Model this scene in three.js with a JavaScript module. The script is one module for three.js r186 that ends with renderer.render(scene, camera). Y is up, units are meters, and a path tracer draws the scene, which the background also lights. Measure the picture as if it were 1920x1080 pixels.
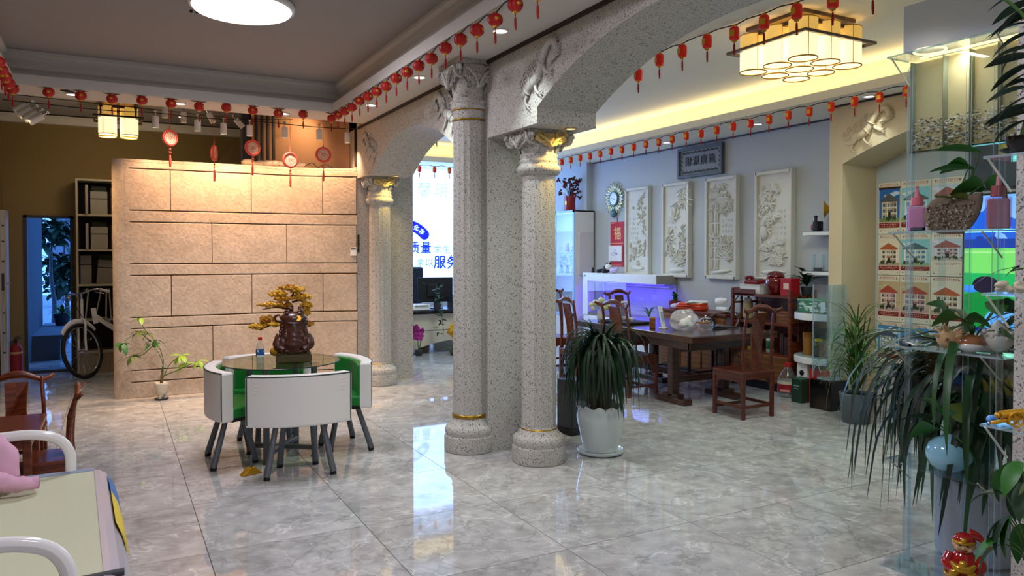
import * as THREE from 'three';
import { RoundedBoxGeometry } from 'three/addons/geometries/RoundedBoxGeometry.js';
import { mergeGeometries } from 'three/addons/utils/BufferGeometryUtils.js';
import { RectAreaLightUniformsLib } from 'three/addons/lights/RectAreaLightUniformsLib.js';

// ------------------------------------------------------------------ camera, sky, large lights, exposure
RectAreaLightUniformsLib.init();
const scene = new THREE.Scene();
const camera = new THREE.PerspectiveCamera(42.18, 16 / 9, 0.05, 100);
camera.position.set(0, 1.6, 0);
camera.rotation.order = 'YXZ';
camera.rotation.set(-1.2 * Math.PI / 180, -28.115 * Math.PI / 180, 0);
camera.setViewOffset(1920, 1080, 0, 35.7, 1920, 1080);
scene.background = new THREE.Color(0.10, 0.30, 0.95).multiplyScalar(3.2);   // blue dusk outdoors
const renderer = new THREE.WebGLRenderer({ antialias: true });
renderer.toneMapping = THREE.LinearToneMapping;
renderer.toneMappingExposure = 1.15;
renderer.shadowMap.enabled = true;

const PI = Math.PI, V = (x, y, z) => new THREE.Vector3(x, y, z);
function area(name, color, I, w, h, pos, target) {
  const l = new THREE.RectAreaLight(new THREE.Color(...color), I, w, h);
  l.name = name; l.position.set(...pos); l.lookAt(...target); scene.add(l); return l;
}
function spot(name, color, I, pos, target, angle, pen = 0.6, rad = 1) {
  const l = new THREE.SpotLight(new THREE.Color(...color), I, 0, angle, pen, 2);
  l.name = name; l.position.set(...pos); l.target.position.set(...target); l.castShadow = true; l.shadow.radius = rad;
  scene.add(l, l.target); l.target.name = name + '_aim'; return l;
}
function point(name, color, I, pos, rad = 2) {
  const l = new THREE.PointLight(new THREE.Color(...color), I, 0, 2);
  l.name = name; l.position.set(...pos); l.castShadow = true; l.shadow.radius = rad; scene.add(l); return l;
}
const COOL = [0.97, 0.94, 1.06], WARM = [1, 0.62, 0.27], COVE = [1, 0.83, 0.46], NEUTRAL = [1, 0.95, 0.86];
// ceiling discs of the main hall (one in view, one nearer and one behind the camera)
for (const z of [-5.83, -2.6, 0.6]) area('ceiling_disc_light', COOL, 34, 0.6, 0.6, [0.86, 3.36, z], [0.86, 0, z - 0.001]);
// lantern fitting of the tea room
area('square_lantern_light', [0.86, 1, 0.93], 20, 0.74, 0.74, [4.9, 3.06, -4.25], [4.9, 0, -4.251]);
area('square_lantern_light', [0.86, 1, 0.93], 20, 0.74, 0.74, [4.9, 3.06, -9.4], [4.9, 0, -9.401]);
// cove strips of the tea room, shining up
const coveI = 17;
area('cove_light', COVE, coveI, 12.6, 0.03, [6.40, 3.235, -5.3], [6.40, 9, -5.3]).rotation.set(PI / 2, 0, PI / 2);
area('cove_light', COVE, coveI, 12.6, 0.03, [3.50, 3.235, -5.3], [3.50, 9, -5.3]).rotation.set(PI / 2, 0, PI / 2);
area('cove_light', COVE, coveI, 2.6, 0.03, [4.95, 3.235, -11.78], [4.95, 9, -11.78]).rotation.set(PI / 2, 0, 0);
// LED wall at the far end
area('led_wall_light', [0.30, 0.62, 1.3], 2.4, 2.9, 1.9, [4.95, 2.1, -12.68], [4.95, 2.1, 0]);

// ------------------------------------------------------------------ helpers
let seedState = 7;
const seed = (s) => { seedState = s | 0; };
const rnd = () => { seedState = (seedState + 0x6d2b79f5) | 0; let t = Math.imul(seedState ^ (seedState >>> 15), 1 | seedState); t = (t + Math.imul(t ^ (t >>> 7), 61 | t)) ^ t; return ((t ^ (t >>> 14)) >>> 0) / 4294967296; };
const rr = (a, b) => a + (b - a) * rnd();
const used = {};
function numbered(n) { used[n] = (used[n] ?? -1) + 1; return used[n] ? n + '_' + String(used[n]).padStart(3, '0') : n; }
function G(...list) {
  const out = [];
  for (const g0 of list.flat(4)) {
    const g = g0.index ? g0.toNonIndexed() : g0.clone();
    for (const k of Object.keys(g.attributes)) if (!['position', 'normal', 'uv'].includes(k)) g.deleteAttribute(k);
    if (!g.attributes.normal) g.computeVertexNormals();
    if (!g.attributes.uv) g.setAttribute('uv', new THREE.BufferAttribute(new Float32Array(g.attributes.position.count * 2), 2));
    g.morphAttributes = {}; g.clearGroups(); out.push(g);
  }
  return out.length > 1 ? mergeGeometries(out) : out[0];
}
function boxuv(g, s = 1, ox = 0, oy = 0) {   // uv in metres, by the way each face points
  g = g.index ? g.toNonIndexed() : g;
  const p = g.attributes.position, n = g.attributes.normal, u = new Float32Array(p.count * 2);
  for (let i = 0; i < p.count; i += 3) {
    const ax = Math.abs(n.getX(i) + n.getX(i + 1) + n.getX(i + 2)), ay = Math.abs(n.getY(i) + n.getY(i + 1) + n.getY(i + 2)), az = Math.abs(n.getZ(i) + n.getZ(i + 1) + n.getZ(i + 2));
    for (let k = i; k < i + 3; k++) {
      const x = p.getX(k), y = p.getY(k), z = p.getZ(k);
      const [a, b] = ax >= ay && ax >= az ? [z, y] : ay >= az ? [x, z] : [x, y];
      u[k * 2] = a * s + ox; u[k * 2 + 1] = b * s + oy;
    }
  }
  g.setAttribute('uv', new THREE.BufferAttribute(u, 2)); return g;
}
function mesh(name, geo, mat, parent) {
  const m = new THREE.Mesh(Array.isArray(geo) ? G(geo) : geo, mat);
  m.castShadow = m.receiveShadow = true; m.name = parent === scene || !parent ? numbered(name) : name;
  (parent ?? scene).add(m); return m;
}
function tag(o, label, category, group) { o.userData = { label, category }; if (group) o.userData.group = group; return o; }
function thing(name, label, category, pos = [0, 0, 0], turn = 0, group) {
  const o = new THREE.Group(); o.name = numbered(name); o.position.set(...pos); o.rotation.y = turn; scene.add(o);
  return tag(o, label, category, group);
}
function struct(name, geo, mat, parent) { const m = mesh(name, geo, mat, parent); if (!parent) m.userData.kind = 'structure'; return m; }
function structGroup(name) { const o = new THREE.Group(); o.name = numbered(name); o.userData.kind = 'structure'; scene.add(o); return o; }
function dup(root, pos, turn, label, group) {
  const r = root.clone(); r.name = numbered(root.userData.base ?? root.name.replace(/_\d{3}$/, '')); scene.add(r); r.position.set(...pos); r.rotation.y = turn;
  r.userData = { ...root.userData, label }; if (group) r.userData.group = group; return r;
}
const box = (w, h, d, x = 0, y = 0, z = 0, r = 0) => (r ? new RoundedBoxGeometry(w, h, d, 2, Math.min(r, w / 2.01, h / 2.01, d / 2.01)) : new THREE.BoxGeometry(w, h, d)).translate(x, y, z);
const span = (x0, x1, y0, y1, z0, z1, r = 0) => box(Math.abs(x1 - x0), Math.abs(y1 - y0), Math.abs(z1 - z0), (x0 + x1) / 2, (y0 + y1) / 2, (z0 + z1) / 2, r);
const cyl = (rt, rb, h, x = 0, y = 0, z = 0, n = 24) => new THREE.CylinderGeometry(rt, rb, h, n).translate(x, y, z);
const ball = (r, x = 0, y = 0, z = 0, sx = 1, sy = 1, sz = 1, n = 18) => new THREE.SphereGeometry(r, n, Math.ceil(n * 0.7)).scale(sx, sy, sz).translate(x, y, z);
const lathe = (prof, n = 40) => new THREE.LatheGeometry(prof.map(([r, y]) => new THREE.Vector2(Math.max(r, 1e-4), y)), n);
function place(g, pos, rx = 0, ry = 0, rz = 0, s = 1) { return g.applyMatrix4(new THREE.Matrix4().compose(V(...pos), new THREE.Quaternion().setFromEuler(new THREE.Euler(rx, ry, rz)), Array.isArray(s) ? V(...s) : V(s, s, s))); }
function rod(a, b, r, n = 10, r2 = r) {
  const A = V(...a), B = V(...b), d = B.clone().sub(A), g = new THREE.CylinderGeometry(r2, r, d.length(), n);
  return g.applyMatrix4(new THREE.Matrix4().compose(A.add(B).multiplyScalar(0.5), new THREE.Quaternion().setFromUnitVectors(V(0, 1, 0), d.normalize()), V(1, 1, 1)));
}
function bar(a, b, w, h) {           // squared beam from a to b
  const A = V(...a), B = V(...b), d = B.clone().sub(A), g = new RoundedBoxGeometry(w, h, d.length(), 1, Math.min(w, h) * 0.18);
  const m = new THREE.Matrix4().lookAt(A, B, Math.abs(d.clone().normalize().y) > 0.95 ? V(0, 0, 1) : V(0, 1, 0));
  return g.applyMatrix4(m).translate((A.x + B.x) / 2, (A.y + B.y) / 2, (A.z + B.z) / 2);
}
const pathOf = (pts, closed = false) => new THREE.CatmullRomCurve3(pts.map((p) => V(...p)), closed, 'centripetal');
const tube = (pts, r, seg = pts.length * 6, n = 8, closed = false) => new THREE.TubeGeometry(pathOf(pts, closed), seg, r, n, closed);
// a swept tube whose radius (and flattening) changes along its path, with closed ends
function sweep(pts, radii, seg = 24, n = 10, flat = 1, up) {
  const c = pathOf(pts), fr = c.computeFrenetFrames(seg, false), pos = [], idx = [], uv = [];
  const R = (t) => { const f = t * (radii.length - 1), i = Math.min(radii.length - 2, Math.floor(f)); return radii[i] + (radii[i + 1] - radii[i]) * (f - i); };
  for (let i = 0; i <= seg; i++) {
    const p = c.getPointAt(i / seg), r = R(i / seg); let N = fr.normals[i], B = fr.binormals[i];
    if (up) { const T = fr.tangents[i]; B = V(...up).cross(T).normalize(); N = T.clone().cross(B); }
    for (let j = 0; j <= n; j++) { const a = j / n * 2 * PI, q = p.clone().addScaledVector(N, Math.cos(a) * r * flat).addScaledVector(B, Math.sin(a) * r); pos.push(q.x, q.y, q.z); uv.push(j / n, i / seg); }
  }
  for (let i = 0; i < seg; i++) for (let j = 0; j < n; j++) { const a = i * (n + 1) + j, b = a + n + 1; idx.push(a, a + 1, b, b, a + 1, b + 1); }
  for (const [i, f] of [[0, 1], [seg, 0]]) {
    const p = c.getPointAt(i / seg), k = pos.length / 3; pos.push(p.x, p.y, p.z); uv.push(0, 0);
    for (let j = 0; j < n; j++) { const a = i * (n + 1) + j; f ? idx.push(k, a + 1, a) : idx.push(k, a, a + 1); }
  }
  const g = new THREE.BufferGeometry(); g.setAttribute('position', new THREE.Float32BufferAttribute(pos, 3)); g.setAttribute('uv', new THREE.Float32BufferAttribute(uv, 2)); g.setIndex(idx); g.computeVertexNormals(); return g;
}
const ridge = (x, y, z) => Math.sin(x * 1.0 + 2 * Math.sin(y * 0.8 + z * 0.5)) * 0.5 + Math.sin(y * 1.7 - z * 1.3 + Math.sin(x * 1.9)) * 0.3 + Math.sin(z * 2.9 + x * 2.3 - y * 1.1) * 0.2;
function carve(g, f, amp) {          // uneven carved or folded surface: pushes every vertex along its normal
  g = G(g); const p = g.attributes.position, n = g.attributes.normal;
  for (let i = 0; i < p.count; i++) { const k = amp * ridge(p.getX(i) * f, p.getY(i) * f, p.getZ(i) * f); p.setXYZ(i, p.getX(i) + n.getX(i) * k, p.getY(i) + n.getY(i) * k, p.getZ(i) + n.getZ(i) * k); }
  const key = new Map(); g.computeVertexNormals(); const q = g.attributes.normal;   // smooth shared corners
  for (let i = 0; i < p.count; i++) { const h = [p.getX(i), p.getY(i), p.getZ(i)].map((v) => Math.round(v * 5e3)).join(); const a = key.get(h) ?? [0, 0, 0]; a[0] += q.getX(i); a[1] += q.getY(i); a[2] += q.getZ(i); key.set(h, a); }
  for (let i = 0; i < p.count; i++) { const a = key.get([p.getX(i), p.getY(i), p.getZ(i)].map((v) => Math.round(v * 5e3)).join()), l = Math.hypot(...a) || 1; q.setXYZ(i, a[0] / l, a[1] / l, a[2] / l); }
  return g;
}
function shapeOf(pts) { const s = new THREE.Shape(); pts.forEach(([x, y], i) => (i ? s.lineTo(x, y) : s.moveTo(x, y))); return s; }
function extr(pts, depth, bevel = 0, holes = []) {
  const s = pts instanceof THREE.Shape ? pts : shapeOf(pts); for (const h of holes) s.holes.push(shapeOf(h));
  return new THREE.ExtrudeGeometry(s, { depth, bevelEnabled: bevel > 0, bevelSize: bevel, bevelThickness: bevel, bevelSegments: 2, curveSegments: 20 });
}
// leaf: along +x, drooping, half width w(t); midrib folded down
function leaf(L, W, droop = 0.3, fold = 0.25, n = 8, shape = (t) => Math.sin(PI * Math.pow(t, 0.75))) {
  const pos = [], idx = [], uv = [];
  let x = 0, y = 0, ang = droop * 0.6;
  for (let i = 0; i <= n; i++) {
    const t = i / n, w = Math.max(shape(t) * W / 2, 0.0004);
    pos.push(x, y + fold * w, -w, x, y, 0, x, y + fold * w, w); uv.push(0, t, 0.5, t, 1, t);
    x += L / n * Math.cos(ang); y += L / n * Math.sin(ang); ang -= droop * 2.2 / n;
  }
  for (let i = 0; i < n; i++) for (let j = 0; j < 2; j++) { const a = i * 3 + j, b = a + 3; idx.push(a, a + 1, b, b, a + 1, b + 1); }
  const g = new THREE.BufferGeometry(); g.setAttribute('position', new THREE.Float32BufferAttribute(pos, 3)); g.setAttribute('uv', new THREE.Float32BufferAttribute(uv, 2)); g.setIndex(idx); g.computeVertexNormals(); return g;
}
// strap leaf: along +x from the origin, rising at angle a0 and hanging straight down beyond the share tb of its length
function strap(L, W, a0, tb, n = 12, sway = 0) {
  const pos = [], idx = [], uv = []; let x = 0, y = 0;
  for (let i = 0; i <= n; i++) {
    const t = i / n, w = W / 2 * Math.max(0.02, Math.min(1, 0.55 + t * 3) * Math.pow(1 - t, 0.45)), s = sway * t * t;
    pos.push(x, y + w * 0.35, s - w, x, y, s, x, y + w * 0.35, s + w); uv.push(0, t, 0.5, t, 1, t);
    const k = Math.min(1, (t + 0.5 / n) / tb), a = a0 - (a0 + 1.5) * k * k * (3 - 2 * k);
    x += L / n * Math.cos(a); y += L / n * Math.sin(a);
  }
  for (let i = 0; i < n; i++) for (let j = 0; j < 2; j++) { const p = i * 3 + j, b = p + 3; idx.push(p, p + 1, b, b, p + 1, b + 1); }
  const g = new THREE.BufferGeometry(); g.setAttribute('position', new THREE.Float32BufferAttribute(pos, 3)); g.setAttribute('uv', new THREE.Float32BufferAttribute(uv, 2)); g.setIndex(idx); g.computeVertexNormals(); return g;
}
const HEART = (t) => (t < 0.12 ? 0.55 + t * 3.4 : Math.pow(Math.max(0, 1 - (t - 0.12) / 0.88), 0.8) * 0.96);
const LANCE = (t) => Math.pow(Math.sin(PI * Math.min(1, 0.06 + t * 0.94)), 0.8);
const aim = (o, yaw, pitch, roll = 0) => { o.rotation.order = 'YZX'; o.rotation.set(roll, yaw, pitch); return o; };

// ------------------------------------------------------------------ textures
function noiseField(N, cells, s) {   // tileable value noise
  seed(s); const g = new Float32Array(cells * cells).map(() => rnd()), o = new Float32Array(N * N);
  for (let y = 0; y < N; y++) for (let x = 0; x < N; x++) {
    const fx = x / N * cells, fy = y / N * cells, ix = Math.floor(fx), iy = Math.floor(fy); let u = fx - ix, v = fy - iy; u = u * u * (3 - 2 * u); v = v * v * (3 - 2 * v);
    const a = g[(iy % cells) * cells + ix % cells], b = g[(iy % cells) * cells + (ix + 1) % cells], c = g[((iy + 1) % cells) * cells + ix % cells], d = g[((iy + 1) % cells) * cells + (ix + 1) % cells];
    o[y * N + x] = a + (b - a) * u + (c - a + (a - b - c + d) * u) * v;
  }
  return o;
}
function fbm(N, cells, oct, s) { const o = new Float32Array(N * N); let amp = 0.5; for (let k = 0; k < oct; k++) { const f = noiseField(N, cells << k, s + k * 17); for (let i = 0; i < o.length; i++) o[i] += f[i] * amp; amp /= 2; } return o; }
function dataTex(N, fn, srgb = true, rep = 1) {
  const d = new Uint8Array(N * N * 4);
  for (let i = 0; i < N * N; i++) { const c = fn(i, i % N, Math.floor(i / N)); d[i * 4] = c[0]; d[i * 4 + 1] = c[1]; d[i * 4 + 2] = c[2]; d[i * 4 + 3] = 255; }
  const t = new THREE.DataTexture(d, N, N); t.magFilter = THREE.LinearFilter; t.minFilter = THREE.LinearFilter; t.wrapS = t.wrapT = THREE.RepeatWrapping; t.repeat.set(rep, rep);
  if (srgb) t.colorSpace = THREE.SRGBColorSpace; t.needsUpdate = true; return t;
}
function canvasTex(w, h, draw, srgb = true) {
  const c = document.createElement('canvas'); c.width = w; c.height = h; draw(c.getContext('2d'), w, h);
  const t = new THREE.CanvasTexture(c); if (srgb) t.colorSpace = THREE.SRGBColorSpace; return t;
}
const mix = (a, b, t) => a + (b - a) * t, cl = (x) => Math.max(0, Math.min(255, x)), sm = (a, b, x) => { const t = Math.max(0, Math.min(1, (x - a) / (b - a))); return t * t * (3 - 2 * t); };
// marble floor
const fN = 1024, fa = fbm(fN, 4, 5, 11), fb = fbm(fN, 6, 5, 71), fc = fbm(fN, 24, 3, 131), fw = fbm(fN, 3, 4, 55);
const at2 = (f, x, y) => f[((y % fN) + fN) % fN * fN + ((x % fN) + fN) % fN];
const marbleTex = dataTex(fN, (i, x, y) => {
  const wx = x + Math.round((fw[i] - 0.5) * 190), wy = y + Math.round((fa[i] - 0.5) * 190);
  const s = at2(fb, Math.round(wx * 0.75 + wy * 0.6), Math.round(wy * 1.15 - wx * 0.7)), vein = 1 - Math.min(1, Math.abs(s - 0.48) / 0.022), v2 = 1 - Math.min(1, Math.abs(at2(fc, wx, wy) - 0.44) / 0.035);
  const base = 184 + (fa[i] - 0.5) * 40 + (fc[i] - 0.5) * 52, k = base + vein * 40 * fw[i] * 1.5 + v2 * 13 - 15 * sm(0.52, 0.72, at2(fb, wx + 300, wy)) - 22 * (1 - Math.min(1, Math.abs(at2(fa, wy, wx) - 0.55) / 0.012));
  return [cl(k + 1), cl(k), cl(k - 1)];
});
marbleTex.repeat.set(0.55, 0.55);
// speckled granite paint
const gN = 512, ga = fbm(gN, 64, 2, 5), gb = fbm(gN, 8, 3, 15), gd = fbm(gN, 128, 1, 25);
const graniteTex = dataTex(gN, (i) => {
  const dark = sm(0.5, 0.57, ga[i]), lite = sm(0.33, 0.27, gd[i]), k = 184 + (gb[i] - 0.44) * 14 - dark * 104 + lite * 16 - sm(0.36, 0.44, gd[i]) * 12;
  return [cl(k), cl(k * 0.985), cl(k * 0.95)];
});
graniteTex.repeat.set(2.6, 2.6);
// stucco relief, wood grain, brushed plaster
const sa = fbm(gN, 40, 3, 31), sb = fbm(gN, 7, 3, 41);
const stuccoBump = dataTex(gN, (i) => { const k = cl(sa[i] * 230 + sb[i] * 60); return [k, k, k]; }, false); stuccoBump.repeat.set(1.1, 1.1);
const stuccoTex = dataTex(gN, (i) => { const k = 226 + (sb[i] - 0.44) * 36 + (sa[i] - 0.44) * 46; return [cl(k), cl(k - 1), cl(k - 3)]; }); stuccoTex.repeat.set(1.1, 1.1);
const wn = fbm(gN, 5, 4, 51), wf = fbm(gN, 32, 2, 61);
const woodGrain = (c0, c1) => dataTex(gN, (i, x, y) => {
  const j = y * gN + ((x * 8) % gN), r = 0.5 + 0.5 * Math.sin((y / gN * 26 + wn[Math.floor(x / 6) + y * gN >> 0] * 9) * PI), t = Math.max(0, Math.min(1, 0.55 * r + 0.5 * (wf[j] - 0.2)));
  return [mix(c0[0], c1[0], t), mix(c0[1], c1[1], t), mix(c0[2], c1[2], t)];
});
const woodRedTex = woodGrain([88, 34, 16], [138, 66, 30]), woodDarkTex = woodGrain([48, 22, 14], [86, 44, 28]), woodTanTex = woodGrain([112, 66, 26], [158, 104, 48]);

// ------------------------------------------------------------------ materials
const S = (color, roughness = 0.6, o = {}) => new THREE.MeshStandardMaterial({ color, roughness, metalness: 0, ...o });
const Pm = (color, roughness = 0.3, o = {}) => new THREE.MeshPhysicalMaterial({ color, roughness, ...o });
const DS = { side: THREE.DoubleSide };
const M = {
  trayDimGrey: S(0x9b9593, 0.9),
  granite: S(0xffffff, 0.75, { map: graniteTex }),
  stucco: S(0xdcc8b6, 0.9, { map: stuccoTex, bumpMap: stuccoBump, bumpScale: 0.0035 }),
  groove: S(0x6b4c30, 0.9),
  plaster: S(0xe2dfd8, 0.85), ceiling: S(0xcfcac4, 0.9), ceilingWarm: S(0xe6e2d0, 0.85), olive: S(0x8f7a4e, 0.85), tan: S(0xd2bf9b, 0.85, { bumpMap: stuccoBump, bumpScale: 0.002 }), wallGrey: S(0xbcc0c3, 0.85), wallTan: S(0xcdb98f, 0.9),
  orange: S(0xc79f78, 0.85),
  marble: Pm(0xffffff, 0.035, { map: marbleTex }),
  darkTrim: S(0x2a1a12, 0.6), goldBand: S(0xa9852f, 0.35, { metalness: 0.85 }), giltAndLampGold: S(0xd9bd7a, 0.45, { metalness: 0.25 }),
  red: S(0xc01a12, 0.55), redDeep: S(0x8e1010, 0.6), redLit: S(0xd02015, 0.5, { emissive: 0x8a0a04, emissiveIntensity: 0.25 }), gold: S(0xd8a32a, 0.35, { metalness: 0.6 }), wire: S(0x15110f, 0.6), tassel: S(0xa8140f, 0.8), coral: S(0xe8503a, 0.5),
  white: S(0xeeeeea, 0.5), whiteGloss: Pm(0xf2f2f0, 0.15, { clearcoat: 0.6 }), leather: Pm(0xf0eeea, 0.38, { clearcoat: 0.2, clearcoatRoughness: 0.4 }), green: S(0x0f7a2c, 0.5), piping: S(0x3c4a44, 0.6), steel: S(0x6a7078, 0.4, { metalness: 0.35 }), blackRubber: S(0x101012, 0.7), black: S(0x0c0c10, 0.5), blackGloss: Pm(0x08080a, 0.12), chrome: S(0xdddddd, 0.15, { metalness: 1 }), grey: S(0x8a8b8d, 0.6), greyDark: S(0x3a3b3e, 0.6),
  woodRed: Pm(0xffffff, 0.32, { map: woodRedTex, clearcoat: 0.3, clearcoatRoughness: 0.25 }), woodDark: Pm(0xffffff, 0.28, { map: woodDarkTex, clearcoat: 0.5, clearcoatRoughness: 0.12 }), woodTan: Pm(0xffffff, 0.4, { map: woodTanTex }),
  glass: Pm(0xffffff, 0.02, { transmission: 1, thickness: 0, ior: 1.5 }), acrylicPost: Pm(0xecf8fc, 0.12, { transmission: 0.85, thickness: 0 }), acrylic: Pm(0xf4fbff, 0.03, { transmission: 1, thickness: 0, ior: 1.45 }), tableGlass: Pm(0xd8e4cf, 0.02, { transmission: 1, thickness: 0, ior: 1.5 }), tealEdge: S(0x16332c, 0.2), plasticEdge: Pm(0xdfeef2, 0.1, { transmission: 0.7, thickness: 0 }), pet: Pm(0xf4f8fa, 0.08, { transmission: 0.95, thickness: 0 }),
  leafDark: S(0x14381f, 0.58, DS), leafMid: S(0x2b6a22, 0.45, DS), leafLime: S(0x7fae2e, 0.5, DS), leafOlive: S(0x5d6f2a, 0.55, DS), leafDeep: S(0x0c2415, 0.58, DS), stem: S(0x6b5a34, 0.8), stemGreen: S(0x3f6a2a, 0.7), soil: S(0x21160f, 0.95),
  ceramicWhite: Pm(0xe8eeee, 0.14, { clearcoat: 0.8, clearcoatRoughness: 0.05 }),
  relief: S(0xdad6ca, 0.75), plaque: S(0x8b8f93, 0.6), glowWarm: S(0xfff3d8, 0.6, { emissive: 0xffe2a6, emissiveIntensity: 1.5 }), glowCool: S(0xffffff, 0.5, { emissive: 0xf2f0ff, emissiveIntensity: 2.2 }), glowSpot: S(0xffffff, 0.5, { emissive: 0xfff6ee, emissiveIntensity: 2.5 }), glowWarmSpot: S(0xffffff, 0.5, { emissive: 0xffd78a, emissiveIntensity: 2.5 }),
  pink: S(0xd7a6bf, 0.9), mesh: S(0xc9cdb0, 0.75),
};
// ------------------------------------------------------------------ setting: floor, walls, ceilings
const TS = 0.86, X0 = -1.9, X1 = 7.18, Z0 = 1.9, Z1 = -12.77, SOF = 3.13, CEIL = 3.45;
{
  const floor = structGroup('floor');
  mesh('grout', span(X0 - 0.2, X1 + 0.2, -0.2, -0.006, Z1 - 0.2, Z0 + 0.2), S(0x58544e, 0.9), floor);
  const tiles = []; seed(3);
  for (let k = 0; k < 9; k++) tiles.push(boxuv(box(TS - 0.004, 0.02, TS - 0.004, 0, -0.01, 0), 1, rnd() * 9, rnd() * 9));
  const jx = 0.433 - 4 * TS, jz = -3.39;
  for (let i = 0; i < 13; i++) for (let k = -12; k < 7; k++) {
    const x = jx + (i + 0.5) * TS, z = jz + (k + 0.5) * TS;
    if (x < X0 - 0.3 || x > X1 + 0.4 || z < Z1 - 0.3 || z > Z0 + 0.3) continue;
    const t = mesh('tile', tiles[Math.floor(rnd() * 9)], M.marble, floor); t.position.set(x, 0, z); t.rotation.y = rnd() > 0.5 ? PI : 0;
  }
}
struct('ceiling', span(X0 - 0.2, 2.65, CEIL, CEIL + 0.15, Z1 - 0.2, Z0 + 0.2), M.trayDimGrey);  // colour darkened to paint in the weak light on this ceiling
struct('ceiling', span(2.65, X1 + 0.2, CEIL, CEIL + 0.15, Z1 - 0.2, Z0 + 0.2), M.ceilingWarm);
// dropped soffits of the main hall: a frame round the tray, its upper part set back
const tray = (x0, x1, z0, z1, ox0, ox1, oz0, oz1, y, h, set) => [
  span(ox0, x0 - set, y, h, oz0, oz1), span(x1 + set, ox1, y, h, oz0, oz1), span(x0 - set, x1 + set, y, h, oz0, z0 - set), span(x0 - set, x1 + set, y, h, z1 + set, oz1),
];
struct('soffit', [tray(-0.785, 2.115, -8.09, 1.3, X0, 2.65, -8.6, Z0, SOF, 3.225, 0), tray(-0.785, 2.115, -8.09, 1.3, X0, 2.65, -8.6, Z0, 3.225, CEIL, 0.17)], M.ceiling);
{ // cornice mouldings inside the tray
  const prof = [[0, 0], [0.035, 0], [0.035, 0.03], [0.06, 0.05], [0.06, 0.085], [0.1, 0.12], [0.1, 0.15], [0.13, 0.17], [0.13, 0.2], [0, 0.2]];
  const profR = prof.map(([x, y]) => [-x, y]).reverse();
  struct('trim_1', [extr(profR, 9.8).translate(2.285, 3.25, -8.25), extr(prof, 9.8).translate(-0.955, 3.25, -8.25), extr(prof, 3.24).rotateY(-PI / 2).translate(2.285, 3.25, -8.26)], M.ceiling);
}
// soffits of the tea room with the cove ledge
struct('soffit', [tray(3.65, 6.25, -11.65, 1.1, 3.15, X1, Z1, Z0, SOF, 3.215, 0), tray(3.65, 6.25, -11.65, 1.1, 3.15, X1, Z1, Z0, 3.215, CEIL, 0.3)], M.ceilingWarm);
struct('soffit', span(2.65, 3.15, SOF, CEIL, Z1, Z0), M.ceiling);
struct('soffit', [span(2.65, 3.376, SOF, CEIL, Z1, -9.0)], M.ceiling);
// the LED strips that lie on the cove ledge
struct('cove_strip', [span(6.38, 6.42, 3.216, 3.228, -11.6, 1), span(3.48, 3.52, 3.216, 3.228, -11.6, 1), span(3.65, 6.25, 3.216, 3.228, -11.8, -11.76)], S(0xfff0c8, 0.5, { emissive: 0xffd890, emissiveIntensity: 1.5 }));
// outer walls
const wallL = struct('wall_left', span(X0 - 0.15, X0, 0, CEIL, -12.0, Z0), M.olive);
struct('wall_back', span(X0, X1, 0, CEIL, Z0, Z0 + 0.15), M.wallGrey);
struct('wall_right', span(X1, X1 + 0.15, 0, SOF, Z1, Z0), M.wallGrey);
struct('wall_far', span(3.376, X1, 0, SOF, Z1 - 0.15, Z1), M.wallGrey);
struct('pilaster', span(7.06, 7.18, 0, SOF, -10.68, -10.54), M.wallGrey);
struct('trim_2', [span(6.34, 6.4, 3.216, 3.222, -11.6, -11.59)], M.ceilingWarm);
// entrance end: doorway wall, side return, higher ceiling with a cornice
struct('wall_front', [span(X0, -1.04, 0, CEIL, -11.95, -11.75), span(-0.47, 2.65, 0, CEIL, -11.95, -11.75), span(-1.04, -0.47, 2.107, CEIL, -11.95, -11.75)], M.olive);
struct('trim_3', span(X0, 2.65, 3.32, 3.43, -11.75, -11.66), M.plaster);
struct('wall_entrance_side', span(-1.75, -1.27, 0, CEIL, -11.75, -9.9), M.olive);
struct('beam', span(X0, 2.65, SOF, CEIL, -8.62, -8.6), M.ceiling);
struct('trim_4', [span(-1.04, -1.0, 0, 2.107, -11.8, -11.73), span(-0.51, -0.47, 0, 2.107, -11.8, -11.73), span(-1.04, -0.47, 2.07, 2.107, -11.8, -11.73), span(-1.04, -0.47, 0, 0.04, -11.95, -11.72)], M.greyDark);
// sloping stair underside and the warm recess above the curved wall
struct('wall_recess', extr([[2.645, 9.3], [1.62, 10.2], [1.62, 10.35], [2.645, 9.45]], 1.2).applyMatrix4(new THREE.Matrix4().makeBasis(V(1, 0, 0), V(0, 0, -1), V(0, 1, 0))).translate(0, 2.24, 0), M.orange);
struct('stair_underside', extr([[0, 0], [1.0, 0], [1.0, 0.95], [0.72, 0.95]], 0.2).translate(1.0, 2.45, -11.2), M.olive);
struct('stair_post', [...[0, 1, 2, 3, 4].map((i) => cyl(0.02, 0.02, 1.0, 1.52 + i * 0.07, 2.95, -9.75)), span(1.42, 1.5, 2.4, 3.4, -9.85, -9.7)], M.greyDark);
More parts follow.
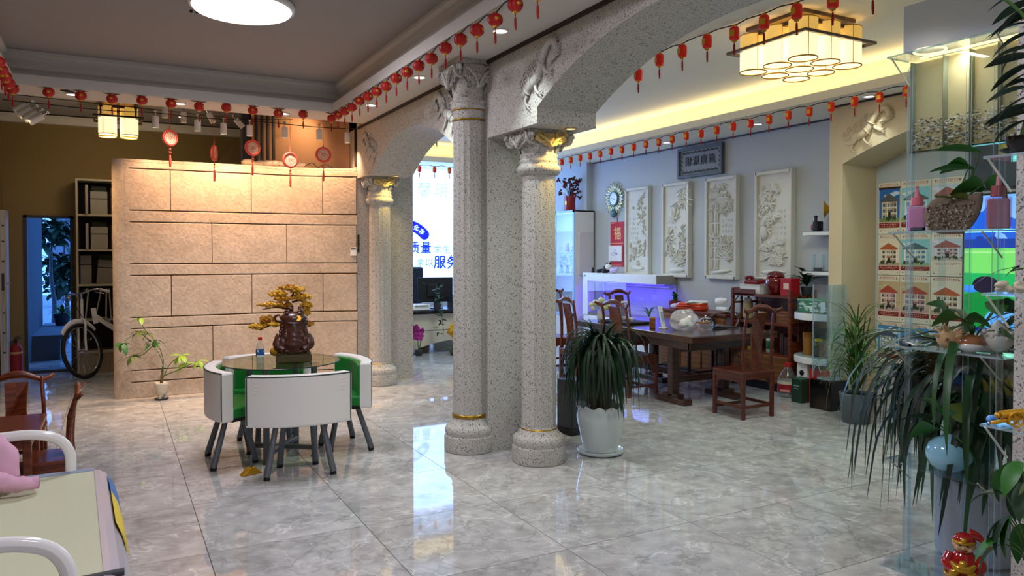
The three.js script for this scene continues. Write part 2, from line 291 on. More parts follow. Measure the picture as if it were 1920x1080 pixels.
// ------------------------------------------------------------------ arcade wall between hall and tea room
{
  const arcPts = (u0, u1, y0, peak, n = 28) => { const h = (u1 - u0) / 2, s = peak - y0, R = (h * h + s * s) / (2 * s), a = Math.asin(h / R), c = (u0 + u1) / 2; return [...Array(n + 1).keys()].map((i) => { const t = -a + 2 * a * i / n; return [c + R * Math.sin(t), peak - R + R * Math.cos(t)]; }); };
  const big = arcPts(1.775, 4.585, 2.632, 2.985).map(([u, y]) => [u < 3.18 ? 3.18 - (3.18 - u) * 1.264 : u, y]);
  const out = [[-1.9, 0], [1.404, 0], [1.404, 2.632], ...big, [4.585, 2.52], [5.373, 2.52], [5.373, 0], [5.75, 0], [5.75, 2.52], ...arcPts(5.99, 8.39, 2.52, 2.87), [9.0, 2.52], [9.0, 0], [12.77, 0], [12.77, SOF], [-1.9, SOF]];
  const g = extr(out, 0.5).applyMatrix4(new THREE.Matrix4().makeBasis(V(0, 0, -1), V(0, 1, 0), V(1, 0, 0))).translate(2.65, 0, 0);
  const arcade = structGroup('wall_arcade');
  mesh('wall_face', boxuv(g), M.granite, arcade);
  mesh('pier_return', boxuv(span(3.15, 3.376, 0, SOF, Z1, -9.0)), M.granite, arcade);
  mesh('top_trim', [span(2.628, 2.65, 3.105, SOF, -8.9, Z0)], M.darkTrim, arcade);
  mesh('end_trim', [span(2.625, 2.65, 2.66, SOF, -9.02, -8.99)], M.darkTrim, arcade);
}
// third arcade: a thick wall with a niche in front of the tea room's long wall
{
  const n = [];
  for (let i = 0; i <= 24; i++) { const t = i / 24, u = 5.2 - t * 3.0; n.push([u, 2.49 + 0.36 * Math.sin(PI * Math.min(1, 0.02 + t)) ** 0.9]); }
  const out = [[5.36, 0], [5.36, SOF], [-1.9, SOF], [-1.9, 0], [2.2, 0], ...n.reverse(), [5.2, 0]];
  const g = extr(out, 0.54).applyMatrix4(new THREE.Matrix4().makeBasis(V(0, 0, -1), V(0, 1, 0), V(1, 0, 0))).translate(6.64, 0, 0);
  struct('wall_niche', boxuv(g), M.tan);
  struct('trim_5', span(6.62, 6.64, 3.112, SOF, -5.37, Z0), M.darkTrim);
  struct('trim_6', span(7.165, 7.18, 3.11, SOF, -10.5, -5.36), M.greyDark);
}
// ------------------------------------------------------------------ curved partition of plaster blocks
{
  const zc = (x) => -9.22 + (x > 1.7 ? 0.26 * (x - 1.7) ** 2 : 0) + 0.03 * Math.sin(x * 1.1);
  const slab = (x0, x1, y0, y1, f, d) => {
    const n = Math.max(1, Math.ceil((x1 - x0) / 0.16)), b = 0.006, s = new THREE.Shape(), pts = [];
    for (let i = 0; i <= n; i++) { const x = x0 + (x1 - x0) * i / n; pts.push([x, -(zc(x) + f)]); }
    for (let i = n; i >= 0; i--) { const x = x0 + (x1 - x0) * i / n; pts.push([x, -(zc(x) + f - d)]); }
    const g = extr(pts, y1 - y0 - 2 * b, b); g.rotateX(-PI / 2).translate(0, y0 + b, 0); return boxuv(g);
  };
  const wall = structGroup('wall_curved');
  mesh('groove_back', slab(0.1, 2.64, 0, 2.60, -0.024, 0.16), M.groove, wall);
  mesh('top_cap', slab(0.09, 2.64, 2.60, 2.635, -0.006, 0.2), M.stucco, wall);
  mesh('end_post', boxuv(G(cyl(0.12, 0.12, 2.635, 0.115, 1.3175, -9.33, 40), span(0.0, 0.12, 0, 2.635, -9.5, -9.33))), M.stucco, wall);
  mesh('jamb_strip', slab(0.125, 0.155, 0, 2.6, 0.002, 0.05), M.stucco, wall);
  const yb = [[0, 0.17, 0], [0.182, 0.3, 0], [0.311, 0.763, 2], [0.775, 0.886, 0], [0.898, 1.349, 1], [1.361, 1.477, 0], [1.489, 1.938, 2], [1.95, 2.067, 0], [2.079, 2.527, 1], [2.539, 2.6, 0]];
  const J = [null, [0.16, 0.575, 1.438, 2.258, 2.64], [0.16, 1.005, 1.84, 2.64]];
  for (const [y0, y1, k] of yb) {
    if (!k) { mesh('band', slab(0.16, 2.64, y0, y1, 0, 0.03), M.stucco, wall); continue; }
    for (let i = 0; i < J[k].length - 1; i++) mesh('block', slab(J[k][i] + (i ? 0.0105 : 0), J[k][i + 1] - 0.0105, y0, y1, 0, 0.03), M.stucco, wall);
  }
}
// ------------------------------------------------------------------ columns
function fluted(r0, r1, y0, y1, n = 16) {
  const seg = n * 8, pos = [], idx = [], rows = 10, uv = [];
  for (let i = 0; i <= rows; i++) for (let j = 0; j <= seg; j++) {
    const t = i / rows, a = j / seg * 2 * PI, e = Math.min(1, Math.min(t, 1 - t) * 25), fl = Math.pow(Math.abs(Math.sin(a * n / 2)), 0.6), r = mix(r0, r1, t) * (1 - 0.055 * e * fl);
    pos.push(Math.sin(a) * r, mix(y0, y1, t), Math.cos(a) * r); uv.push(a * r0, mix(y0, y1, t));
  }
  for (let i = 0; i < rows; i++) for (let j = 0; j < seg; j++) { const a = i * (seg + 1) + j, b = a + seg + 1; idx.push(a, a + 1, b, b, a + 1, b + 1); }
  const g = new THREE.BufferGeometry(); g.setAttribute('position', new THREE.Float32BufferAttribute(pos, 3)); g.setAttribute('uv', new THREE.Float32BufferAttribute(uv, 2)); g.setIndex(idx); g.computeVertexNormals(); return g;
}
const spiral = (R, turns, r0, r1, rev = 1) => { const p = []; for (let i = 0; i <= 22; i++) { const t = i / 22, a = t * turns * 2 * PI * rev, q = R * (1 - 0.85 * t); p.push([q * Math.cos(a), q * Math.sin(a), 0]); } return sweep(p, [r0, r1], 40, 7); };
const acanthus = (L, W) => { const g = leaf(L, W, -0.55, 0.35, 10, (t) => (0.55 + 0.45 * Math.sin(PI * t)) * (1 - 0.75 * t ** 3) * (1 - 0.22 * Math.abs(Math.sin(t * PI * 4)))); return G(g, g.clone().translate(0, -0.012, 0)); };
function capital(parent, y0, y1, r, R, lampGoldSide) {
  const H = y1 - y0, st = [], gl = [];
  st.push(lathe([[r, y0], [r * 1.02, y0 + H * 0.15], [r * 1.1, y0 + H * 0.4], [r * 1.32, y0 + H * 0.7], [R * 0.92, y0 + H * 0.86], [R * 0.95, y0 + H * 0.88], [0, y0 + H * 0.88]]));
  const ab = new THREE.Shape(); for (let k = 0; k < 4; k++) { const a = k * PI / 2 + PI / 4, c = R * 1.28, p = [Math.cos(a) * c, Math.sin(a) * c], q = [Math.cos(a + PI / 4) * R * 0.8, Math.sin(a + PI / 4) * R * 0.8], e = [Math.cos(a + PI / 2) * c, Math.sin(a + PI / 2) * c]; k ? ab.lineTo(...p) : ab.moveTo(...p); ab.quadraticCurveTo(...q, ...e); }
  st.push(extr(ab, H * 0.1, 0.006).rotateX(-PI / 2).translate(0, y0 + H * 0.88, 0));
  for (let k = 0; k < 4; k++) {   // corner volutes
    const a = k * PI / 2 + PI / 4;
    for (const s of [-1, 1]) st.push(place(spiral(R * 0.27, 1.6, 0.014, 0.007, s), [Math.cos(a) * R * 1.08, y0 + H * 0.7, -Math.sin(a) * R * 1.08], 0, a + s * 0.5, 0));
    st.push(place(sweep([[0, 0, 0], [R * 0.35, H * 0.22, 0], [R * 0.75, H * 0.5, 0]], [0.02, 0.018, 0.014], 10, 6), [Math.cos(a) * r * 0.8, y0 + H * 0.32, -Math.sin(a) * r * 0.8], 0, a, 0));
  }
  for (let k = 1; k < 8; k += 2) {
    const a = k * PI / 4, o = [Math.cos(a) * r * 1.0, y0 + H * 0.1, -Math.sin(a) * r * 1.0];
    st.push(place(acanthus(H * 0.62, R * 0.55), o, 0, a, 1.25));
  }
  for (let k = 0; k < 4; k++) {   // scrolled panels between the volutes
    const a = k * PI / 2, c = V(Math.cos(a) * R * 0.93, y0 + H * 0.58, -Math.sin(a) * R * 0.93), set = [];
    for (const s of [-1, 1]) set.push(place(spiral(R * 0.28, 1.3, 0.012, 0.006, s), [c.x - Math.sin(a) * s * R * 0.4, c.y + 0.03, c.z - Math.cos(a) * s * R * 0.4], 0, a + PI / 2, 0), place(sweep([[0, -H * 0.28, 0.005], [s * R * 0.18, -H * 0.02, 0.012], [s * R * 0.55, H * 0.2, 0.006]], [0.012, 0.016, 0.01], 12, 6), c.toArray(), 0, a + PI / 2, 0));
    set.push(place(ball(0.03, 0, 0, 0, 1, 1, 0.5), c.toArray(), 0, a + PI / 2, 0), place(extr([[-R * 0.62, H * 0.26], [R * 0.62, H * 0.26], [R * 0.66, 0.0], [R * 0.5, -H * 0.06], [R * 0.42, -H * 0.14], [R * 0.3, -H * 0.12], [R * 0.22, -H * 0.22], [R * 0.1, -H * 0.19], [0, -H * 0.29], [-R * 0.1, -H * 0.19], [-R * 0.22, -H * 0.22], [-R * 0.3, -H * 0.12], [-R * 0.42, -H * 0.14], [-R * 0.5, -H * 0.06], [-R * 0.66, 0]], 0.012, 0.004), [c.x - Math.cos(a) * 0.02, c.y, c.z + Math.sin(a) * 0.02], 0, a + PI / 2, 0));
    (k === lampGoldSide ? gl : st).push(set);
  }
  mesh('capital', boxuv(G(st)), M.granite, parent);
  if (gl.length) mesh('lamp_gold_panel', G(gl), M.giltAndLampGold, parent).userData.label = 'carved stone panel with warm lamplight painted on as gold';  // downlight glow painted as gold colour on the stone panel
}
function column(name, label, x, z, tall) {
  const t = thing(name, label, 'column', [x, 0, z]);
  mesh('base', boxuv(lathe([[0, 0], [0.203, 0], [0.206, 0.01], [0.206, 0.118], [0.196, 0.13], [0.19, 0.134], [0.198, 0.15], [0.2, 0.172], [0.192, 0.198], [0.176, 0.208], [0.168, 0.214], [0.152, 0.236], [0.14, 0.262], [0.137, 0.28]], 56)), M.granite, t);
  const rb = tall ? 0.285 : 0.25, top = tall ? 2.68 : 2.2;
  mesh('gold_band', lathe([[0.13, rb - 0.014], [0.142, rb - 0.014], [0.144, rb], [0.142, rb + 0.014], [0.13, rb + 0.014]], 48), M.goldBand, t);
  mesh('shaft', fluted(0.135, 0.127, 0.22, top + 0.02), M.granite, t);
  if (tall) {
    for (const y of [2.67, 2.752]) mesh('gold_band', lathe([[0.12, y - 0.008], [0.137, y - 0.006], [0.139, y], [0.137, y + 0.006], [0.12, y + 0.008]], 48), M.goldBand, t);
    mesh('necking', boxuv(lathe([[0.128, 2.67], [0.13, 2.745], [0.142, 2.76], [0.15, 2.775], [0.14, 2.79], [0.145, 2.8], [0.156, 2.812], [0.145, 2.825], [0.13, 2.83]], 48)), M.granite, t);
    capital(t, 2.82, SOF, 0.13, 0.2, -1);
  } else {
    mesh('necking', boxuv(lathe([[0.126, 2.19], [0.15, 2.2], [0.165, 2.225], [0.168, 2.245], [0.16, 2.265], [0.142, 2.275], [0.15, 2.29], [0.152, 2.305], [0.14, 2.318], [0.146, 2.335], [0.144, 2.35], [0.13, 2.36]], 48)), M.granite, t);
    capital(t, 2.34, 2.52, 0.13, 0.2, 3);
  }
  return t;
}
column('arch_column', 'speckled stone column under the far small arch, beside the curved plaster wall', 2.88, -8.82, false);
column('tall_column', 'tall full-height speckled stone column with two gold bands under its capital', 2.56, -5.53, true);
column('arch_column', 'nearest complete speckled stone column carrying the big arch, gold lamplight painted on its capital', 2.89, -4.97, false);
for (const [x, z, t] of [[2.98, -4.66, 0], [2.98, -8.5, 0]]) {
  const d = thing('recessed_light', z > -6 ? 'small warm recessed light above the nearest arch column capital' : 'small warm recessed light above the far arch column capital', 'ceiling light', [x, 2.52, z]);
  mesh('trim_ring', new THREE.TorusGeometry(0.04, 0.008, 8, 24).rotateX(PI / 2).translate(0, -0.002, 0), M.giltAndLampGold, d);
  mesh('lens', cyl(0.036, 0.036, 0.006, 0, -0.002, 0), M.glowWarmSpot, d);
  spot('capital_light', [1, 0.7, 0.2], 1.1, [x, 2.505, z], [x - 0.06, 2.2, z - 0.13], 0.8, 0.9, 1);
}
// ------------------------------------------------------------------ carved dragons on the arch walls
function dragon(label, pos, flip, size, mt = M.granite) {
  const t = thing('dragon_relief', label, 'wall relief', pos, -PI / 2, 'carved dragons above the arches');
  t.scale.set(size, size, size * 0.55); const f = flip ? -1 : 1;
  const P = [[-0.27, -0.1, 0], [-0.22, -0.135, 0.012], [-0.15, -0.13, 0.02], [-0.1, -0.085, 0.022], [-0.03, -0.07, 0.024], [0.03, -0.03, 0.024], [0.07, 0.035, 0.026], [0.11, 0.09, 0.026], [0.165, 0.145, 0.028], [0.225, 0.145, 0.03], [0.255, 0.1, 0.03], [0.24, 0.055, 0.03]].map(([x, y, z]) => [x * f, y, z]);
  const b = [sweep(P, [0.006, 0.022, 0.036, 0.042, 0.042, 0.04, 0.036, 0.032, 0.03, 0.028, 0.026, 0.024], 70, 12)];
  const c = pathOf(P); for (let i = 4; i < 40; i++) { const p = c.getPointAt(i / 42), q = c.getTangentAt(i / 42); b.push(place(new THREE.ConeGeometry(0.012, 0.03, 5), [p.x - q.y * 0.036 * f * f, p.y + q.x * f * f * 0.036, p.z + 0.012], 0, 0, Math.atan2(q.y, q.x))); }
  mesh('body', b, mt, t);
  const h = [ball(0.036, 0.225 * f, 0.045, 0.034, 1.2, 0.9, 0.9), ball(0.024, 0.19 * f, 0.03, 0.04, 1.3, 0.75, 0.8), ball(0.018, 0.19 * f, 0.008, 0.034, 1.3, 0.5, 0.8), ball(0.009, 0.212 * f, 0.06, 0.064), sweep([[0.235 * f, 0.07, 0.04], [0.275 * f, 0.09, 0.035], [0.3 * f, 0.07, 0.025]], [0.009, 0.007, 0.003], 10, 6)];
  for (const k of [0, 1, 2, 3]) h.push(sweep([[0.245 * f, 0.05 + k * 0.014, 0.034], [0.285 * f, 0.04 + k * 0.02, 0.024], [0.31 * f, 0.055 + k * 0.022, 0.012]], [0.01, 0.009, 0.002], 10, 5));
  for (const [u, w] of [[0.2, 0.04], [0.32, 0.046], [0.45, 0.046], [0.57, 0.043]]) { const p = c.getPointAt(u), q = c.getTangentAt(u); h.push(place(new THREE.TorusGeometry(w, 0.007, 6, 20).rotateY(PI / 2), [p.x, p.y, p.z], 0, 0, Math.atan2(q.y, q.x))); }
  mesh('head', h, mt, t);
  for (const [x, y, a] of [[0.09, 0.0, -0.9], [-0.02, -0.1, -1.3], [0.02, 0.03, 1.2], [-0.14, -0.16, -2.0]]) {
    const d = [Math.cos(a) * 0.08, Math.sin(a) * 0.08], L = [sweep([[x * f, y, 0.022], [(x + d[0] * 0.6) * f, y + d[1] * 0.5, 0.03], [(x + d[0] + 0.03) * f, y + d[1], 0.02]], [0.018, 0.014, 0.01], 10, 7)];
    for (const k of [-1, 0, 1]) L.push(sweep([[(x + d[0] + 0.03) * f, y + d[1], 0.02], [(x + d[0] + 0.06) * f, y + d[1] + k * 0.022, 0.022], [(x + d[0] + 0.075) * f, y + d[1] + k * 0.03 - 0.01, 0.012]], [0.007, 0.006, 0.002], 8, 5));
    mesh('claw', L, mt, t);
  }
  const cl2 = []; for (const [x, y, s] of [[-0.24, -0.05, 1], [-0.19, 0.0, 1], [-0.12, 0.03, 1], [-0.05, 0.06, 1], [0.0, 0.11, -1], [0.1, -0.02, -1]]) cl2.push(spiral(0.035, 1.4, 0.011, 0.006, s * f).translate(x * f, y, 0.008), sweep([[(x + 0.035) * f, y, 0.008], [(x + 0.07) * f, y - 0.03, 0.008], [(x + 0.11) * f, y - 0.02, 0.004]], [0.011, 0.009, 0.003], 10, 6));
  mesh('cloud_scroll', cl2, mt, t); return t;
}
dragon('carved stone dragon left of the big arch, above the nearest columns', [2.65, 2.89, -4.57], false, 1.0);
dragon('carved stone dragon partly behind the tall column, right of the far small arch', [2.65, 2.91, -6.2], true, 1.0);
dragon('faint carved stone dragon left of the far small arch, near the curved wall', [2.65, 2.86, -8.45], true, 0.95);
dragon('carved stone dragon on the tan niche wall beyond the tea table', [6.64, 2.86, -4.93], false, 1.0, M.tan);
// ------------------------------------------------------------------ lamps
const ORD = 'first second third fourth fifth sixth seventh eighth ninth tenth eleventh twelfth thirteenth fourteenth fifteenth sixteenth seventeenth eighteenth nineteenth twentieth twenty-first twenty-second twenty-third twenty-fourth twenty-fifth'.split(' ');
for (const [k, z] of [[0, -5.83]]) {
  const t = thing('ceiling_lamp', 'large round white ceiling lamp glowing on the dark tray ceiling of the hall', 'ceiling lamp', [0.86, CEIL, z]);
  mesh('housing', lathe([[0, 0], [0.37, 0], [0.375, -0.02], [0.37, -0.045], [0.35, -0.05]], 56), M.white, t);
  mesh('diffuser', lathe([[0.352, -0.046], [0.34, -0.064], [0.25, -0.078], [0, -0.082]], 56), M.glowCool, t);
  for (const s of [-0.02, 0.02]) mesh('clip', ball(0.012, -0.3 + s, -0.02, -0.33), M.black, t);
}
function downlight(label, x, y, z, glow = M.glowSpot, light) {
  const t = thing('recessed_light', label, 'ceiling light', [x, y, z]);
  mesh('trim_ring', new THREE.TorusGeometry(0.052, 0.008, 8, 28).rotateX(PI / 2).translate(0, -0.003, 0), M.white, t);
  mesh('lens', cyl(0.046, 0.046, 0.008, 0, -0.003, 0), glow, t);
  if (light) spot('recessed_spot', light[0], light[1], [x, y - 0.02, z], [x + (light[2] ?? 0), 0, z + (light[3] ?? 0)], 0.75, 0.7, 1.5);
}
const CW = [0.88, 1, 0.97];
[[-0.33, -8.345, 'first from the left on the far soffit'], [0.62, -8.345, 'second from the left on the far soffit'], [1.665, -8.4, 'third from the left on the far soffit']].forEach(([x, z, w]) => downlight('small white recessed light, ' + w + ' of the hall', x, SOF, z, M.glowSpot, [[1, 0.9, 0.82], 5]));
[[2.36, -7.5, 'farthest'], [2.36, -6.12, 'middle'], [2.36, -4.59, 'nearest']].forEach(([x, z, w]) => downlight('white recessed light in the soffit along the arches, ' + w + ' of three', x, SOF, z, M.glowSpot, [CW, 3.2, 0.25, 0.1]));
[[6.75, -8.11, 'farthest'], [6.73, -6.44, 'middle'], [6.5, -4.8, 'nearest']].forEach(([x, z, w]) => downlight('white recessed light in the tea room soffit above the long wall, ' + w + ' of three', x, SOF, z, M.glowSpot, [CW, 1.3, -0.3]));
downlight('white recessed light in the dark entrance ceiling behind the spotlights', 0.85, CEIL, -11.07, M.glowSpot, [[1, 1, 1], 2]);
// square timber lantern fittings with drum shades
function lanternFitting(name, label, pos, n, gap, r, h, half, drop) {
  const t = thing(name, label, 'ceiling lamp', pos), o = (n - 1) / 2;
  const fr = (s, y, w) => [[-1, 0], [1, 0], [0, -1], [0, 1]].map(([a, b]) => box(a ? w : s * 2 + w, w, a ? s * 2 - w : w, a * s, y, b * s));
  mesh('upper_frame', [fr(half * 0.72, -0.075, 0.032), box(half * 1.5, 0.03, half * 1.5, 0, -0.015, 0)], M.woodDark, t);
  mesh('lower_frame', fr(half, -drop, 0.022), M.woodDark, t);
  for (const a of [-1, 1]) for (const b of [-1, 1]) mesh('hanger', [rod([a * half * 0.72, -0.06, b * half * 0.72], [a * half * 0.72, -drop, b * half * 0.72], 0.014, 6), box(half * 0.3, 0.02, 0.02, a * half * 0.86, -drop, b * half * 0.72)], M.woodDark, t);
  for (let i = 0; i < n; i++) for (let k = 0; k < n; k++) {
    const x = (i - o) * gap, z = (k - o) * gap, y0 = -0.07 - h;
    const sh = mesh('shade', lathe([[r, -0.07 - h * 0.36], [r, y0 + 0.004], [r * 0.97, y0 + 0.004], [r * 0.97, -0.07 - h * 0.36]], 32).translate(x, 0, z), M.shade, t);
    mesh('dim_glow_shade', lathe([[r, -0.07], [r, -0.07 - h * 0.36], [r * 0.97, -0.07 - h * 0.36], [r * 0.97, -0.07]], 32).translate(x, 0, z), M.shadeDimTop, sh);
    mesh('diffuser', cyl(r * 0.95, r * 0.95, 0.006, x, y0 + 0.012, z, 28), M.glowWarm, sh);
    mesh('rim', new THREE.TorusGeometry(r, 0.0055, 6, 32).rotateX(PI / 2).translate(x, y0 + 0.004, z), M.goldBand, sh); mesh('rim', new THREE.TorusGeometry(r, 0.004, 6, 32).rotateX(PI / 2).translate(x, -0.07, z), M.goldBand, sh);
    mesh('seam', box(0.004, h, 0.004, x + r * Math.sin(-0.5), y0 + h / 2, z + r * Math.cos(-0.5)), M.goldBand, sh);
  }
  return t;
}
M.shade = S(0xfff0d0, 0.8, { emissive: 0xffe6b4, emissiveIntensity: 1.0 }); M.shadeDimTop = S(0xf2d79a, 0.8, { emissive: 0xf0b850, emissiveIntensity: 0.42 });  // amber upper band paints the weaker glow above the bulbs
lanternFitting('lantern_chandelier', 'square dark timber ceiling lamp with nine glowing drum shades over the tea room', [4.9, CEIL, -4.25], 3, 0.25, 0.106, 0.3, 0.39, 0.2);
lanternFitting('lantern_chandelier', 'small square timber ceiling lamp with four glowing drum shades in the entrance', [0.075, CEIL, -10.45], 2, 0.235, 0.1, 0.34, 0.26, 0.2);
point('entrance_lantern_light', [1, 0.8, 0.52], 0.8, [0.075, 2.9, -10.45], 8);
// track spotlights that wash the curved wall
{
  const rail = thing('light_track', 'thin black suspended cable track carrying the white cylinder spotlights', 'light track');
  mesh('cable', [tube([[-0.95, 3.125, -8.95], [0.0, 3.1, -8.95], [0.42, 3.115, -8.95], [0.84, 3.1, -8.95], [1.4, 3.112, -8.95], [2.2, 3.1, -8.95], [2.6, 3.115, -8.95]], 0.005, 40, 5)], M.wire, rail);
  mesh('back_cable', tube([[-0.9, 3.3, -9.6], [0.5, 3.26, -9.6], [1.4, 3.24, -9.6], [2.0, 3.28, -9.6]], 0.004, 24, 5), M.wire, rail);
}
const lampShape = () => { const t = new THREE.Group(); mesh('housing', lathe([[0, 0.062], [0.028, 0.062], [0.034, 0.056], [0.034, -0.062], [0.03, -0.064], [0.028, -0.05], [0, -0.05]], 24), M.white, t); mesh('lens', cyl(0.027, 0.027, 0.004, 0, -0.052, 0), M.glowWarmSpot, t); mesh('bracket', [rod([0, 0.06, 0], [0, 0.115, 0], 0.008, 8), box(0.03, 0.02, 0.03, 0, 0.115, 0, 0.004)], M.chrome, t); return t; };
[[0.42, 3.02], [0.84, 3.015], [1.11, 3.0], [1.39, 3.0], [1.78, 3.01], [2.18, 3.015], [2.52, 3.0]].forEach(([x, y], i) => {
  const t = thing('track_spotlight', `white cylinder spotlight straight above the curved wall, ${ORD[i]} from the left`, 'spotlight', [x, y, -8.95], 0, 'white cylinder spotlights above the curved wall');
  t.add(...lampShape().children);
  spot('wall_wash', [1, 0.59, 0.31], i > 4 ? 3.0 : 4.0, [x, y - 0.07, -8.93], [x, 0, -9.3], 0.95, 0.9, 1.5);
});
[[0.55, 3.24, 0], [0.75, 3.2, 0], [1.05, 3.22, 0.5], [1.37, 3.18, 0.75]].forEach(([x, y, a], i) => {
  const t = thing('track_spotlight', `grey cylinder spotlight on the rear cable behind the white ones, ${ORD[i]} from the lamp fitting`, 'spotlight', [x, y, -9.6], 0, 'rear cylinder spotlights');
  t.add(...lampShape().children); t.rotation.z = a;
});
[[-0.83, 3.12], [-0.79, 3.07], [-0.74, 3.03], [-0.69, 3.0]].forEach(([x, y], i) => {
  const t = thing('track_spotlight', `tilted cylinder spotlight in the cluster left on the track, ${ORD[i]} from top`, 'spotlight', [x, y, -9.3 + i * 0.03], 0, 'tilted spotlights in the left cluster');
  t.add(...lampShape().children); t.rotation.set(0.25, 0, -0.95); t.scale.setScalar(1.15);
});
spot('recess_wash', [1, 0.6, 0.34], 2.0, [1.95, 3.4, -9.3], [2.1, 2.95, -9.8], 0.85, 1, 2);
spot('cluster_wash', [1, 0.6, 0.28], 7, [-0.86, 3.0, -9.15], [0.35, 1.2, -9.2], 0.6, 0.8, 2);
// ------------------------------------------------------------------ lantern garlands
function garland(name, label, pts, dip = 0.02) {
  const p = []; pts.forEach((q, i) => { p.push(q); if (i < pts.length - 1) { const n = pts[i + 1]; p.push([(q[0] + n[0]) / 2, (q[1] + n[1]) / 2 + dip, (q[2] + n[2]) / 2]); } });
  const t = thing(name, label, 'garland'); mesh('wire', tube(p, 0.0045, p.length * 3, 5), M.wire, t); return t;
}
const roundProto = (() => {
  const t = new THREE.Group(), gl = []; t.userData = {};
  mesh('globe', lathe([[0.012, 0.036], [0.024, 0.034], [0.036, 0.024], [0.042, 0.008], [0.042, -0.006], [0.036, -0.022], [0.024, -0.033], [0.012, -0.036]], 20), M.red, t);
  for (let k = 0; k < 10; k++) { const a = k / 10 * 2 * PI; gl.push(sweep([[Math.cos(a) * 0.013, 0.036, Math.sin(a) * 0.013], [Math.cos(a) * 0.037, 0.023, Math.sin(a) * 0.037], [Math.cos(a) * 0.043, 0, Math.sin(a) * 0.043], [Math.cos(a) * 0.037, -0.021, Math.sin(a) * 0.037], [Math.cos(a) * 0.013, -0.036, Math.sin(a) * 0.013]], [0.0016, 0.0016], 8, 4)); }
  mesh('rib', gl, M.redDeep, t);
  mesh('gold_patch', place(ball(0.0435, 0, 0, 0, 1, 1, 1, 14), [0.004, 0.001, 0.004], 0, 0, 0, [0.6, 0.52, 0.98]), M.gold, t);
  mesh('cap', [cyl(0.013, 0.015, 0.01, 0, 0.04, 0, 12), cyl(0.015, 0.013, 0.01, 0, -0.04, 0, 12)], M.gold, t);
  mesh('tassel', [rod([0, -0.045, 0], [0, -0.072, 0], 0.003, 5), sweep([[0, -0.07, 0], [0, -0.09, 0], [0.002, -0.135, 0]], [0.006, 0.0075, 0.005], 6, 8)], M.tassel, t);
  return t;
})();
const drumProto = (() => {
  const t = new THREE.Group();
  mesh('shade', lathe([[0.014, 0.046], [0.026, 0.043], [0.032, 0.034], [0.033, 0], [0.032, -0.034], [0.026, -0.043], [0.014, -0.046]], 16), M.redLit, t);
  mesh('gold_patch', place(box(0.034, 0.04, 0.002), [-0.031, 0, 0.006], 0, -PI / 2 + 0.2, 0), M.gold, t);
  mesh('cap', [cyl(0.016, 0.018, 0.012, 0, 0.05, 0, 12), cyl(0.018, 0.015, 0.012, 0, -0.05, 0, 12)], M.gold, t);
  mesh('tassel', [rod([0, -0.055, 0], [0, -0.07, 0], 0.003, 5), sweep([[0, -0.068, 0], [0, -0.095, 0], [0.001, -0.14, 0]], [0.006, 0.0075, 0.005], 6, 8)], M.tassel, t);
  return t;
})();
function hang(proto, name, label, group, pos, turn, s = 1) {
  const t = thing(name, label, 'lantern', pos, turn, group); for (const c of proto.children) t.add(c.clone()); t.scale.setScalar(s);
}
seed(21);
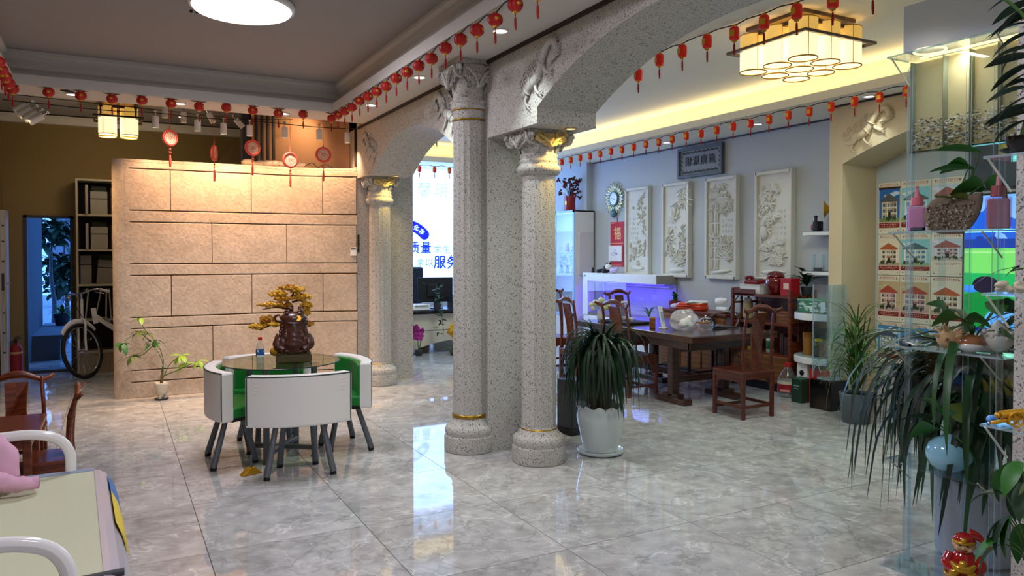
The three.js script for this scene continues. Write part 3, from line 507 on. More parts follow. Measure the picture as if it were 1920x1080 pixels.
{
  const far = []; for (let i = 0; i < 10; i++) far.push([-0.51 + i * 0.258, 3.088 - (i % 3) * 0.006, -8.14]);
  garland('lantern_garland', 'black wire garland of round red lanterns along the far soffit edge', [[-0.77, 3.125, -8.13], ...far.map(([x, y, z]) => [x, y + 0.042, z]), [2.1, 3.12, -8.13]]);
  far.forEach((p, i) => hang(roundProto, 'red_lantern', `round red lantern, ${ORD[i]} from left on the far soffit edge`, 'round lanterns on the far soffit', p, rr(-1, 1), 1.12));
  const left = [[-0.77, 3.08, -7.0], [-0.77, 3.06, -7.2], [-0.77, 3.055, -7.42], [-0.77, 3.05, -7.66], [-0.77, 3.055, -7.95]];
  garland('lantern_garland', 'short wire garland of round red lanterns at the left soffit corner', [[-0.76, 3.12, -6.2], ...left.map(([x, y, z]) => [x, y + 0.042, z]), [-0.77, 3.12, -8.1]]);
  left.forEach((p, i) => hang(roundProto, 'red_lantern', `round red lantern bunched at the left picture edge, ${ORD[i]} from the nearest`, 'round lanterns at the left corner', p, rr(-1, 1), 1.15));
  const right = []; for (let i = 0; i < 18; i++) right.push([2.12, 3.072 - (i % 4) * 0.005, -8.15 + i * 0.264]);
  garland('lantern_garland', 'long black wire garland of round red lanterns along the soffit beside the arches', [[2.12, 3.12, -8.2], ...right.map(([x, y, z]) => [x, y + 0.042, z]), [2.12, 3.12, -3.2]]);
  right.forEach((p, i) => hang(roundProto, 'red_lantern', `round red lantern beside the arches, ${ORD[i]} from the far corner`, 'round lanterns beside the arches', p, rr(-0.8, 1.4), 1.08));
  const conn = thing('cable_joint', 'dark cable joint in the far lantern garland near the left corner', 'cable joint', [-0.36, 3.118, -8.14]); mesh('sleeve', sweep([[-0.06, 0, 0], [0, -0.003, 0], [0.06, -0.01, 0]], [0.004, 0.013, 0.004], 10, 8), M.black, conn);
  const r2 = []; for (let i = 0; i < 23; i++) r2.push([6.24, 3.034 + (i % 3) * 0.004, -10.02 + i * 0.263]);
  garland('lantern_garland', 'black wire garland of drum-shaped red lanterns along the cove edge of the tea room', [[6.24, 3.12, -10.4], ...r2.map(([x, y, z]) => [x, y + 0.055, z]), [6.24, 3.12, -3.9]], 0.012);
  r2.forEach((p, i) => hang(drumProto, 'red_lantern', `red drum lantern on the cove edge, ${ORD[i]} from the far end`, 'drum lanterns on the cove edge', p, rr(-0.5, 0.5), 1.0));
  const n2 = []; for (let i = 0; i < 9; i++) n2.push([3.66, [3.0, 3.06, 3.065, 3.07, 3.06, 3.065, 3.06, 3.05, 3.04][i], -4.74 + i * 0.257]);
  garland('lantern_garland', 'black wire garland of drum-shaped red lanterns hanging behind the big arch', [[3.66, 3.1, -9.4], [3.66, 3.1, -7], [3.66, 3.06, -5.2], ...n2.map(([x, y, z]) => [x, y + 0.055, z]), [3.66, 3.12, -2.5]], 0.012);
  n2.forEach((p, i) => hang(drumProto, 'red_lantern', `red drum lantern behind the big arch, ${ORD[i]} from the far end`, 'drum lanterns behind the big arch', p, rr(-0.5, 0.5), 1.0));
  [[3.66, -9.16], [3.66, -8.89]].forEach(([x, z], i) => hang(drumProto, 'red_lantern', `drum lantern showing its tassel atop the small arch, ${i ? 'right' : 'left'} one`, 'drum lanterns above the small arch', [x, 3.1, z], 0, 1));
  const l2 = [[4.5, 3.0, -11.68], [4.77, 3.0, -11.68], [5.04, 3.0, -11.68]];
  garland('lantern_garland', 'wire garland of red lanterns in front of the bright display wall', [[3.8, 3.125, -11.68], ...l2.map(([x, y, z]) => [x, y + 0.055, z]), [6.1, 3.125, -11.68]]);
  l2.forEach((p, i) => hang(drumProto, 'red_lantern', `red lantern against the bright display wall, ${ORD[i]} from the left`, 'lanterns before the display wall', p, 0.3 * i, 1));
}
// five disc pendants on strings before the curved wall
{
  const discFace = canvasTex(256, 256, (c) => {
    c.fillStyle = '#e9c9a0'; c.fillRect(0, 0, 256, 256); c.strokeStyle = '#c8352a'; c.lineWidth = 9; seed(77);
    c.translate(128, 128); for (let k = 0; k < 12; k++) { c.rotate(PI / 6); c.beginPath(); c.moveTo(20, 0); c.quadraticCurveTo(50, 26, 84, rr(-14, 14)); c.stroke(); } c.beginPath(); c.arc(0, 0, 22, 0, 7); c.stroke(); c.beginPath(); c.arc(0, 0, 96, 0, 7); c.stroke();
  });
  const face = S(0xffffff, 0.7, { map: discFace });
  [[0.546, 2.825, 0.5], [0.983, 2.69, 1.2], [1.382, 2.773, 0.25], [1.793, 2.662, 0.1], [2.17, 2.745, -0.2]].forEach(([x, y, a], i) => {
    const t = thing('disc_pendant', `coral disc ornament with tassel before the curved wall, ${ORD[i]} from the left`, 'ornament', [x * 0.982, 1.6 + (y - 1.6) * 0.982, -8.56], a, 'disc ornaments before the curved wall');
    mesh('ring', lathe([[0.062, -0.012], [0.082, -0.016], [0.09, 0], [0.082, 0.016], [0.062, 0.012], [0.062, -0.012]], 36).rotateX(PI / 2), M.coral, t);
    mesh('face', new THREE.CylinderGeometry(0.066, 0.066, 0.014, 32).rotateX(PI / 2), face, t);
    mesh('string', [rod([0, 0.09, 0], [0, 3.13 - 1.6 - (y - 1.6) * 0.982, 0], 0.0018, 5), ball(0.008, 0, 0.1, 0), ball(0.006, 0, 0.12, 0)], M.coral, t);
    mesh('tassel', [rod([0, -0.09, 0], [0, -0.19, 0], 0.003, 5), ball(0.012, 0, -0.12, 0), box(0.03, 0.014, 0.008, 0, -0.15, 0, 0.003), sweep([[0, -0.18, 0], [0, -0.21, 0], [0, -0.3, 0]], [0.008, 0.013, 0.01], 8, 9)], M.coral, t);
  });
}
// ------------------------------------------------------------------ round glass table with four nesting chairs
{
  const C = [1.17, 0, -6.07];
  const t = thing('glass_table', 'round smoked glass table with a crossed grey steel base before the curved wall', 'table', C);
  mesh('table_top', lathe([[0, 0.738], [0.44, 0.738], [0.446, 0.741], [0.448, 0.744], [0.446, 0.747], [0.44, 0.75], [0, 0.75]], 72), M.tableGlass, t);
  mesh('edge', new THREE.TorusGeometry(0.447, 0.0045, 6, 96).rotateX(PI / 2).translate(0, 0.744, 0), M.tealEdge, t);
  for (let k = 0; k < 4; k++) { const a = k * PI / 2 + 0.62; mesh('leg', [rod([Math.cos(a) * 0.27, 0.01, Math.sin(a) * 0.27], [Math.cos(a) * 0.27, 0.735, Math.sin(a) * 0.27], 0.024, 14), cyl(0.034, 0.034, 0.012, Math.cos(a) * 0.27, 0.732, Math.sin(a) * 0.27), cyl(0.03, 0.03, 0.012, Math.cos(a) * 0.27, 0.006, Math.sin(a) * 0.27)], M.steel, t); }
  for (const a of [0.62, 0.62 + PI / 2]) mesh('cross_bar', bar([Math.cos(a) * 0.27, 0.07, Math.sin(a) * 0.27], [-Math.cos(a) * 0.27, 0.07, -Math.sin(a) * 0.27], 0.045, 0.035), M.steel, t);
  const arcSlab = (r0, r1, a, y0, y1, b = 0.012) => { const s = new THREE.Shape(); s.absarc(0, 0, r1, -a, a, false); s.absarc(0, 0, r0, a, -a, true); s.closePath(); return extr(s, y1 - y0 - 2 * b, b).rotateX(-PI / 2).translate(0, y0 + b, 0); };
  const makeChair = (label, ang, dist, dx = 0) => {
    const o = thing('tub_chair', label, 'chair', [C[0] + Math.cos(ang) * dist + dx, 0, C[2] + Math.sin(ang) * dist], -ang, 'white and green chairs round the glass table');
    // the chair's own +x points away from the table
    const R = 0.72, A = 0.47, off = -0.55;
    mesh('backrest', arcSlab(R - 0.012, R + 0.045, A, 0.368, 0.735, 0.016).translate(off, 0, 0), M.leather, o);
    mesh('inner_pad', arcSlab(R - 0.05, R - 0.014, A - 0.06, 0.45, 0.715, 0.012).translate(off, 0, 0), M.green, o);
    const seat = new THREE.Shape(); seat.absarc(off, 0, R - 0.03, -A, A, false); seat.lineTo(-0.2, 0.15); seat.lineTo(-0.2, -0.15); seat.closePath();
    mesh('seat', extr(seat, 0.05, 0.015).rotateX(-PI / 2).translate(0, 0.40, 0), M.green, o);
    mesh('seat_shell', extr(seat, 0.02, 0.008).rotateX(-PI / 2).translate(0, 0.368, 0), M.black, o);
    const rim = []; for (let i = -8; i <= 8; i++) { const a = A * 1.02 * i / 8; rim.push([off + Math.cos(a) * (R + 0.06), 0.729, -Math.sin(a) * (R + 0.06)]); }
    const side = (s) => [[off + Math.cos(A * 1.02) * (R + 0.06), 0.725, s * Math.sin(A * 1.02) * (R + 0.06)], [off + Math.cos(A * 1.02) * (R + 0.062), 0.55, s * Math.sin(A * 1.02) * (R + 0.062)], [off + Math.cos(A * 1.02) * (R + 0.06), 0.385, s * Math.sin(A * 1.02) * (R + 0.06)]];
    mesh('piping', [tube(rim, 0.005, 40, 6)], M.piping, o);
    for (const s of [-1, 1]) mesh('piping', tube(side(s), 0.005, 16, 6), M.piping, o);
    for (const s of [-1, 1]) for (let k = 0; k < 4; k++) mesh('seam_crease', sweep([[off + Math.cos(A * 0.93) * (R + 0.062), 0.7 - k * 0.028, s * Math.sin(A * 0.93) * (R + 0.062)], [off + Math.cos(A * 0.85) * (R + 0.06), 0.692 - k * 0.027, s * Math.sin(A * 0.85) * (R + 0.06)], [off + Math.cos(A * 0.76) * (R + 0.061), 0.69 - k * 0.026, s * Math.sin(A * 0.76) * (R + 0.061)]], [0.001, 0.006, 0.001], 8, 6), M.leather, o);
    for (const [x, z, X, Z] of [[0.09, 0.16, 0.19, 0.23], [0.09, -0.16, 0.19, -0.23], [-0.04, 0.1, -0.12, 0.13], [-0.04, -0.1, -0.12, -0.13]]) { const l = mesh('leg', rod([x, 0.372, z], [X, 0.02, Z], 0.02, 14, 0.024), M.steel, o); mesh('foot_cap', rod([X, 0, Z], [X - (X - x) * 0.07, 0.03, Z - (Z - z) * 0.07], 0.023, 14, 0.022), M.blackRubber, l); }
    return o;
  };
  makeChair('white leather tub chair with its back to the camera, nearest at the glass table', PI / 2 + 0.15, 0.5, 0.1);
  makeChair('white leather tub chair on the left of the glass table, nearest the potted seedling', PI + 0.02, 0.34);
  makeChair('white and green tub chair on the right of the glass table, beside the far column', -0.05, 0.47);
  makeChair('white tub chair behind the glass table, its green seat seen through the glass', -PI / 2, 0.45);
  // toad carving
  const f = thing('toad_carving', 'dark brown carved toad ornament on a flat base with an amber bead tree behind', 'ornament', [1.25, 0.75, -5.99], -0.2);
  mesh('base', [box(0.27, 0.062, 0.19, 0, 0.031, 0, 0.012), box(0.25, 0.02, 0.17, 0, 0.068, 0, 0.008)], S(0x4f4420, 0.55), f);
  seed(91);
  const brown = M.carving = Pm(0x4a2216, 0.35, { clearcoat: 0.4, clearcoatRoughness: 0.2 });
  mesh('body', carve([sweep([[0, 0.07, 0], [0, 0.13, 0], [0, 0.21, 0], [0, 0.3, 0], [0, 0.36, -0.005]], [0.1, 0.122, 0.112, 0.1, 0.085], 24, 20), ball(0.075, 0, 0.16, 0.045, 1.1, 0.95, 0.7), ...[-1, 1].flatMap((s) => [ball(0.055, s * 0.075, 0.15, 0.05, 0.8, 1.4, 0.9), sweep([[s * 0.1, 0.21, 0.03], [s * 0.12, 0.14, 0.065], [s * 0.07, 0.095, 0.09]], [0.035, 0.038, 0.024], 14, 10), ball(0.02, s * 0.06, 0.09, 0.09, 1.6, 0.7, 1), ...(s < 0 ? [sweep([[-0.08, 0.31, 0.0], [-0.125, 0.315, 0], [-0.14, 0.345, 0], [-0.12, 0.365, 0], [-0.09, 0.35, 0.01]], [0.006, 0.007, 0.007, 0.006, 0.005], 20, 8)] : []), ball(0.03, s * 0.085, 0.24, 0.05, 0.7, 1.5, 0.8), ball(0.026, s * 0.05, 0.21, 0.085, 1.2, 0.8, 0.6)])], 95, 0.0075), brown, f);
  mesh('head', [ball(0.086, 0, 0.335, 0.02, 1.2, 0.72, 0.9), ...[...Array(30).keys()].map((k) => ball(rr(0.007, 0.016), rr(-0.1, 0.1), rr(0.2, 0.36), rr(0.055, 0.085), 1, 1, 0.7, 8)), sweep([[-0.072, 0.325, 0.05], [-0.03, 0.305, 0.085], [0.03, 0.305, 0.085], [0.072, 0.325, 0.05]], [0.008, 0.013, 0.013, 0.008], 16, 8), sweep([[-0.06, 0.35, 0.055], [0, 0.345, 0.082], [0.06, 0.35, 0.055]], [0.008, 0.011, 0.008], 14, 8), ...[-1, 1].flatMap((s) => [ball(0.021, s * 0.045, 0.375, 0.05), ball(0.01, s * 0.047, 0.38, 0.069), sweep([[s * 0.02, 0.385, 0.055], [s * 0.05, 0.402, 0.05], [s * 0.08, 0.385, 0.03]], [0.006, 0.009, 0.004], 10, 6)]), ...[...Array(9).keys()].map((k) => ball(rr(0.012, 0.02), rr(-0.06, 0.06), rr(0.385, 0.42), rr(-0.04, 0.03)))], brown, f);
  mesh('coin_heap', [...Array(46).keys()].map(() => place(cyl(0.018, 0.018, 0.006, 0, 0, 0, 10), [rr(-0.115, 0.115), rr(0.08, 0.115), rr(-0.06, 0.09)], rr(-0.6, 0.6), 0, rr(-0.6, 0.6))), brown, f).userData.kind = 'stuff';
  mesh('mouth_coin', place(cyl(0.022, 0.022, 0.006, 0, 0, 0, 14), [0.035, 0.345, 0.088], 1.3), M.gold, f);
  mesh('ingot', [ball(0.04, -0.14, 0.085, 0.02, 1, 0.9, 1), ball(0.026, -0.135, 0.13, 0.0, 0.8, 1.3, 1)], S(0xc08a22, 0.35, { metalness: 0.3 }), f);
  const tr = thing('amber_bead_tree', 'small ornamental tree of amber yellow beads twisting up behind the toad', 'ornament tree', [1.25, 0.75, -6.09]);
  mesh('trunk', [sweep([[0, 0.0, 0], [-0.02, 0.3, 0.01], [0.01, 0.42, 0], [-0.03, 0.47, 0.02], [0.02, 0.53, 0], [0.0, 0.6, 0]], [0.022, 0.02, 0.016, 0.012, 0.009, 0.005], 40, 8), sweep([[-0.02, 0.3, 0], [-0.12, 0.3, 0.02], [-0.24, 0.25, 0.02]], [0.012, 0.008, 0.004], 16, 6), sweep([[0, 0.4, 0], [-0.1, 0.42, 0], [-0.22, 0.41, 0]], [0.01, 0.007, 0.003], 14, 6), sweep([[0.01, 0.46, 0], [0.08, 0.47, 0], [0.14, 0.4, 0]], [0.01, 0.007, 0.003], 14, 6)], S(0x5a3a16, 0.7), tr);
  const clumps = [[-0.01, 0.575, 0, 0.085, 0.035], [0.05, 0.56, 0.02, 0.06, 0.03], [-0.1, 0.53, 0, 0.07, 0.035], [-0.06, 0.49, 0.02, 0.07, 0.028], [0.09, 0.5, 0.01, 0.075, 0.04], [-0.16, 0.45, 0.01, 0.1, 0.026], [-0.06, 0.44, 0.0, 0.07, 0.028], [0.12, 0.43, 0.01, 0.05, 0.05], [0.11, 0.37, 0, 0.04, 0.03], [-0.19, 0.33, 0.02, 0.055, 0.045], [-0.25, 0.28, 0.02, 0.07, 0.028], [-0.12, 0.295, 0.03, 0.09, 0.022], [0.13, 0.28, 0, 0.05, 0.03], [0.07, 0.33, 0, 0.05, 0.05]];
  clumps.forEach(([x, y, z, rx, ry], k) => { const g = []; for (let i = 0; i < 70; i++) { const a = rr(0, 6.28), q = Math.sqrt(rnd()); g.push(place(new THREE.IcosahedronGeometry(0.0115, 0), [x + Math.cos(a) * rx * q, y + rr(-1, 1) * ry * (1.15 - q), z + Math.sin(a) * rx * 0.7 * q], rnd() * 3, rnd() * 3, 0, [1.25, 0.8, 1])); } const m = mesh('bead_cluster', g, k % 3 ? M.amber ??= S(0xd6a01c, 0.4) : M.amber2 ??= S(0xb87d12, 0.4), tr); m.userData.kind = 'stuff'; });
  // water bottle
  const b = thing('water_bottle', 'small clear plastic water bottle with a red cap and blue label on the glass table', 'bottle', [0.99, 0.75, -5.96]);
  mesh('bottle', lathe([[0, 0], [0.028, 0], [0.031, 0.006], [0.031, 0.05], [0.029, 0.056], [0.031, 0.062], [0.031, 0.12], [0.028, 0.14], [0.014, 0.172], [0.013, 0.185], [0, 0.185]], 24), M.pet, b);
  mesh('water', lathe([[0, 0.004], [0.027, 0.004], [0.028, 0.05], [0.028, 0.105], [0, 0.105]], 20), Pm(0xeaf4f4, 0.03, { transmission: 1, thickness: 0, ior: 1.33 }), b);
  mesh('cap', cyl(0.0155, 0.0155, 0.022, 0, 0.195, 0, 20), M.red, b);
  mesh('label', lathe([[0.0316, 0.055], [0.0318, 0.058], [0.0318, 0.112], [0.0316, 0.114]], 28), S(0xffffff, 0.5, { map: canvasTex(256, 128, (c, w, h) => { c.fillStyle = '#e8eef4'; c.fillRect(0, 0, w, h); c.fillStyle = '#1f5fae'; c.fillRect(0, 10, w, 66); c.fillStyle = '#7a2a30'; c.fillRect(150, 70, 60, 58); c.strokeStyle = '#fff'; c.lineWidth = 7; for (const x of [30, 90, 160, 216]) { c.beginPath(); c.moveTo(x, 30); c.lineTo(x + 22, 58); c.moveTo(x + 22, 28); c.lineTo(x, 58); c.stroke(); } }) }), b);
}
// ------------------------------------------------------------------ potted seedling by the curved wall
{
  const t = thing('potted_seedling', 'thin-stemmed green potted seedling in a small white pot against the curved wall', 'plant', [0.455, 0, -9.0]);
  mesh('saucer', lathe([[0, 0], [0.06, 0], [0.075, 0.014], [0.07, 0.016], [0, 0.012]], 24), M.greyDark, t);
  mesh('pot', [lathe([[0, 0.06], [0.055, 0.06], [0.066, 0.155], [0.078, 0.158], [0.078, 0.185], [0.068, 0.187], [0.064, 0.165], [0, 0.16]], 28), ...[0, 1, 2].map((k) => cyl(0.014, 0.02, 0.06, Math.cos(k * 2.1) * 0.035, 0.032, Math.sin(k * 2.1) * 0.035, 10))], S(0xd9d3c4, 0.6), t);
  mesh('soil', cyl(0.064, 0.064, 0.006, 0, 0.168, 0), M.soil, t);
  const stems = [[[0, 0.16, 0], [0.02, 0.35, 0], [-0.02, 0.5, 0.02], [-0.08, 0.6, 0.03]], [[0, 0.3, 0], [0.02, 0.42, 0.02], [-0.04, 0.62, 0.03], [-0.12, 0.72, 0.04]], [[0, 0.2, 0], [0.1, 0.4, 0.02], [0.2, 0.46, 0.03]], [[0.03, 0.26, 0], [0.18, 0.32, 0.03], [0.36, 0.4, 0.03]], [[-0.1, 0.64, 0.03], [-0.22, 0.74, 0.03], [-0.36, 0.66, 0.04]], [[-0.08, 0.6, 0.03], [-0.2, 0.5, 0.05], [-0.28, 0.52, 0.05]]];
  mesh('stem', sweep([[0, 0.15, 0], [0.005, 0.26, 0], [0.02, 0.34, 0]], [0.018, 0.014, 0.006], 12, 8), M.stem, t);
  for (const s of stems) mesh('twig', sweep(s, [0.006, 0.0045, 0.003], 14, 6), M.stemGreen, t);
  const LG = [0, 1, 2].map((k) => leaf(0.115 + k * 0.015, 0.04 + k * 0.008, 0.35, 0.2, 6, LANCE)); seed(17);
  const clusters = [[-0.09, 0.61, 0.03, 6, 'd'], [-0.13, 0.73, 0.04, 5, 'o'], [0.2, 0.47, 0.03, 6, 'l'], [0.38, 0.4, 0.03, 5, 'l'], [0.24, 0.38, 0.03, 5, 'l'], [-0.37, 0.64, 0.04, 6, 'd'], [-0.28, 0.5, 0.05, 8, 'o'], [-0.22, 0.76, 0.03, 5, 'o'], [-0.05, 0.66, 0.03, 4, 'd'], [-0.2, 0.9, 0.03, 4, 'l']];
  const mm = { d: M.leafMid, o: M.leafOlive, l: M.leafLime };
  for (const [x, y, z, n, c] of clusters) for (let k = 0; k < n; k++) { const l = aim(mesh('leaf', LG[k % 3], mm[c], t), k / n * 6.28 + rr(-0.3, 0.3), rr(-0.9, 0.35), rr(-0.4, 0.4)); l.position.set(x, y, z); l.scale.setScalar(rr(0.8, 1.1)); }
  mesh('twig', sweep([[-0.12, 0.72, 0.04], [-0.18, 0.82, 0.03], [-0.2, 0.9, 0.03]], [0.004, 0.003, 0.002], 10, 5), M.stemGreen, t);
}
// ------------------------------------------------------------------ entrance: shelf of sample boards, bicycle, extinguisher, door
{
  const t = thing('display_shelf', 'tall pale open shelf unit holding sample boards beside the doorway', 'shelf', [0, 0, -11.54]), inn = S(0x2a1d1a, 0.8), fr = S(0xbdb4a0, 0.6);
  for (const x of [-0.415, 0.44]) mesh('side_panel', span(x - 0.012, x + 0.012, 0, 2.585, -0.18, 0.18), fr, t);
  mesh('back_panel', span(-0.41, 0.43, 0, 2.58, -0.2, -0.18), inn, t);
  for (const y of [0.282, 0.712, 1.177, 1.642, 2.108, 2.573]) mesh('shelf_board', span(-0.403, 0.428, y - 0.012, y + 0.012, -0.18, 0.18), fr, t);
  mesh('plinth', span(-0.403, 0.428, 0, 0.27, 0.13, 0.17), S(0xa8977a, 0.7), t);
  const bm = [S(0xa9a49a, 0.7), S(0x8d8880, 0.7), S(0x6b5148, 0.7)], ribbon = S(0x1d2a1c, 0.7), tape = S(0x1c1a1a, 0.7);
  const board = (lab, x, y, w, h, m, lean, top) => { const o = thing('sample_board', lab, 'sample board', [x, y + 0.013, -11.5], 0, 'sample boards on the entrance shelf'); mesh('panel', box(w, h, 0.02, 0, h / 2, 0, 0.002), m, o); if (top) mesh('dark_top', box(w * 0.9, 0.07, 0.03, 0, h + 0.035, 0, 0.01), ribbon, o); mesh('tape', box(w + 0.002, 0.012, 0.022, 0, h * 0.68, 0), tape, o); o.rotation.z = lean; return o; };
  board('pale grey sample board on the top shelf of the entrance shelf unit', -0.16, 2.108, 0.2, 0.31, bm[0], 0, true); board('brown sample board at the right of the top shelf, half hidden', 0.06, 2.108, 0.16, 0.36, bm[2], 0, false);
  board('grey sample board on the second shelf from the top', -0.16, 1.642, 0.2, 0.3, bm[0], 0, true); board('brownish sample board at the right of the second shelf', 0.06, 1.642, 0.16, 0.33, bm[2], 0, false);
  board('leaning grey sample board on the third shelf from the top', -0.1, 1.177, 0.2, 0.32, bm[1], -0.08, true); board('grey sample board behind at the left of the third shelf', -0.32, 1.177, 0.13, 0.38, bm[1], 0, false);
  [-0.33, -0.22, -0.09, -0.03, 0.06].forEach((x, i) => { const o = thing('sample_slab', `thin sample panel standing edge-on on the fourth shelf, ${ORD[i]} from the left`, 'sample panel', [x, 0.726, -11.48], 0, 'edge-on sample panels'); mesh('panel', box(0.018, 0.4, 0.26, 0, 0.2, 0, 0.003), bm[0], o); o.rotation.z = [-0.1, -0.2, -0.02, 0.05, -0.12][i]; });
  [[-0.33, 1.655], [-0.33, 2.12]].forEach(([x, y], i) => { const o = thing('sample_slab', `narrow pale panel at the left end of the ${i ? 'top' : 'second'} shelf`, 'sample panel', [x + 0.03, y + 0.001, -11.42]); mesh('panel', box(0.03, i ? 0.38 : 0.34, 0.2, 0, i ? 0.19 : 0.17, 0, 0.003), bm[0], o); });
  const ex = thing('fire_extinguisher', 'red fire extinguisher standing on the floor beside the doorway', 'fire extinguisher', [-1.12, 0, -11.55]);
  mesh('tank', lathe([[0, 0], [0.068, 0], [0.072, 0.012], [0.072, 0.34], [0.06, 0.39], [0.03, 0.42], [0.025, 0.44], [0, 0.44]], 28), M.redDeep, ex);
  mesh('label', lathe([[0.0725, 0.3], [0.0727, 0.302], [0.0727, 0.325], [0.0725, 0.327]], 28), S(0xc9a06a, 0.6), ex);
  mesh('valve', [cyl(0.018, 0.022, 0.05, 0, 0.455, 0, 14), bar([-0.02, 0.485, 0], [0.06, 0.5, 0], 0.018, 0.012), bar([-0.02, 0.5, 0], [0.05, 0.53, 0], 0.018, 0.01)], M.black, ex);
  mesh('hose', tube([[-0.02, 0.465, 0.02], [-0.075, 0.44, 0.03], [-0.085, 0.34, 0.03], [-0.08, 0.2, 0.03]], 0.008, 20, 7), M.blackRubber, ex);
  const d = thing('door_leaf', 'pale marbled edge of an open door leaf with lock and handle, left of the doorway', 'door', [-1.22, 0, -11.42]);
  const veinTex = dataTex(256, (i, x, y) => { const k = 178 + (fa[((y * 4) % fN) * fN + x * 2] - 0.46) * 150; return [cl(k), cl(k - 4), cl(k - 10)]; });
  mesh('leaf_edge', box(0.075, 2.14, 0.3, 0, 1.075, 0, 0.004), S(0xffffff, 0.5, { map: veinTex }), d);
  mesh('lock', box(0.03, 0.22, 0.01, 0, 1.24, 0.151, 0.003), M.greyDark, d);
  mesh('handle', [rod([0.035, 1.22, 0.13], [0.09, 1.22, 0.13], 0.011, 10), rod([0.08, 1.22, 0.13], [0.08, 1.22, 0.24], 0.01, 10)], M.chrome, d);
  for (const y of [0.35, 0.6, 0.85, 1.5, 1.75, 1.95]) mesh('keep', box(0.028, 0.02, 0.006, 0.005, y, 0.151), M.greyDark, d);
}
{ // bicycle, its front wheel towards the camera
  const t = thing('bicycle', 'white city bicycle half hidden behind the left end of the curved wall', 'bicycle', [-0.3, 0, -10.92]);
  const wh = (parent, name) => { const w = new THREE.Group(); w.name = name; parent.add(w); mesh('tyre', new THREE.TorusGeometry(0.335, 0.024, 12, 56), M.blackRubber, w); mesh('rim', new THREE.TorusGeometry(0.308, 0.011, 8, 56), M.chrome, w); const sp = []; for (let k = 0; k < 28; k++) { const a = k / 28 * 2 * PI; sp.push(rod([Math.cos(a) * 0.02, Math.sin(a) * 0.02, (k % 2 ? 1 : -1) * 0.025], [Math.cos(a + 0.3) * 0.305, Math.sin(a + 0.3) * 0.305, 0], 0.0014, 4)); } mesh('spoke', sp, M.chrome, w); mesh('hub', place(cyl(0.024, 0.024, 0.08, 0, 0, 0, 14), [0, 0, 0], PI / 2), M.chrome, w); return w; };
  const white = M.whiteGloss, fork = new THREE.Group(); fork.name = 'steering'; t.add(fork); fork.rotation.order = 'YXZ'; fork.rotation.set(-0.19, 0.95, 0);
  // the fork's own +x points forward along the turned wheel
  fork.scale.x = -1; 
  wh(fork, 'front_wheel').position.set(0, 0.36, 0);
  mesh('fork', [...[-1, 1].map((s) => tube([[0, 0.36, s * 0.055], [-0.03, 0.5, s * 0.05], [-0.09, 0.74, s * 0.04], [-0.1, 0.78, 0]], 0.014, 16, 8)), rod([-0.1, 0.77, 0], [-0.16, 1.02, 0], 0.018, 12)], white, fork);
  const fen = []; for (let k = 0; k <= 10; k++) { const a = 0.7 + k / 10 * 1.75; fen.push([Math.cos(a) * 0.385, 0.36 + Math.sin(a) * 0.385, 0]); } mesh('fender', sweep(fen, [0.03, 0.034, 0.034, 0.03], 26, 8, 0.35, [0, 0, 1]), white, fork);
  mesh('handlebar', [rod([-0.16, 1.0, 0], [-0.17, 1.1, 0], 0.014, 10), tube([[-0.32, 1.06, 0.29], [-0.2, 1.12, 0.2], [-0.16, 1.1, 0.06], [-0.16, 1.1, -0.06], [-0.2, 1.12, -0.2], [-0.32, 1.06, -0.29]], 0.0125, 30, 9)], M.chrome, fork);
  for (const s of [-1, 1]) { mesh('grip', rod([-0.32, 1.06, s * 0.29], [-0.23, 1.11, s * 0.225], 0.018, 10), white, fork); mesh('brake_lever', tube([[-0.2, 1.09, s * 0.18], [-0.16, 1.07, s * 0.24], [-0.2, 1.04, s * 0.3]], 0.006, 12, 6), M.chrome, fork); }
  mesh('cable', [tube([[-0.2, 1.1, 0.18], [-0.02, 1.12, 0.14], [0.02, 0.95, 0.05], [-0.08, 0.78, 0.03]], 0.004, 20, 5), tube([[-0.2, 1.1, -0.18], [0.0, 1.06, -0.14], [0.04, 0.9, -0.04], [-0.1, 0.74, -0.03]], 0.004, 20, 5)], M.black, fork);
  mesh('bell', ball(0.022, -0.15, 1.125, 0.1), M.chrome, fork);
  const B = [0.12, 0.0, -0.08];
  mesh('frame', [bar([0.07, 0.9, -0.03], [0.1, 0.7, -0.02], 0.06, 0.05), bar([0.08, 0.8, -0.03], [0.55, 0.42, -0.15], 0.085, 0.06), bar([0.55, 0.42, -0.15], [0.68, 0.86, -0.18], 0.04, 0.04), bar([0.55, 0.42, -0.15], [0.98, 0.36, -0.26], 0.03, 0.03), bar([0.64, 0.74, -0.17], [0.98, 0.36, -0.26], 0.025, 0.025)], white, t);
  mesh('frame_badge', place(box(0.12, 0.03, 0.004), [0.22, 0.735, -0.025], 0, 0.25, -0.68), M.grey, t);
  mesh('saddle', sweep([[0.55, 0.93, -0.15], [0.68, 0.93, -0.18], [0.8, 0.95, -0.22]], [0.025, 0.05, 0.075], 10, 10, 0.5, [0, 1, 0]), M.black, t);
  const rw = wh(t, 'rear_wheel'); rw.position.set(0.98, 0.36, -0.26); rw.rotation.y = 0.27;
}
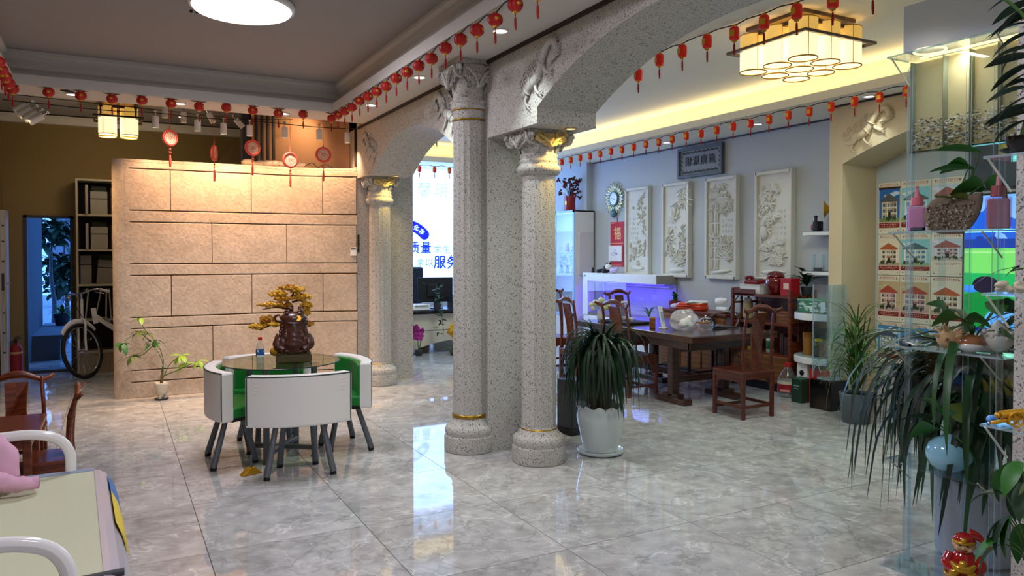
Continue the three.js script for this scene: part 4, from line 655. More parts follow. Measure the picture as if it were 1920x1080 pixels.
// ------------------------------------------------------------------ yoke-back wooden chairs (local: the sitter faces -z, the back is at +z)
function yokeChair(label, pos, turn, o = {}) {
  const w = o.w ?? 0.42, d = o.d ?? 0.42, sh = o.sh ?? 0.46, H = o.h ?? 1.06, m = o.m ?? M.woodRed, hx = w / 2 - 0.02, hz = d / 2 - 0.02;
  const t = thing('wooden_chair', label, 'chair', pos, turn, o.group);
  mesh('seat', boxuv(span(-w / 2, w / 2, sh - 0.028, sh, -d / 2, d / 2, 0.008), 1.3), m, t);
  mesh('seat_frame', boxuv(G(span(-hx, hx, sh - 0.075, sh - 0.028, -d / 2 + 0.005, -d / 2 + 0.028), span(-hx, hx, sh - 0.075, sh - 0.028, d / 2 - 0.028, d / 2 - 0.005), span(-w / 2 + 0.005, -w / 2 + 0.028, sh - 0.075, sh - 0.028, -hz, hz), span(w / 2 - 0.028, w / 2 - 0.005, sh - 0.075, sh - 0.028, -hz, hz)), 1.3), m, t);
  const apron = (L) => extr([[-L, 0], [L, 0], [L, -0.12], [L - 0.018, -0.12], [L - 0.03, -0.05], [L - 0.07, -0.03], [-L + 0.07, -0.03], [-L + 0.03, -0.05], [-L + 0.018, -0.12], [-L, -0.12]], 0.012);
  mesh('apron', [apron(hx - 0.015).translate(0, sh - 0.075, -d / 2 + 0.012), ...[-1, 1].map((s) => apron(hz - 0.015).rotateY(PI / 2).translate(s * (w / 2 - 0.018) - 0.006, sh - 0.075, 0))], m, t);
  for (const s of [-1, 1]) {
    mesh('leg', boxuv(bar([s * hx, 0, -hz], [s * hx, sh - 0.03, -hz], 0.036, 0.036), 1.3), m, t);
    mesh('leg', boxuv(bar([s * hx, 0, hz], [s * hx, sh - 0.02, hz], 0.036, 0.036), 1.3), m, t);
    mesh('back_post', boxuv(sweep([[s * hx, sh - 0.02, hz], [s * hx * 0.98, sh + (H - sh) * 0.4, hz - 0.005], [s * hx * 0.93, H - 0.1, hz + 0.025], [s * hx * 0.92, H - 0.02, hz + 0.045]], [0.017, 0.015, 0.015, 0.016], 16, 8), 1.3), m, t);
    mesh('stretcher', bar([s * hx, sh * 0.26, -hz], [s * hx, sh * 0.26, hz], 0.02, 0.028), m, t);
  }
  mesh('stretcher', bar([-hx, sh * 0.17, -hz], [hx, sh * 0.17, -hz], 0.03, 0.03), m, t);
  mesh('stretcher', bar([-hx, sh * 0.26, hz], [hx, sh * 0.26, hz], 0.02, 0.028), m, t);
  const sw = w * 0.17, sp = extr([[-sw * 1.05, 0], [sw * 1.05, 0], [sw * 0.95, (H - sh) * 0.3], [sw, (H - sh) * 0.6], [sw * 1.12, H - sh - 0.05], [-sw * 1.12, H - sh - 0.05], [-sw, (H - sh) * 0.6], [-sw * 0.95, (H - sh) * 0.3]], 0.012, 0.002);
  { const p = sp.attributes.position; for (let i = 0; i < p.count; i++) { const k = p.getY(i) / (H - sh); p.setZ(i, p.getZ(i) + 0.05 * k * k - 0.035 * Math.sin(k * PI)); } sp.computeVertexNormals(); }
  mesh('splat', boxuv(sp.translate(0, sh - 0.005, hz - 0.005), 1.3), m, t);
  const y = H - 0.025;
  mesh('crest_rail', boxuv(sweep([[-w * 0.6, y + 0.012, hz + 0.075], [-w * 0.54, y - 0.005, hz + 0.06], [-w * 0.43, y - 0.018, hz + 0.045], [-w * 0.26, y + 0.006, hz + 0.042], [-w * 0.12, y + 0.026, hz + 0.042], [w * 0.12, y + 0.026, hz + 0.042], [w * 0.26, y + 0.006, hz + 0.042], [w * 0.43, y - 0.018, hz + 0.045], [w * 0.54, y - 0.005, hz + 0.06], [w * 0.6, y + 0.012, hz + 0.075]], [0.017, 0.021, 0.019, 0.024, 0.03, 0.03, 0.024, 0.019, 0.021, 0.017], 44, 10, 0.62, [0, 0, 1]), 1.3), m, t);
  return t;
}
// low tea set at the left edge
yokeChair('low wooden yoke-back chair cut by the left edge, behind the low wooden table', [-0.66, 0, -6.62], PI, { w: 0.4, d: 0.36, sh: 0.3, h: 0.665 });
yokeChair('low wooden yoke-back chair seen edge-on, right of the low wooden table', [-0.4, 0, -6.05], PI / 2, { w: 0.38, d: 0.3, sh: 0.2, h: 0.66 });
{
  const t = thing('low_table', 'low red-brown wooden tea table cut by the left edge of the picture', 'table', [-0.85, 0, -5.98]);
  mesh('table_top', boxuv(span(-0.42, 0.42, 0.42, 0.45, -0.34, 0.34, 0.008), 1.2), M.woodRed, t);
  mesh('apron', boxuv(G(span(-0.36, 0.36, 0.34, 0.42, 0.27, 0.3), span(-0.36, 0.36, 0.34, 0.42, -0.3, -0.27), span(-0.37, -0.34, 0.34, 0.42, -0.28, 0.28), span(0.34, 0.37, 0.34, 0.42, -0.28, 0.28)), 1.2), M.woodRed, t);
  for (const x of [-0.35, 0.35]) for (const z of [-0.28, 0.28]) mesh('leg', boxuv(bar([x, 0, z], [x, 0.42, z], 0.05, 0.05), 1.2), M.woodRed, t);
  mesh('shelf', boxuv(span(-0.36, 0.36, 0.1, 0.125, -0.29, 0.29), 1.2), M.woodRed, t);
  // bench with a cream mesh seat
  const b = thing('lounge_bench', 'white metal bench with cream mesh seat and curved armrests at the lower left', 'bench', [0.185, 0, 0], 0.04);
  const seatG = new THREE.PlaneGeometry(0.62, 1.46, 20, 20); { const p = seatG.attributes.position; for (let i = 0; i < p.count; i++) p.setZ(i, -0.018 * (1 - (p.getX(i) / 0.31) ** 2) * (1 - (p.getY(i) / 0.75) ** 4) + 0.003 * Math.sin(p.getY(i) * 13) * (0.31 - Math.abs(p.getX(i)))); seatG.computeVertexNormals(); }
  seatG.rotateX(-PI / 2).translate(-0.415, 0.456, -3.77);
  const weave = canvasTex(64, 64, (c) => { c.fillStyle = '#cdd0b4'; c.fillRect(0, 0, 64, 64); c.fillStyle = '#c2c5a6'; for (let i = 0; i < 16; i++) for (let k = 0; k < 16; k++) if ((i + k) % 2) c.fillRect(i * 4, k * 4, 4, 4); }); weave.wrapS = weave.wrapT = THREE.RepeatWrapping; weave.repeat.set(16, 36);
  mesh('seat', seatG, S(0xffffff, 0.75, { map: weave, ...DS }), b);
  const film = Pm(0xb9b3bd, 0.35, { clearcoat: 0.2 });
  mesh('front_edge', extr([[-0.105, 0.459], [-0.08, 0.455], [-0.05, 0.436], [-0.02, 0.37], [-0.026, 0.37], [-0.056, 0.432], [-0.084, 0.449], [-0.105, 0.451]], 1.5).translate(0, 0, -4.5), film, b);
  mesh('film_skirt', extr([[-0.02, 0.372], [0.004, 0.28], [0.0, 0.28], [-0.026, 0.372]], 1.5).translate(0, 0, -4.5), Pm(0xd8d4dc, 0.3, { transmission: 0.6, thickness: 0 }), b);
  mesh('edge_strip', span(-0.73, -0.1, 0.444, 0.462, -4.54, -4.49, 0.008), S(0x8f9bb0, 0.5), b);
  mesh('label', [extr([[-0.048, 0.438], [-0.016, 0.37], [0.0, 0.31], [-0.004, 0.31], [-0.022, 0.37]], 0.3).translate(0.006, 0.002, -4.46)], S(0x4f7fc4, 0.6), b).userData.label = 'blue printed label on the seat edge';
  mesh('label', [extr([[-0.048, 0.438], [-0.016, 0.37], [0.002, 0.29], [-0.003, 0.29], [-0.022, 0.37]], 0.5).translate(0.008, 0.002, -4.14)], S(0xf0d24a, 0.6), b).userData.label = 'yellow printed label on the seat edge';
  const arm = (z) => sweep([[-0.9, 0.665, z], [-0.55, 0.672, z], [-0.36, 0.668, z], [-0.26, 0.63, z], [-0.215, 0.56, z], [-0.21, 0.45, z], [-0.21, 0.3, z]], [0.026, 0.026], 44, 12, 0.6, [0, 0, 1]);
  mesh('armrest', arm(-4.53), M.whiteGloss, b); mesh('armrest', arm(-2.86), M.whiteGloss, b);
  for (const z of [-4.53, -2.86]) mesh('leg', [rod([-0.21, 0.32, z], [-0.16, 0.0, z], 0.02, 12), rod([-0.72, 0.45, z], [-0.8, 0.0, z], 0.02, 12), rod([-0.74, 0.42, z], [-0.19, 0.42, z], 0.018, 10)], M.whiteGloss, b);
  mesh('end_bar', rod([-0.4, 0.455, -3.0], [-0.04, 0.452, -3.02], 0.014, 10), M.greyDark, b);
  mesh('backrest', [span(-0.78, -0.765, 0.47, 0.95, -4.5, -2.9, 0.005)], M.mesh, b);
  const c = thing('pink_garment', 'pale pink knitted garment dropped on the far end of the bench', 'clothing', [-0.47, 0.465, -4.36]);
  mesh('body', carve([sweep([[-0.3, 0.03, 0.08], [-0.2, 0.14, 0.05], [-0.09, 0.2, -0.01], [-0.03, 0.14, 0.0], [0.0, 0.03, 0.03]], [0.08, 0.11, 0.085, 0.08, 0.06], 40, 24, 0.8), ball(0.14, -0.24, 0.08, 0.04, 1.2, 0.9, 1.0, 30)], 26, 0.008), M.pink, c);
  mesh('sleeve', carve([sweep([[-0.06, 0.06, 0.1], [0.0, 0.05, 0.13], [0.07, 0.034, 0.14], [0.13, 0.03, 0.12]], [0.055, 0.048, 0.042, 0.032], 26, 18, 0.85)], 70, 0.006), M.pink, c); mesh('cuff_band', place(cyl(0.03, 0.03, 0.03, 0, 0, 0, 20), [0.128, 0.03, 0.121], 0, 0.2, PI / 2), M.pink, c);
  mesh('cuff_shade_disc', place(cyl(0.022, 0.022, 0.012, 0, 0, 0, 16), [0.139, 0.03, 0.119], 0, 0.2, PI / 2), S(0x4a2c34, 0.9), c);  // dark disc stands in for the shade inside the cuff
}
// ------------------------------------------------------------------ glyphs drawn stroke by stroke
const GL = {
  fu: '22,5 30,15|8,25 42,25 12,60|28,42 28,98|34,48 44,60|50,12 92,12|55,24 88,24 88,44 55,44 55,24|50,54 94,54 94,96 50,96 50,54|50,75 94,75|72,54 72,96',
  cai: '12,8 44,8 44,70 12,70 12,8|12,28 44,28|12,48 44,48|20,72 8,95|36,72 48,95|54,30 96,30|78,5 78,92 66,86|76,34 54,76',
  yuan: '10,8 22,20|6,36 18,46|8,92 24,60|32,10 96,10|36,10 34,60 26,96|62,14 56,24|48,26 84,26 84,58 48,58 48,26|48,42 84,42|66,58 66,94 56,88|50,68 42,86|80,68 92,86',
  guang: '50,2 56,12|14,16 94,16|18,16 16,60 6,96|34,28 80,28|46,20 46,38|66,20 66,38|28,38 90,38|38,48 78,48 78,76 38,76 38,48|38,62 78,62|58,38 58,76|44,80 32,96|70,80 86,96',
  jin: '10,10 20,22|6,38 22,38 22,74 8,86|4,90 30,86 96,94|50,6 36,34|42,30 42,80|42,30 90,30|66,8 70,26|66,30 66,80|44,46 86,46|44,62 86,62|42,80 94,80',
  xin: '6,8 46,8|26,0 26,28|10,18 42,18|12,28 40,28 40,38 12,38 12,28|12,38 8,50|56,6 86,6 82,20 94,22|54,28 92,28|62,28 90,48|88,28 56,50|14,58 88,54|50,50 50,72|48,60 10,78|52,60 92,78|30,76 72,76 72,98 30,98 30,76|30,87 72,87',
  yue: '8,14 44,14|10,44 42,44|4,78 46,72|26,14 26,76|58,8 58,60 46,96|58,8 92,8 92,96 82,90|58,34 92,34|58,60 92,60',
  yan: '22,18 32,34|78,10 60,30|50,4 48,24 20,52|50,28 84,50|24,62 32,76|80,56 64,74|50,50 46,72 14,98|50,74 90,98',
  zhi: '80,4 20,12|22,12 20,60 8,96|24,30 92,30|56,14 54,44|36,44 82,44 82,76|36,44 36,76|58,52 56,76 24,96|64,80 88,96',
  liang: '26,4 76,4 76,30 26,30 26,4|26,17 76,17|6,40 94,40|22,48 78,48 78,74 22,74 22,48|22,61 78,61|50,48 50,96|16,84 84,84|6,96 94,96',
  qiu: '8,26 92,26|50,4 50,92 38,86|18,40 32,54|44,58 12,84|86,38 58,58|54,50 92,88|70,6 82,18',
  sheng: '26,8 10,46|20,30 88,30|50,4 50,92|18,60 84,60|6,92 96,92',
  cun: '8,20 92,20|44,4 30,48 4,74|24,50 24,96|44,40 84,40 62,56|64,54 64,90 52,86|36,66 94,66',
  yi: '16,12 16,80 44,62|40,20 52,36|80,8 72,56 44,94|68,62 92,94',
  fw: '14,8 14,66 4,96|14,8 40,8 40,92 30,88|14,34 40,34|14,58 40,58|54,8 54,96|54,8 88,8 88,34 74,32|56,46 88,46 60,94|62,54 94,94',
  wu: '40,4 12,40|36,16 80,16 8,56|28,20 92,56|20,64 82,64 76,96 60,92|48,54 44,74 14,98',
  hua: '34,6 8,50|24,34 24,96|86,20 44,54|54,8 54,84 92,84 92,68',
};
const strokes = (k) => GL[k].split('|').map((s) => s.split(' ').map((p) => p.split(',').map(Number)));
function glyph(c, k, x, y, s, w, color) { c.strokeStyle = color; c.lineWidth = w; c.lineCap = c.lineJoin = 'round'; for (const st of strokes(k)) { c.beginPath(); st.forEach(([a, b], i) => (i ? c.lineTo(x + a / 100 * s, y + b / 100 * s) : c.moveTo(x + a / 100 * s, y + b / 100 * s))); c.stroke(); } }
// strokes as raised bars, for carved lettering: character box s metres, local x right, y up
function glyphGeo(k, x, y, s, w, d) { const g = []; for (const st of strokes(k)) for (let i = 0; i < st.length - 1; i++) { const [a, b] = st[i], [e, f] = st[i + 1]; g.push(bar([x + a / 100 * s, y - b / 100 * s, 0], [x + e / 100 * s, y - f / 100 * s, 0], w, d)); } return g; }
// ------------------------------------------------------------------ bright display wall and reception desk, seen through the small arch
{
  const W = 3.3, H = 2.3;   // x 3.42..6.72, y 0.83..3.13
  const px = (x) => (x - 3.42) / W * 2048, py = (y) => (3.13 - y) / H * 1428;
  const tex = canvasTex(2048, 1428, (c, w, h) => {
    c.fillStyle = '#ffffff'; c.fillRect(0, 0, w, h);
    const put = (k, x, y, s, lw, col) => glyph(c, k, px(x), py(y), s / W * 2048, lw, col);
    for (const [k, x] of [['xin', 4.86], ['yue', 5.18], ['yan', 5.49]]) put(k, x, 2.89, 0.27, 5, '#a89c90');
    c.strokeStyle = '#1418d8'; c.lineWidth = 116; c.beginPath(); c.arc(px(4.6), py(1.6), 0.515 / W * 2048, -2.3, -0.72); c.stroke();
    for (const [k, a] of [['hua', -1.1], ['cun', -0.86], ['zhi', -1.34], ['yan', -1.58]]) { c.save(); c.translate(px(4.6) + Math.cos(a) * 320, py(1.6) + Math.sin(a) * 320); c.rotate(a + PI / 2); glyph(c, k, -32, -32, 64, 10, '#eef2ff'); c.restore(); }
    put('zhi', 4.69, 1.81, 0.21, 13, '#0c2a9a'); put('liang', 4.91, 1.81, 0.21, 13, '#0c2a9a'); put('qiu', 5.16, 1.755, 0.16, 5, '#3a6a72'); put('sheng', 5.345, 1.755, 0.16, 5, '#3a6a72'); put('cun', 5.53, 1.755, 0.16, 5, '#3a6a72'); put('yi', 5.76, 1.755, 0.16, 5, '#3a6a72');
    put('qiu', 4.84, 1.5, 0.13, 6, '#2f7f9a'); put('yi', 5.0, 1.52, 0.17, 6, '#1f4f6a'); put('fw', 5.17, 1.56, 0.24, 15, '#0c2a9a'); put('wu', 5.42, 1.56, 0.24, 15, '#0c2a9a'); put('sheng', 5.7, 1.52, 0.16, 6, '#1f4f6a');
  });
  const t = thing('display_wall', 'bright white luminous wall panel with blue lettering behind the reception desk', 'illuminated sign', [0, 0, -12.72]);
  mesh('panel', new THREE.PlaneGeometry(W, H).translate(5.07, 1.98, 0.012), S(0x0a0a0a, 0.5, { emissive: new THREE.Color(0.9, 1.5, 3.3), emissiveIntensity: 1, emissiveMap: tex }), t);
  mesh('frame', span(3.42, 6.72, 0.83, 3.12, -0.045, 0.008), M.white, t);
  struct('backdrop_wall', span(3.376, 3.42, 0, SOF, -12.77, -12.2), M.white);
  // desk: a pale counter with a bowed lower panel
  const d = thing('reception_desk', 'pale reception desk with dark counter top and bowed front before the display wall', 'desk', [4.9, 0, -11.3]);
  const pale = S(0xd6cfb8, 0.55), dk = S(0x23242a, 0.4);
  mesh('counter_top', span(-1.1, 1.3, 0.67, 0.7, -0.38, 0.3, 0.006), dk, d);
  mesh('front_panel', span(-1.08, 1.28, 0.33, 0.66, 0.16, 0.2, 0.004), pale, d);
  mesh('groove_panel', [span(-1.08, 1.28, 0.635, 0.66, 0.2, 0.22), span(-1.08, 1.28, 0.37, 0.375, 0.2, 0.206)], dk, d);
  { const s = new THREE.Shape(); s.moveTo(-1.08, 0.33); s.lineTo(1.28, 0.33); s.lineTo(1.28, 0.0); s.lineTo(1.1, 0.0); s.quadraticCurveTo(0.1, 0.42, -0.9, 0.0); s.lineTo(-1.08, 0); s.closePath(); mesh('arched_panel', extr(s, 0.04).translate(0, 0, 0.16), pale, d); }
  mesh('side_panel', [span(-1.08, -1.04, 0, 0.66, -0.36, 0.18), span(1.24, 1.28, 0, 0.66, -0.36, 0.18), span(-0.2, 0.2, 0, 0.6, -0.3, -0.26)], pale, d);
  const mo = thing('monitor', 'dark computer monitor seen from behind on the reception desk', 'monitor', [4.62, 0.7, -11.3]);
  mesh('screen', [box(0.62, 0.4, 0.025, 0, 0.31, 0, 0.012), box(0.3, 0.2, 0.03, 0, 0.3, 0.022, 0.01)], M.black, mo); mesh('stand', [box(0.06, 0.2, 0.03, 0, 0.12, 0.02), cyl(0.11, 0.12, 0.015, 0, 0.008, 0.01)], M.black, mo); mesh('emblem', [box(0.05, 0.008, 0.003, 0.02, 0.33, 0.039), box(0.008, 0.02, 0.003, -0.2, 0.42, 0.02)], M.grey, mo);
  const oc = thing('office_chair', 'black high-backed office chair behind the monitor at the reception desk', 'chair', [4.3, 0, -11.95]);
  mesh('backrest', [box(0.52, 0.62, 0.1, 0.1, 1.06, 0, 0.045), box(0.26, 0.26, 0.09, -0.05, 1.44, -0.02, 0.04)], S(0x14203a, 0.6), oc); mesh('seat', box(0.52, 0.1, 0.5, 0.1, 0.5, 0.2, 0.04), S(0x14203a, 0.6), oc); mesh('base', [cyl(0.03, 0.03, 0.4, 0.1, 0.26, 0.15), ...[0, 1, 2, 3, 4].map((k) => bar([0.1, 0.1, 0.15], [0.1 + Math.cos(k * 1.257) * 0.28, 0.05, 0.15 + Math.sin(k * 1.257) * 0.28], 0.04, 0.035))], M.black, oc);
  const pr = thing('printer', 'low pale printer on the left of the reception desk counter', 'printer', [4.22, 0.7, -11.15]);
  mesh('body', box(0.4, 0.09, 0.26, 0, 0.045, 0, 0.015), M.white, pr); mesh('tray', box(0.22, 0.012, 0.1, 0.06, 0.075, 0.1, 0.004), M.greyDark, pr);
  const bx = thing('desk_tray', 'stack of black and white desk trays at the right of the counter', 'desk tray', [4.98, 0.7, -11.2]);
  for (let k = 0; k < 3; k++) mesh('tray', box(0.3, 0.012, 0.22, 0, 0.03 + k * 0.075, 0, 0.004), M.greyDark, bx); for (const x of [-0.14, 0.14]) mesh('side', box(0.01, 0.2, 0.2, x, 0.1, 0), M.greyDark, bx); mesh('paper', [box(0.2, 0.02, 0.16, 0.02, 0.05, 0), box(0.12, 0.05, 0.1, 0, 0.06, 0.1, 0.01)], S(0xbcd2f0, 0.6), bx);
  // trailing plant, orchids, planters
  seed(41);
  const tp = thing('trailing_plant', 'dark trailing plant standing on and hanging over the reception desk edge', 'plant', [4.53, 0.7, -10.97]);
  mesh('pot', lathe([[0, 0], [0.05, 0], [0.065, 0.1], [0.06, 0.1], [0, 0.09]], 20).translate(0, 0, -0.02), M.greyDark, tp);
  const HG = [leaf(0.1, 0.07, 0.4, 0.2, 6, HEART), leaf(0.08, 0.055, 0.5, 0.25, 6, HEART)];
  mesh('vine', [sweep([[0, 0.1, 0], [0.02, 0.28, 0.02], [0.03, 0.4, 0.02]], [0.006, 0.004, 0.003], 10, 5), sweep([[0, 0.1, 0], [0.03, 0.12, 0.08], [0.03, -0.1, 0.1], [0.06, -0.36, 0.09]], [0.006, 0.004, 0.003], 16, 5)], M.stemGreen, tp);
  for (let k = 0; k < 34; k++) { const up = k < 20, y = up ? rr(0.08, 0.42) : rr(-0.38, 0.08), l = aim(mesh('leaf', HG[k % 2], M.leafDark, tp), rr(0, 6.28), rr(-0.9, 0.4), rr(-0.5, 0.5)); l.position.set(rr(-0.05, 0.06), y, up ? rr(-0.03, 0.05) : rr(0.08, 0.12)); }
  const orchid = (label, x, z, col, n, yc, sx, sy) => {
    const o = thing('potted_orchid', label, 'flowers', [x, 0, z]); mesh('pot', lathe([[0, 0], [0.05, 0], [0.065, 0.09], [0.055, 0.09], [0, 0.08]], 20), M.greyDark, o); const pm = S(col, 0.6, DS), pg = leaf(0.075, 0.062, 0.3, 0.3, 5, LANCE);
    mesh('stem', [sweep([[0, 0.08, 0], [0.03, yc * 0.6, 0.0], [-sx * 0.3, yc, 0.02]], [0.008, 0.006, 0.004], 14, 6), sweep([[0, 0.08, 0], [-0.02, yc * 0.7, 0.02], [sx * 0.4, yc * 1.08, 0.02]], [0.008, 0.006, 0.004], 14, 6)], M.stemGreen, o);
    for (let k = 0; k < n; k++) { const f = new THREE.Group(); f.name = 'blossom'; o.add(f); f.position.set(rr(-sx, sx), yc + rr(-sy, sy), rr(-0.03, 0.08)); for (let j = 0; j < 5; j++) { const l = mesh('petal', pg, pm, f); l.rotation.set(0, 0, 0); aim(l, 0, j / 5 * 6.28 + rr(-0.2, 0.2), PI / 2); } f.rotation.set(rr(-0.5, 0.5), rr(-0.6, 0.6), 0); }
    return o;
  };
  orchid('magenta artificial orchid at the left in front of the reception desk', 4.2, -10.95, 0x9c1578, 9, 0.36, 0.13, 0.09);
  const yo = orchid('yellow orchid in a round planter in front of the reception desk', 4.76, -10.75, 0xe8ab12, 16, 0.36, 0.17, 0.14);
  mesh('planter', lathe([[0, 0], [0.09, 0], [0.12, 0.06], [0.115, 0.07], [0, 0.06]], 24), S(0x5a4a34, 0.8), yo);
  const sg = [strap(0.24, 0.022, 1.1, 1.2, 7), strap(0.2, 0.025, 0.8, 1.3, 7)]; for (let k = 0; k < 26; k++) { const l = mesh('leaf', sg[k % 2], M.leafMid, yo); l.position.set(0, 0.06, 0); l.rotation.y = rr(0, 6.28); }
  const bk = thing('woven_planter', 'brown woven round planter on the floor under the reception desk arch', 'planter', [4.44, 0, -11.35]);
  mesh('basket', lathe([[0, 0], [0.085, 0], [0.095, 0.2], [0.085, 0.205], [0.07, 0.19], [0, 0.19]], 28), S(0x7a6450, 0.9), bk); mesh('weave', [...Array(7).keys()].map((k) => new THREE.TorusGeometry(0.087 + k * 0.0014, 0.006, 6, 30).rotateX(PI / 2).translate(0, 0.02 + k * 0.028, 0)), S(0x94806a, 0.9), bk);
  const bb = thing('blue_bin', 'small blue plastic bin on the floor left of the woven planter', 'bin', [4.18, 0, -11.4]); mesh('bin', lathe([[0, 0], [0.08, 0], [0.1, 0.24], [0.09, 0.24], [0.075, 0.02], [0, 0.02]], 24), S(0x5a86c8, 0.5), bb); mesh('rim', new THREE.TorusGeometry(0.098, 0.008, 8, 28).rotateX(PI / 2).translate(0, 0.24, 0), M.white, bb);
}
// ------------------------------------------------------------------ tea room: things on the long wall (local +z faces the room, local x runs towards the camera)
const WX = 7.18, onWall = (y, z, off = 0) => [WX - off, y, z];
function wallThing(name, label, cat, y, z, group) { return thing(name, label, cat, onWall(y, z), -PI / 2, group); }
{ // four carved panels and a plaque
  const blob = (x, y, rx, ry, a, h = 0.022) => place(ball(1, 0, 0, 0, 1, 1, 1, 8), [x, y, 0.05], 0, 0, a, [rx, ry, h]);
  const leafB = (x, y, L, W, a) => place(ball(1, 0, 0, 0, 1, 1, 1, 8), [x + Math.cos(a) * L / 2, y + Math.sin(a) * L / 2, 0.05], 0, 0, a, [L / 2, W / 2, 0.02]);
  const spray = (x, y, n, L, W, a0, a1) => [...Array(n).keys()].map((k) => leafB(x + rr(-0.015, 0.015), y + rr(-0.015, 0.015), L * rr(0.7, 1.15), W, a0 + (a1 - a0) * k / Math.max(1, n - 1) + rr(-0.15, 0.15)));
  const branch = (pts, r0, r1) => sweep(pts.map(([x, y]) => [x, y, 0.05]), [r0, r1], pts.length * 5, 6);
  const flower = (x, y, r, n = 6) => [...[...Array(n).keys()].map((k) => leafB(x, y, r, r * 0.55, k / n * 6.283)), blob(x, y, r * 0.25, r * 0.25, 0, 0.02)];
  const insc = (x0, y0, cols, rows, dx, dy) => { const g = [], ks = Object.keys(GL); for (let i = 0; i < cols; i++) for (let k = 0; k < rows; k++) { const st = strokes(ks[(i * 5 + k * 3) % ks.length]); for (const s of st.slice(0, 5)) { const [a, b] = s[0], [e, f] = s[s.length - 1]; g.push(bar([x0 + i * dx + a / 100 * dx * 0.66, y0 - k * dy - b / 100 * dy * 0.62, 0.046], [x0 + i * dx + e / 100 * dx * 0.66 + 0.001, y0 - k * dy - f / 100 * dy * 0.62, 0.046], 0.004, 0.008)); } } return g; };
  const make = (label, z, draw) => {
    const t = wallThing('carved_panel', label, 'wall relief', 1.935, z, 'four carved panels on the long wall'), w = 0.28, h = 0.665;
    mesh('back_board', span(-w, w, -h, h, 0, 0.045), M.relief, t);
    mesh('frame', [span(-w - 0.012, -w + 0.03, -h - 0.012, h + 0.012, 0, 0.075, 0.006), span(w - 0.03, w + 0.012, -h - 0.012, h + 0.012, 0, 0.075, 0.006), span(-w, w, h - 0.03, h + 0.012, 0, 0.075, 0.006), span(-w, w, -h - 0.012, -h + 0.03, 0, 0.075, 0.006), span(-w + 0.045, -w + 0.052, -h + 0.05, h - 0.05, 0.04, 0.052), span(-w + 0.045, w - 0.045, h - 0.057, h - 0.05, 0.04, 0.052), span(-w + 0.045, w - 0.045, -h + 0.05, -h + 0.057, 0.04, 0.052)], M.relief, t);
    const { carving, text } = draw(); const c = mesh('carving', carving, M.relief, t); c.userData.kind = 'stuff'; const i = mesh('inscription', text, M.relief, t); i.userData.kind = 'stuff';
  };
  seed(101);
  make('carved stone-coloured panel of plum branches, farthest of the four on the long wall', -9.25, () => { const g = [branch([[0.18, 0.6], [0.08, 0.42], [0.12, 0.25], [0.02, 0.1]], 0.012, 0.004), branch([[0.23, -0.1], [0.14, -0.0], [0.17, 0.14]], 0.01, 0.004), branch([[-0.18, -0.25], [-0.02, -0.38], [0.16, -0.3], [0.2, -0.12]], 0.012, 0.006)]; for (let k = 0; k < 26; k++) g.push(flower(rr(0.02, 0.2), rr(0.2, 0.55), 0.022, 5)); for (let k = 0; k < 8; k++) g.push(flower(rr(0.12, 0.22), rr(-0.1, 0.2), 0.022, 5)); for (let k = 0; k < 48; k++) g.push(flower(rr(-0.2, 0.2), rr(-0.52, -0.15), rr(0.018, 0.032), 5)); g.push(flower(-0.1, 0.37, 0.025, 5), blob(0, -0.56, 0.17, 0.04, 0)); return { carving: g, text: insc(-0.2, 0.22, 5, 6, 0.048, 0.075) }; });
  make('carved stone-coloured panel of orchids and grasses, second from the far end', -8.36, () => { const g = []; for (const [x, y] of [[0.14, 0.52], [0.2, 0.42], [0.05, 0.4], [0.16, 0.58]]) g.push(spray(x, y, 9, 0.17, 0.018, -2.8, 0.6)); g.push(spray(-0.02, 0.14, 8, 0.18, 0.02, 0.4, 2.6)); for (let k = 0; k < 17; k++) g.push(spray(rr(-0.2, 0.18), rr(-0.42, -0.08), 6, 0.12, 0.017, rr(-3, 0), rr(0.5, 2.6))); for (let k = 0; k < 7; k++) g.push(spray(rr(-0.08, 0.2), rr(-0.56, -0.4), 6, 0.11, 0.017, 0.2, 2.9)); g.push(spray(0.13, 0.02, 4, 0.1, 0.014, -0.9, 1.2), blob(0.02, -0.58, 0.18, 0.03, 0)); return { carving: g, text: insc(-0.19, 0.13, 5, 5, 0.044, 0.075) }; });
  make('carved stone-coloured panel of tall bamboo stalks, third from the far end', -7.45, () => { const g = []; for (const x of [-0.2, -0.165, -0.1, -0.06]) for (let k = 0; k < 7; k++) g.push(branch([[x, -0.56 + k * 0.16], [x + 0.006, -0.42 + k * 0.16]], 0.014, 0.014)); for (let k = 0; k < 26; k++) g.push(spray(rr(-0.23, 0.06), rr(0.22, 0.58), 5, 0.1, 0.02, rr(-2.6, -1.2), rr(-0.6, 0.3))); for (let k = 0; k < 7; k++) g.push(spray(rr(0.06, 0.18), rr(0.24, 0.42), 5, 0.09, 0.018, rr(-3, -1), rr(0, 1.5))); for (let k = 0; k < 14; k++) g.push(spray(rr(-0.06, 0.2), rr(-0.5, -0.18), 6, 0.13, 0.018, rr(-0.5, 0.4), rr(1.5, 3))); g.push(spray(-0.12, -0.16, 10, 0.12, 0.02, 0.2, 3), blob(0, -0.58, 0.2, 0.025, 0.1)); return { carving: g, text: insc(0.02, 0.12, 4, 7, 0.052, 0.072) }; });
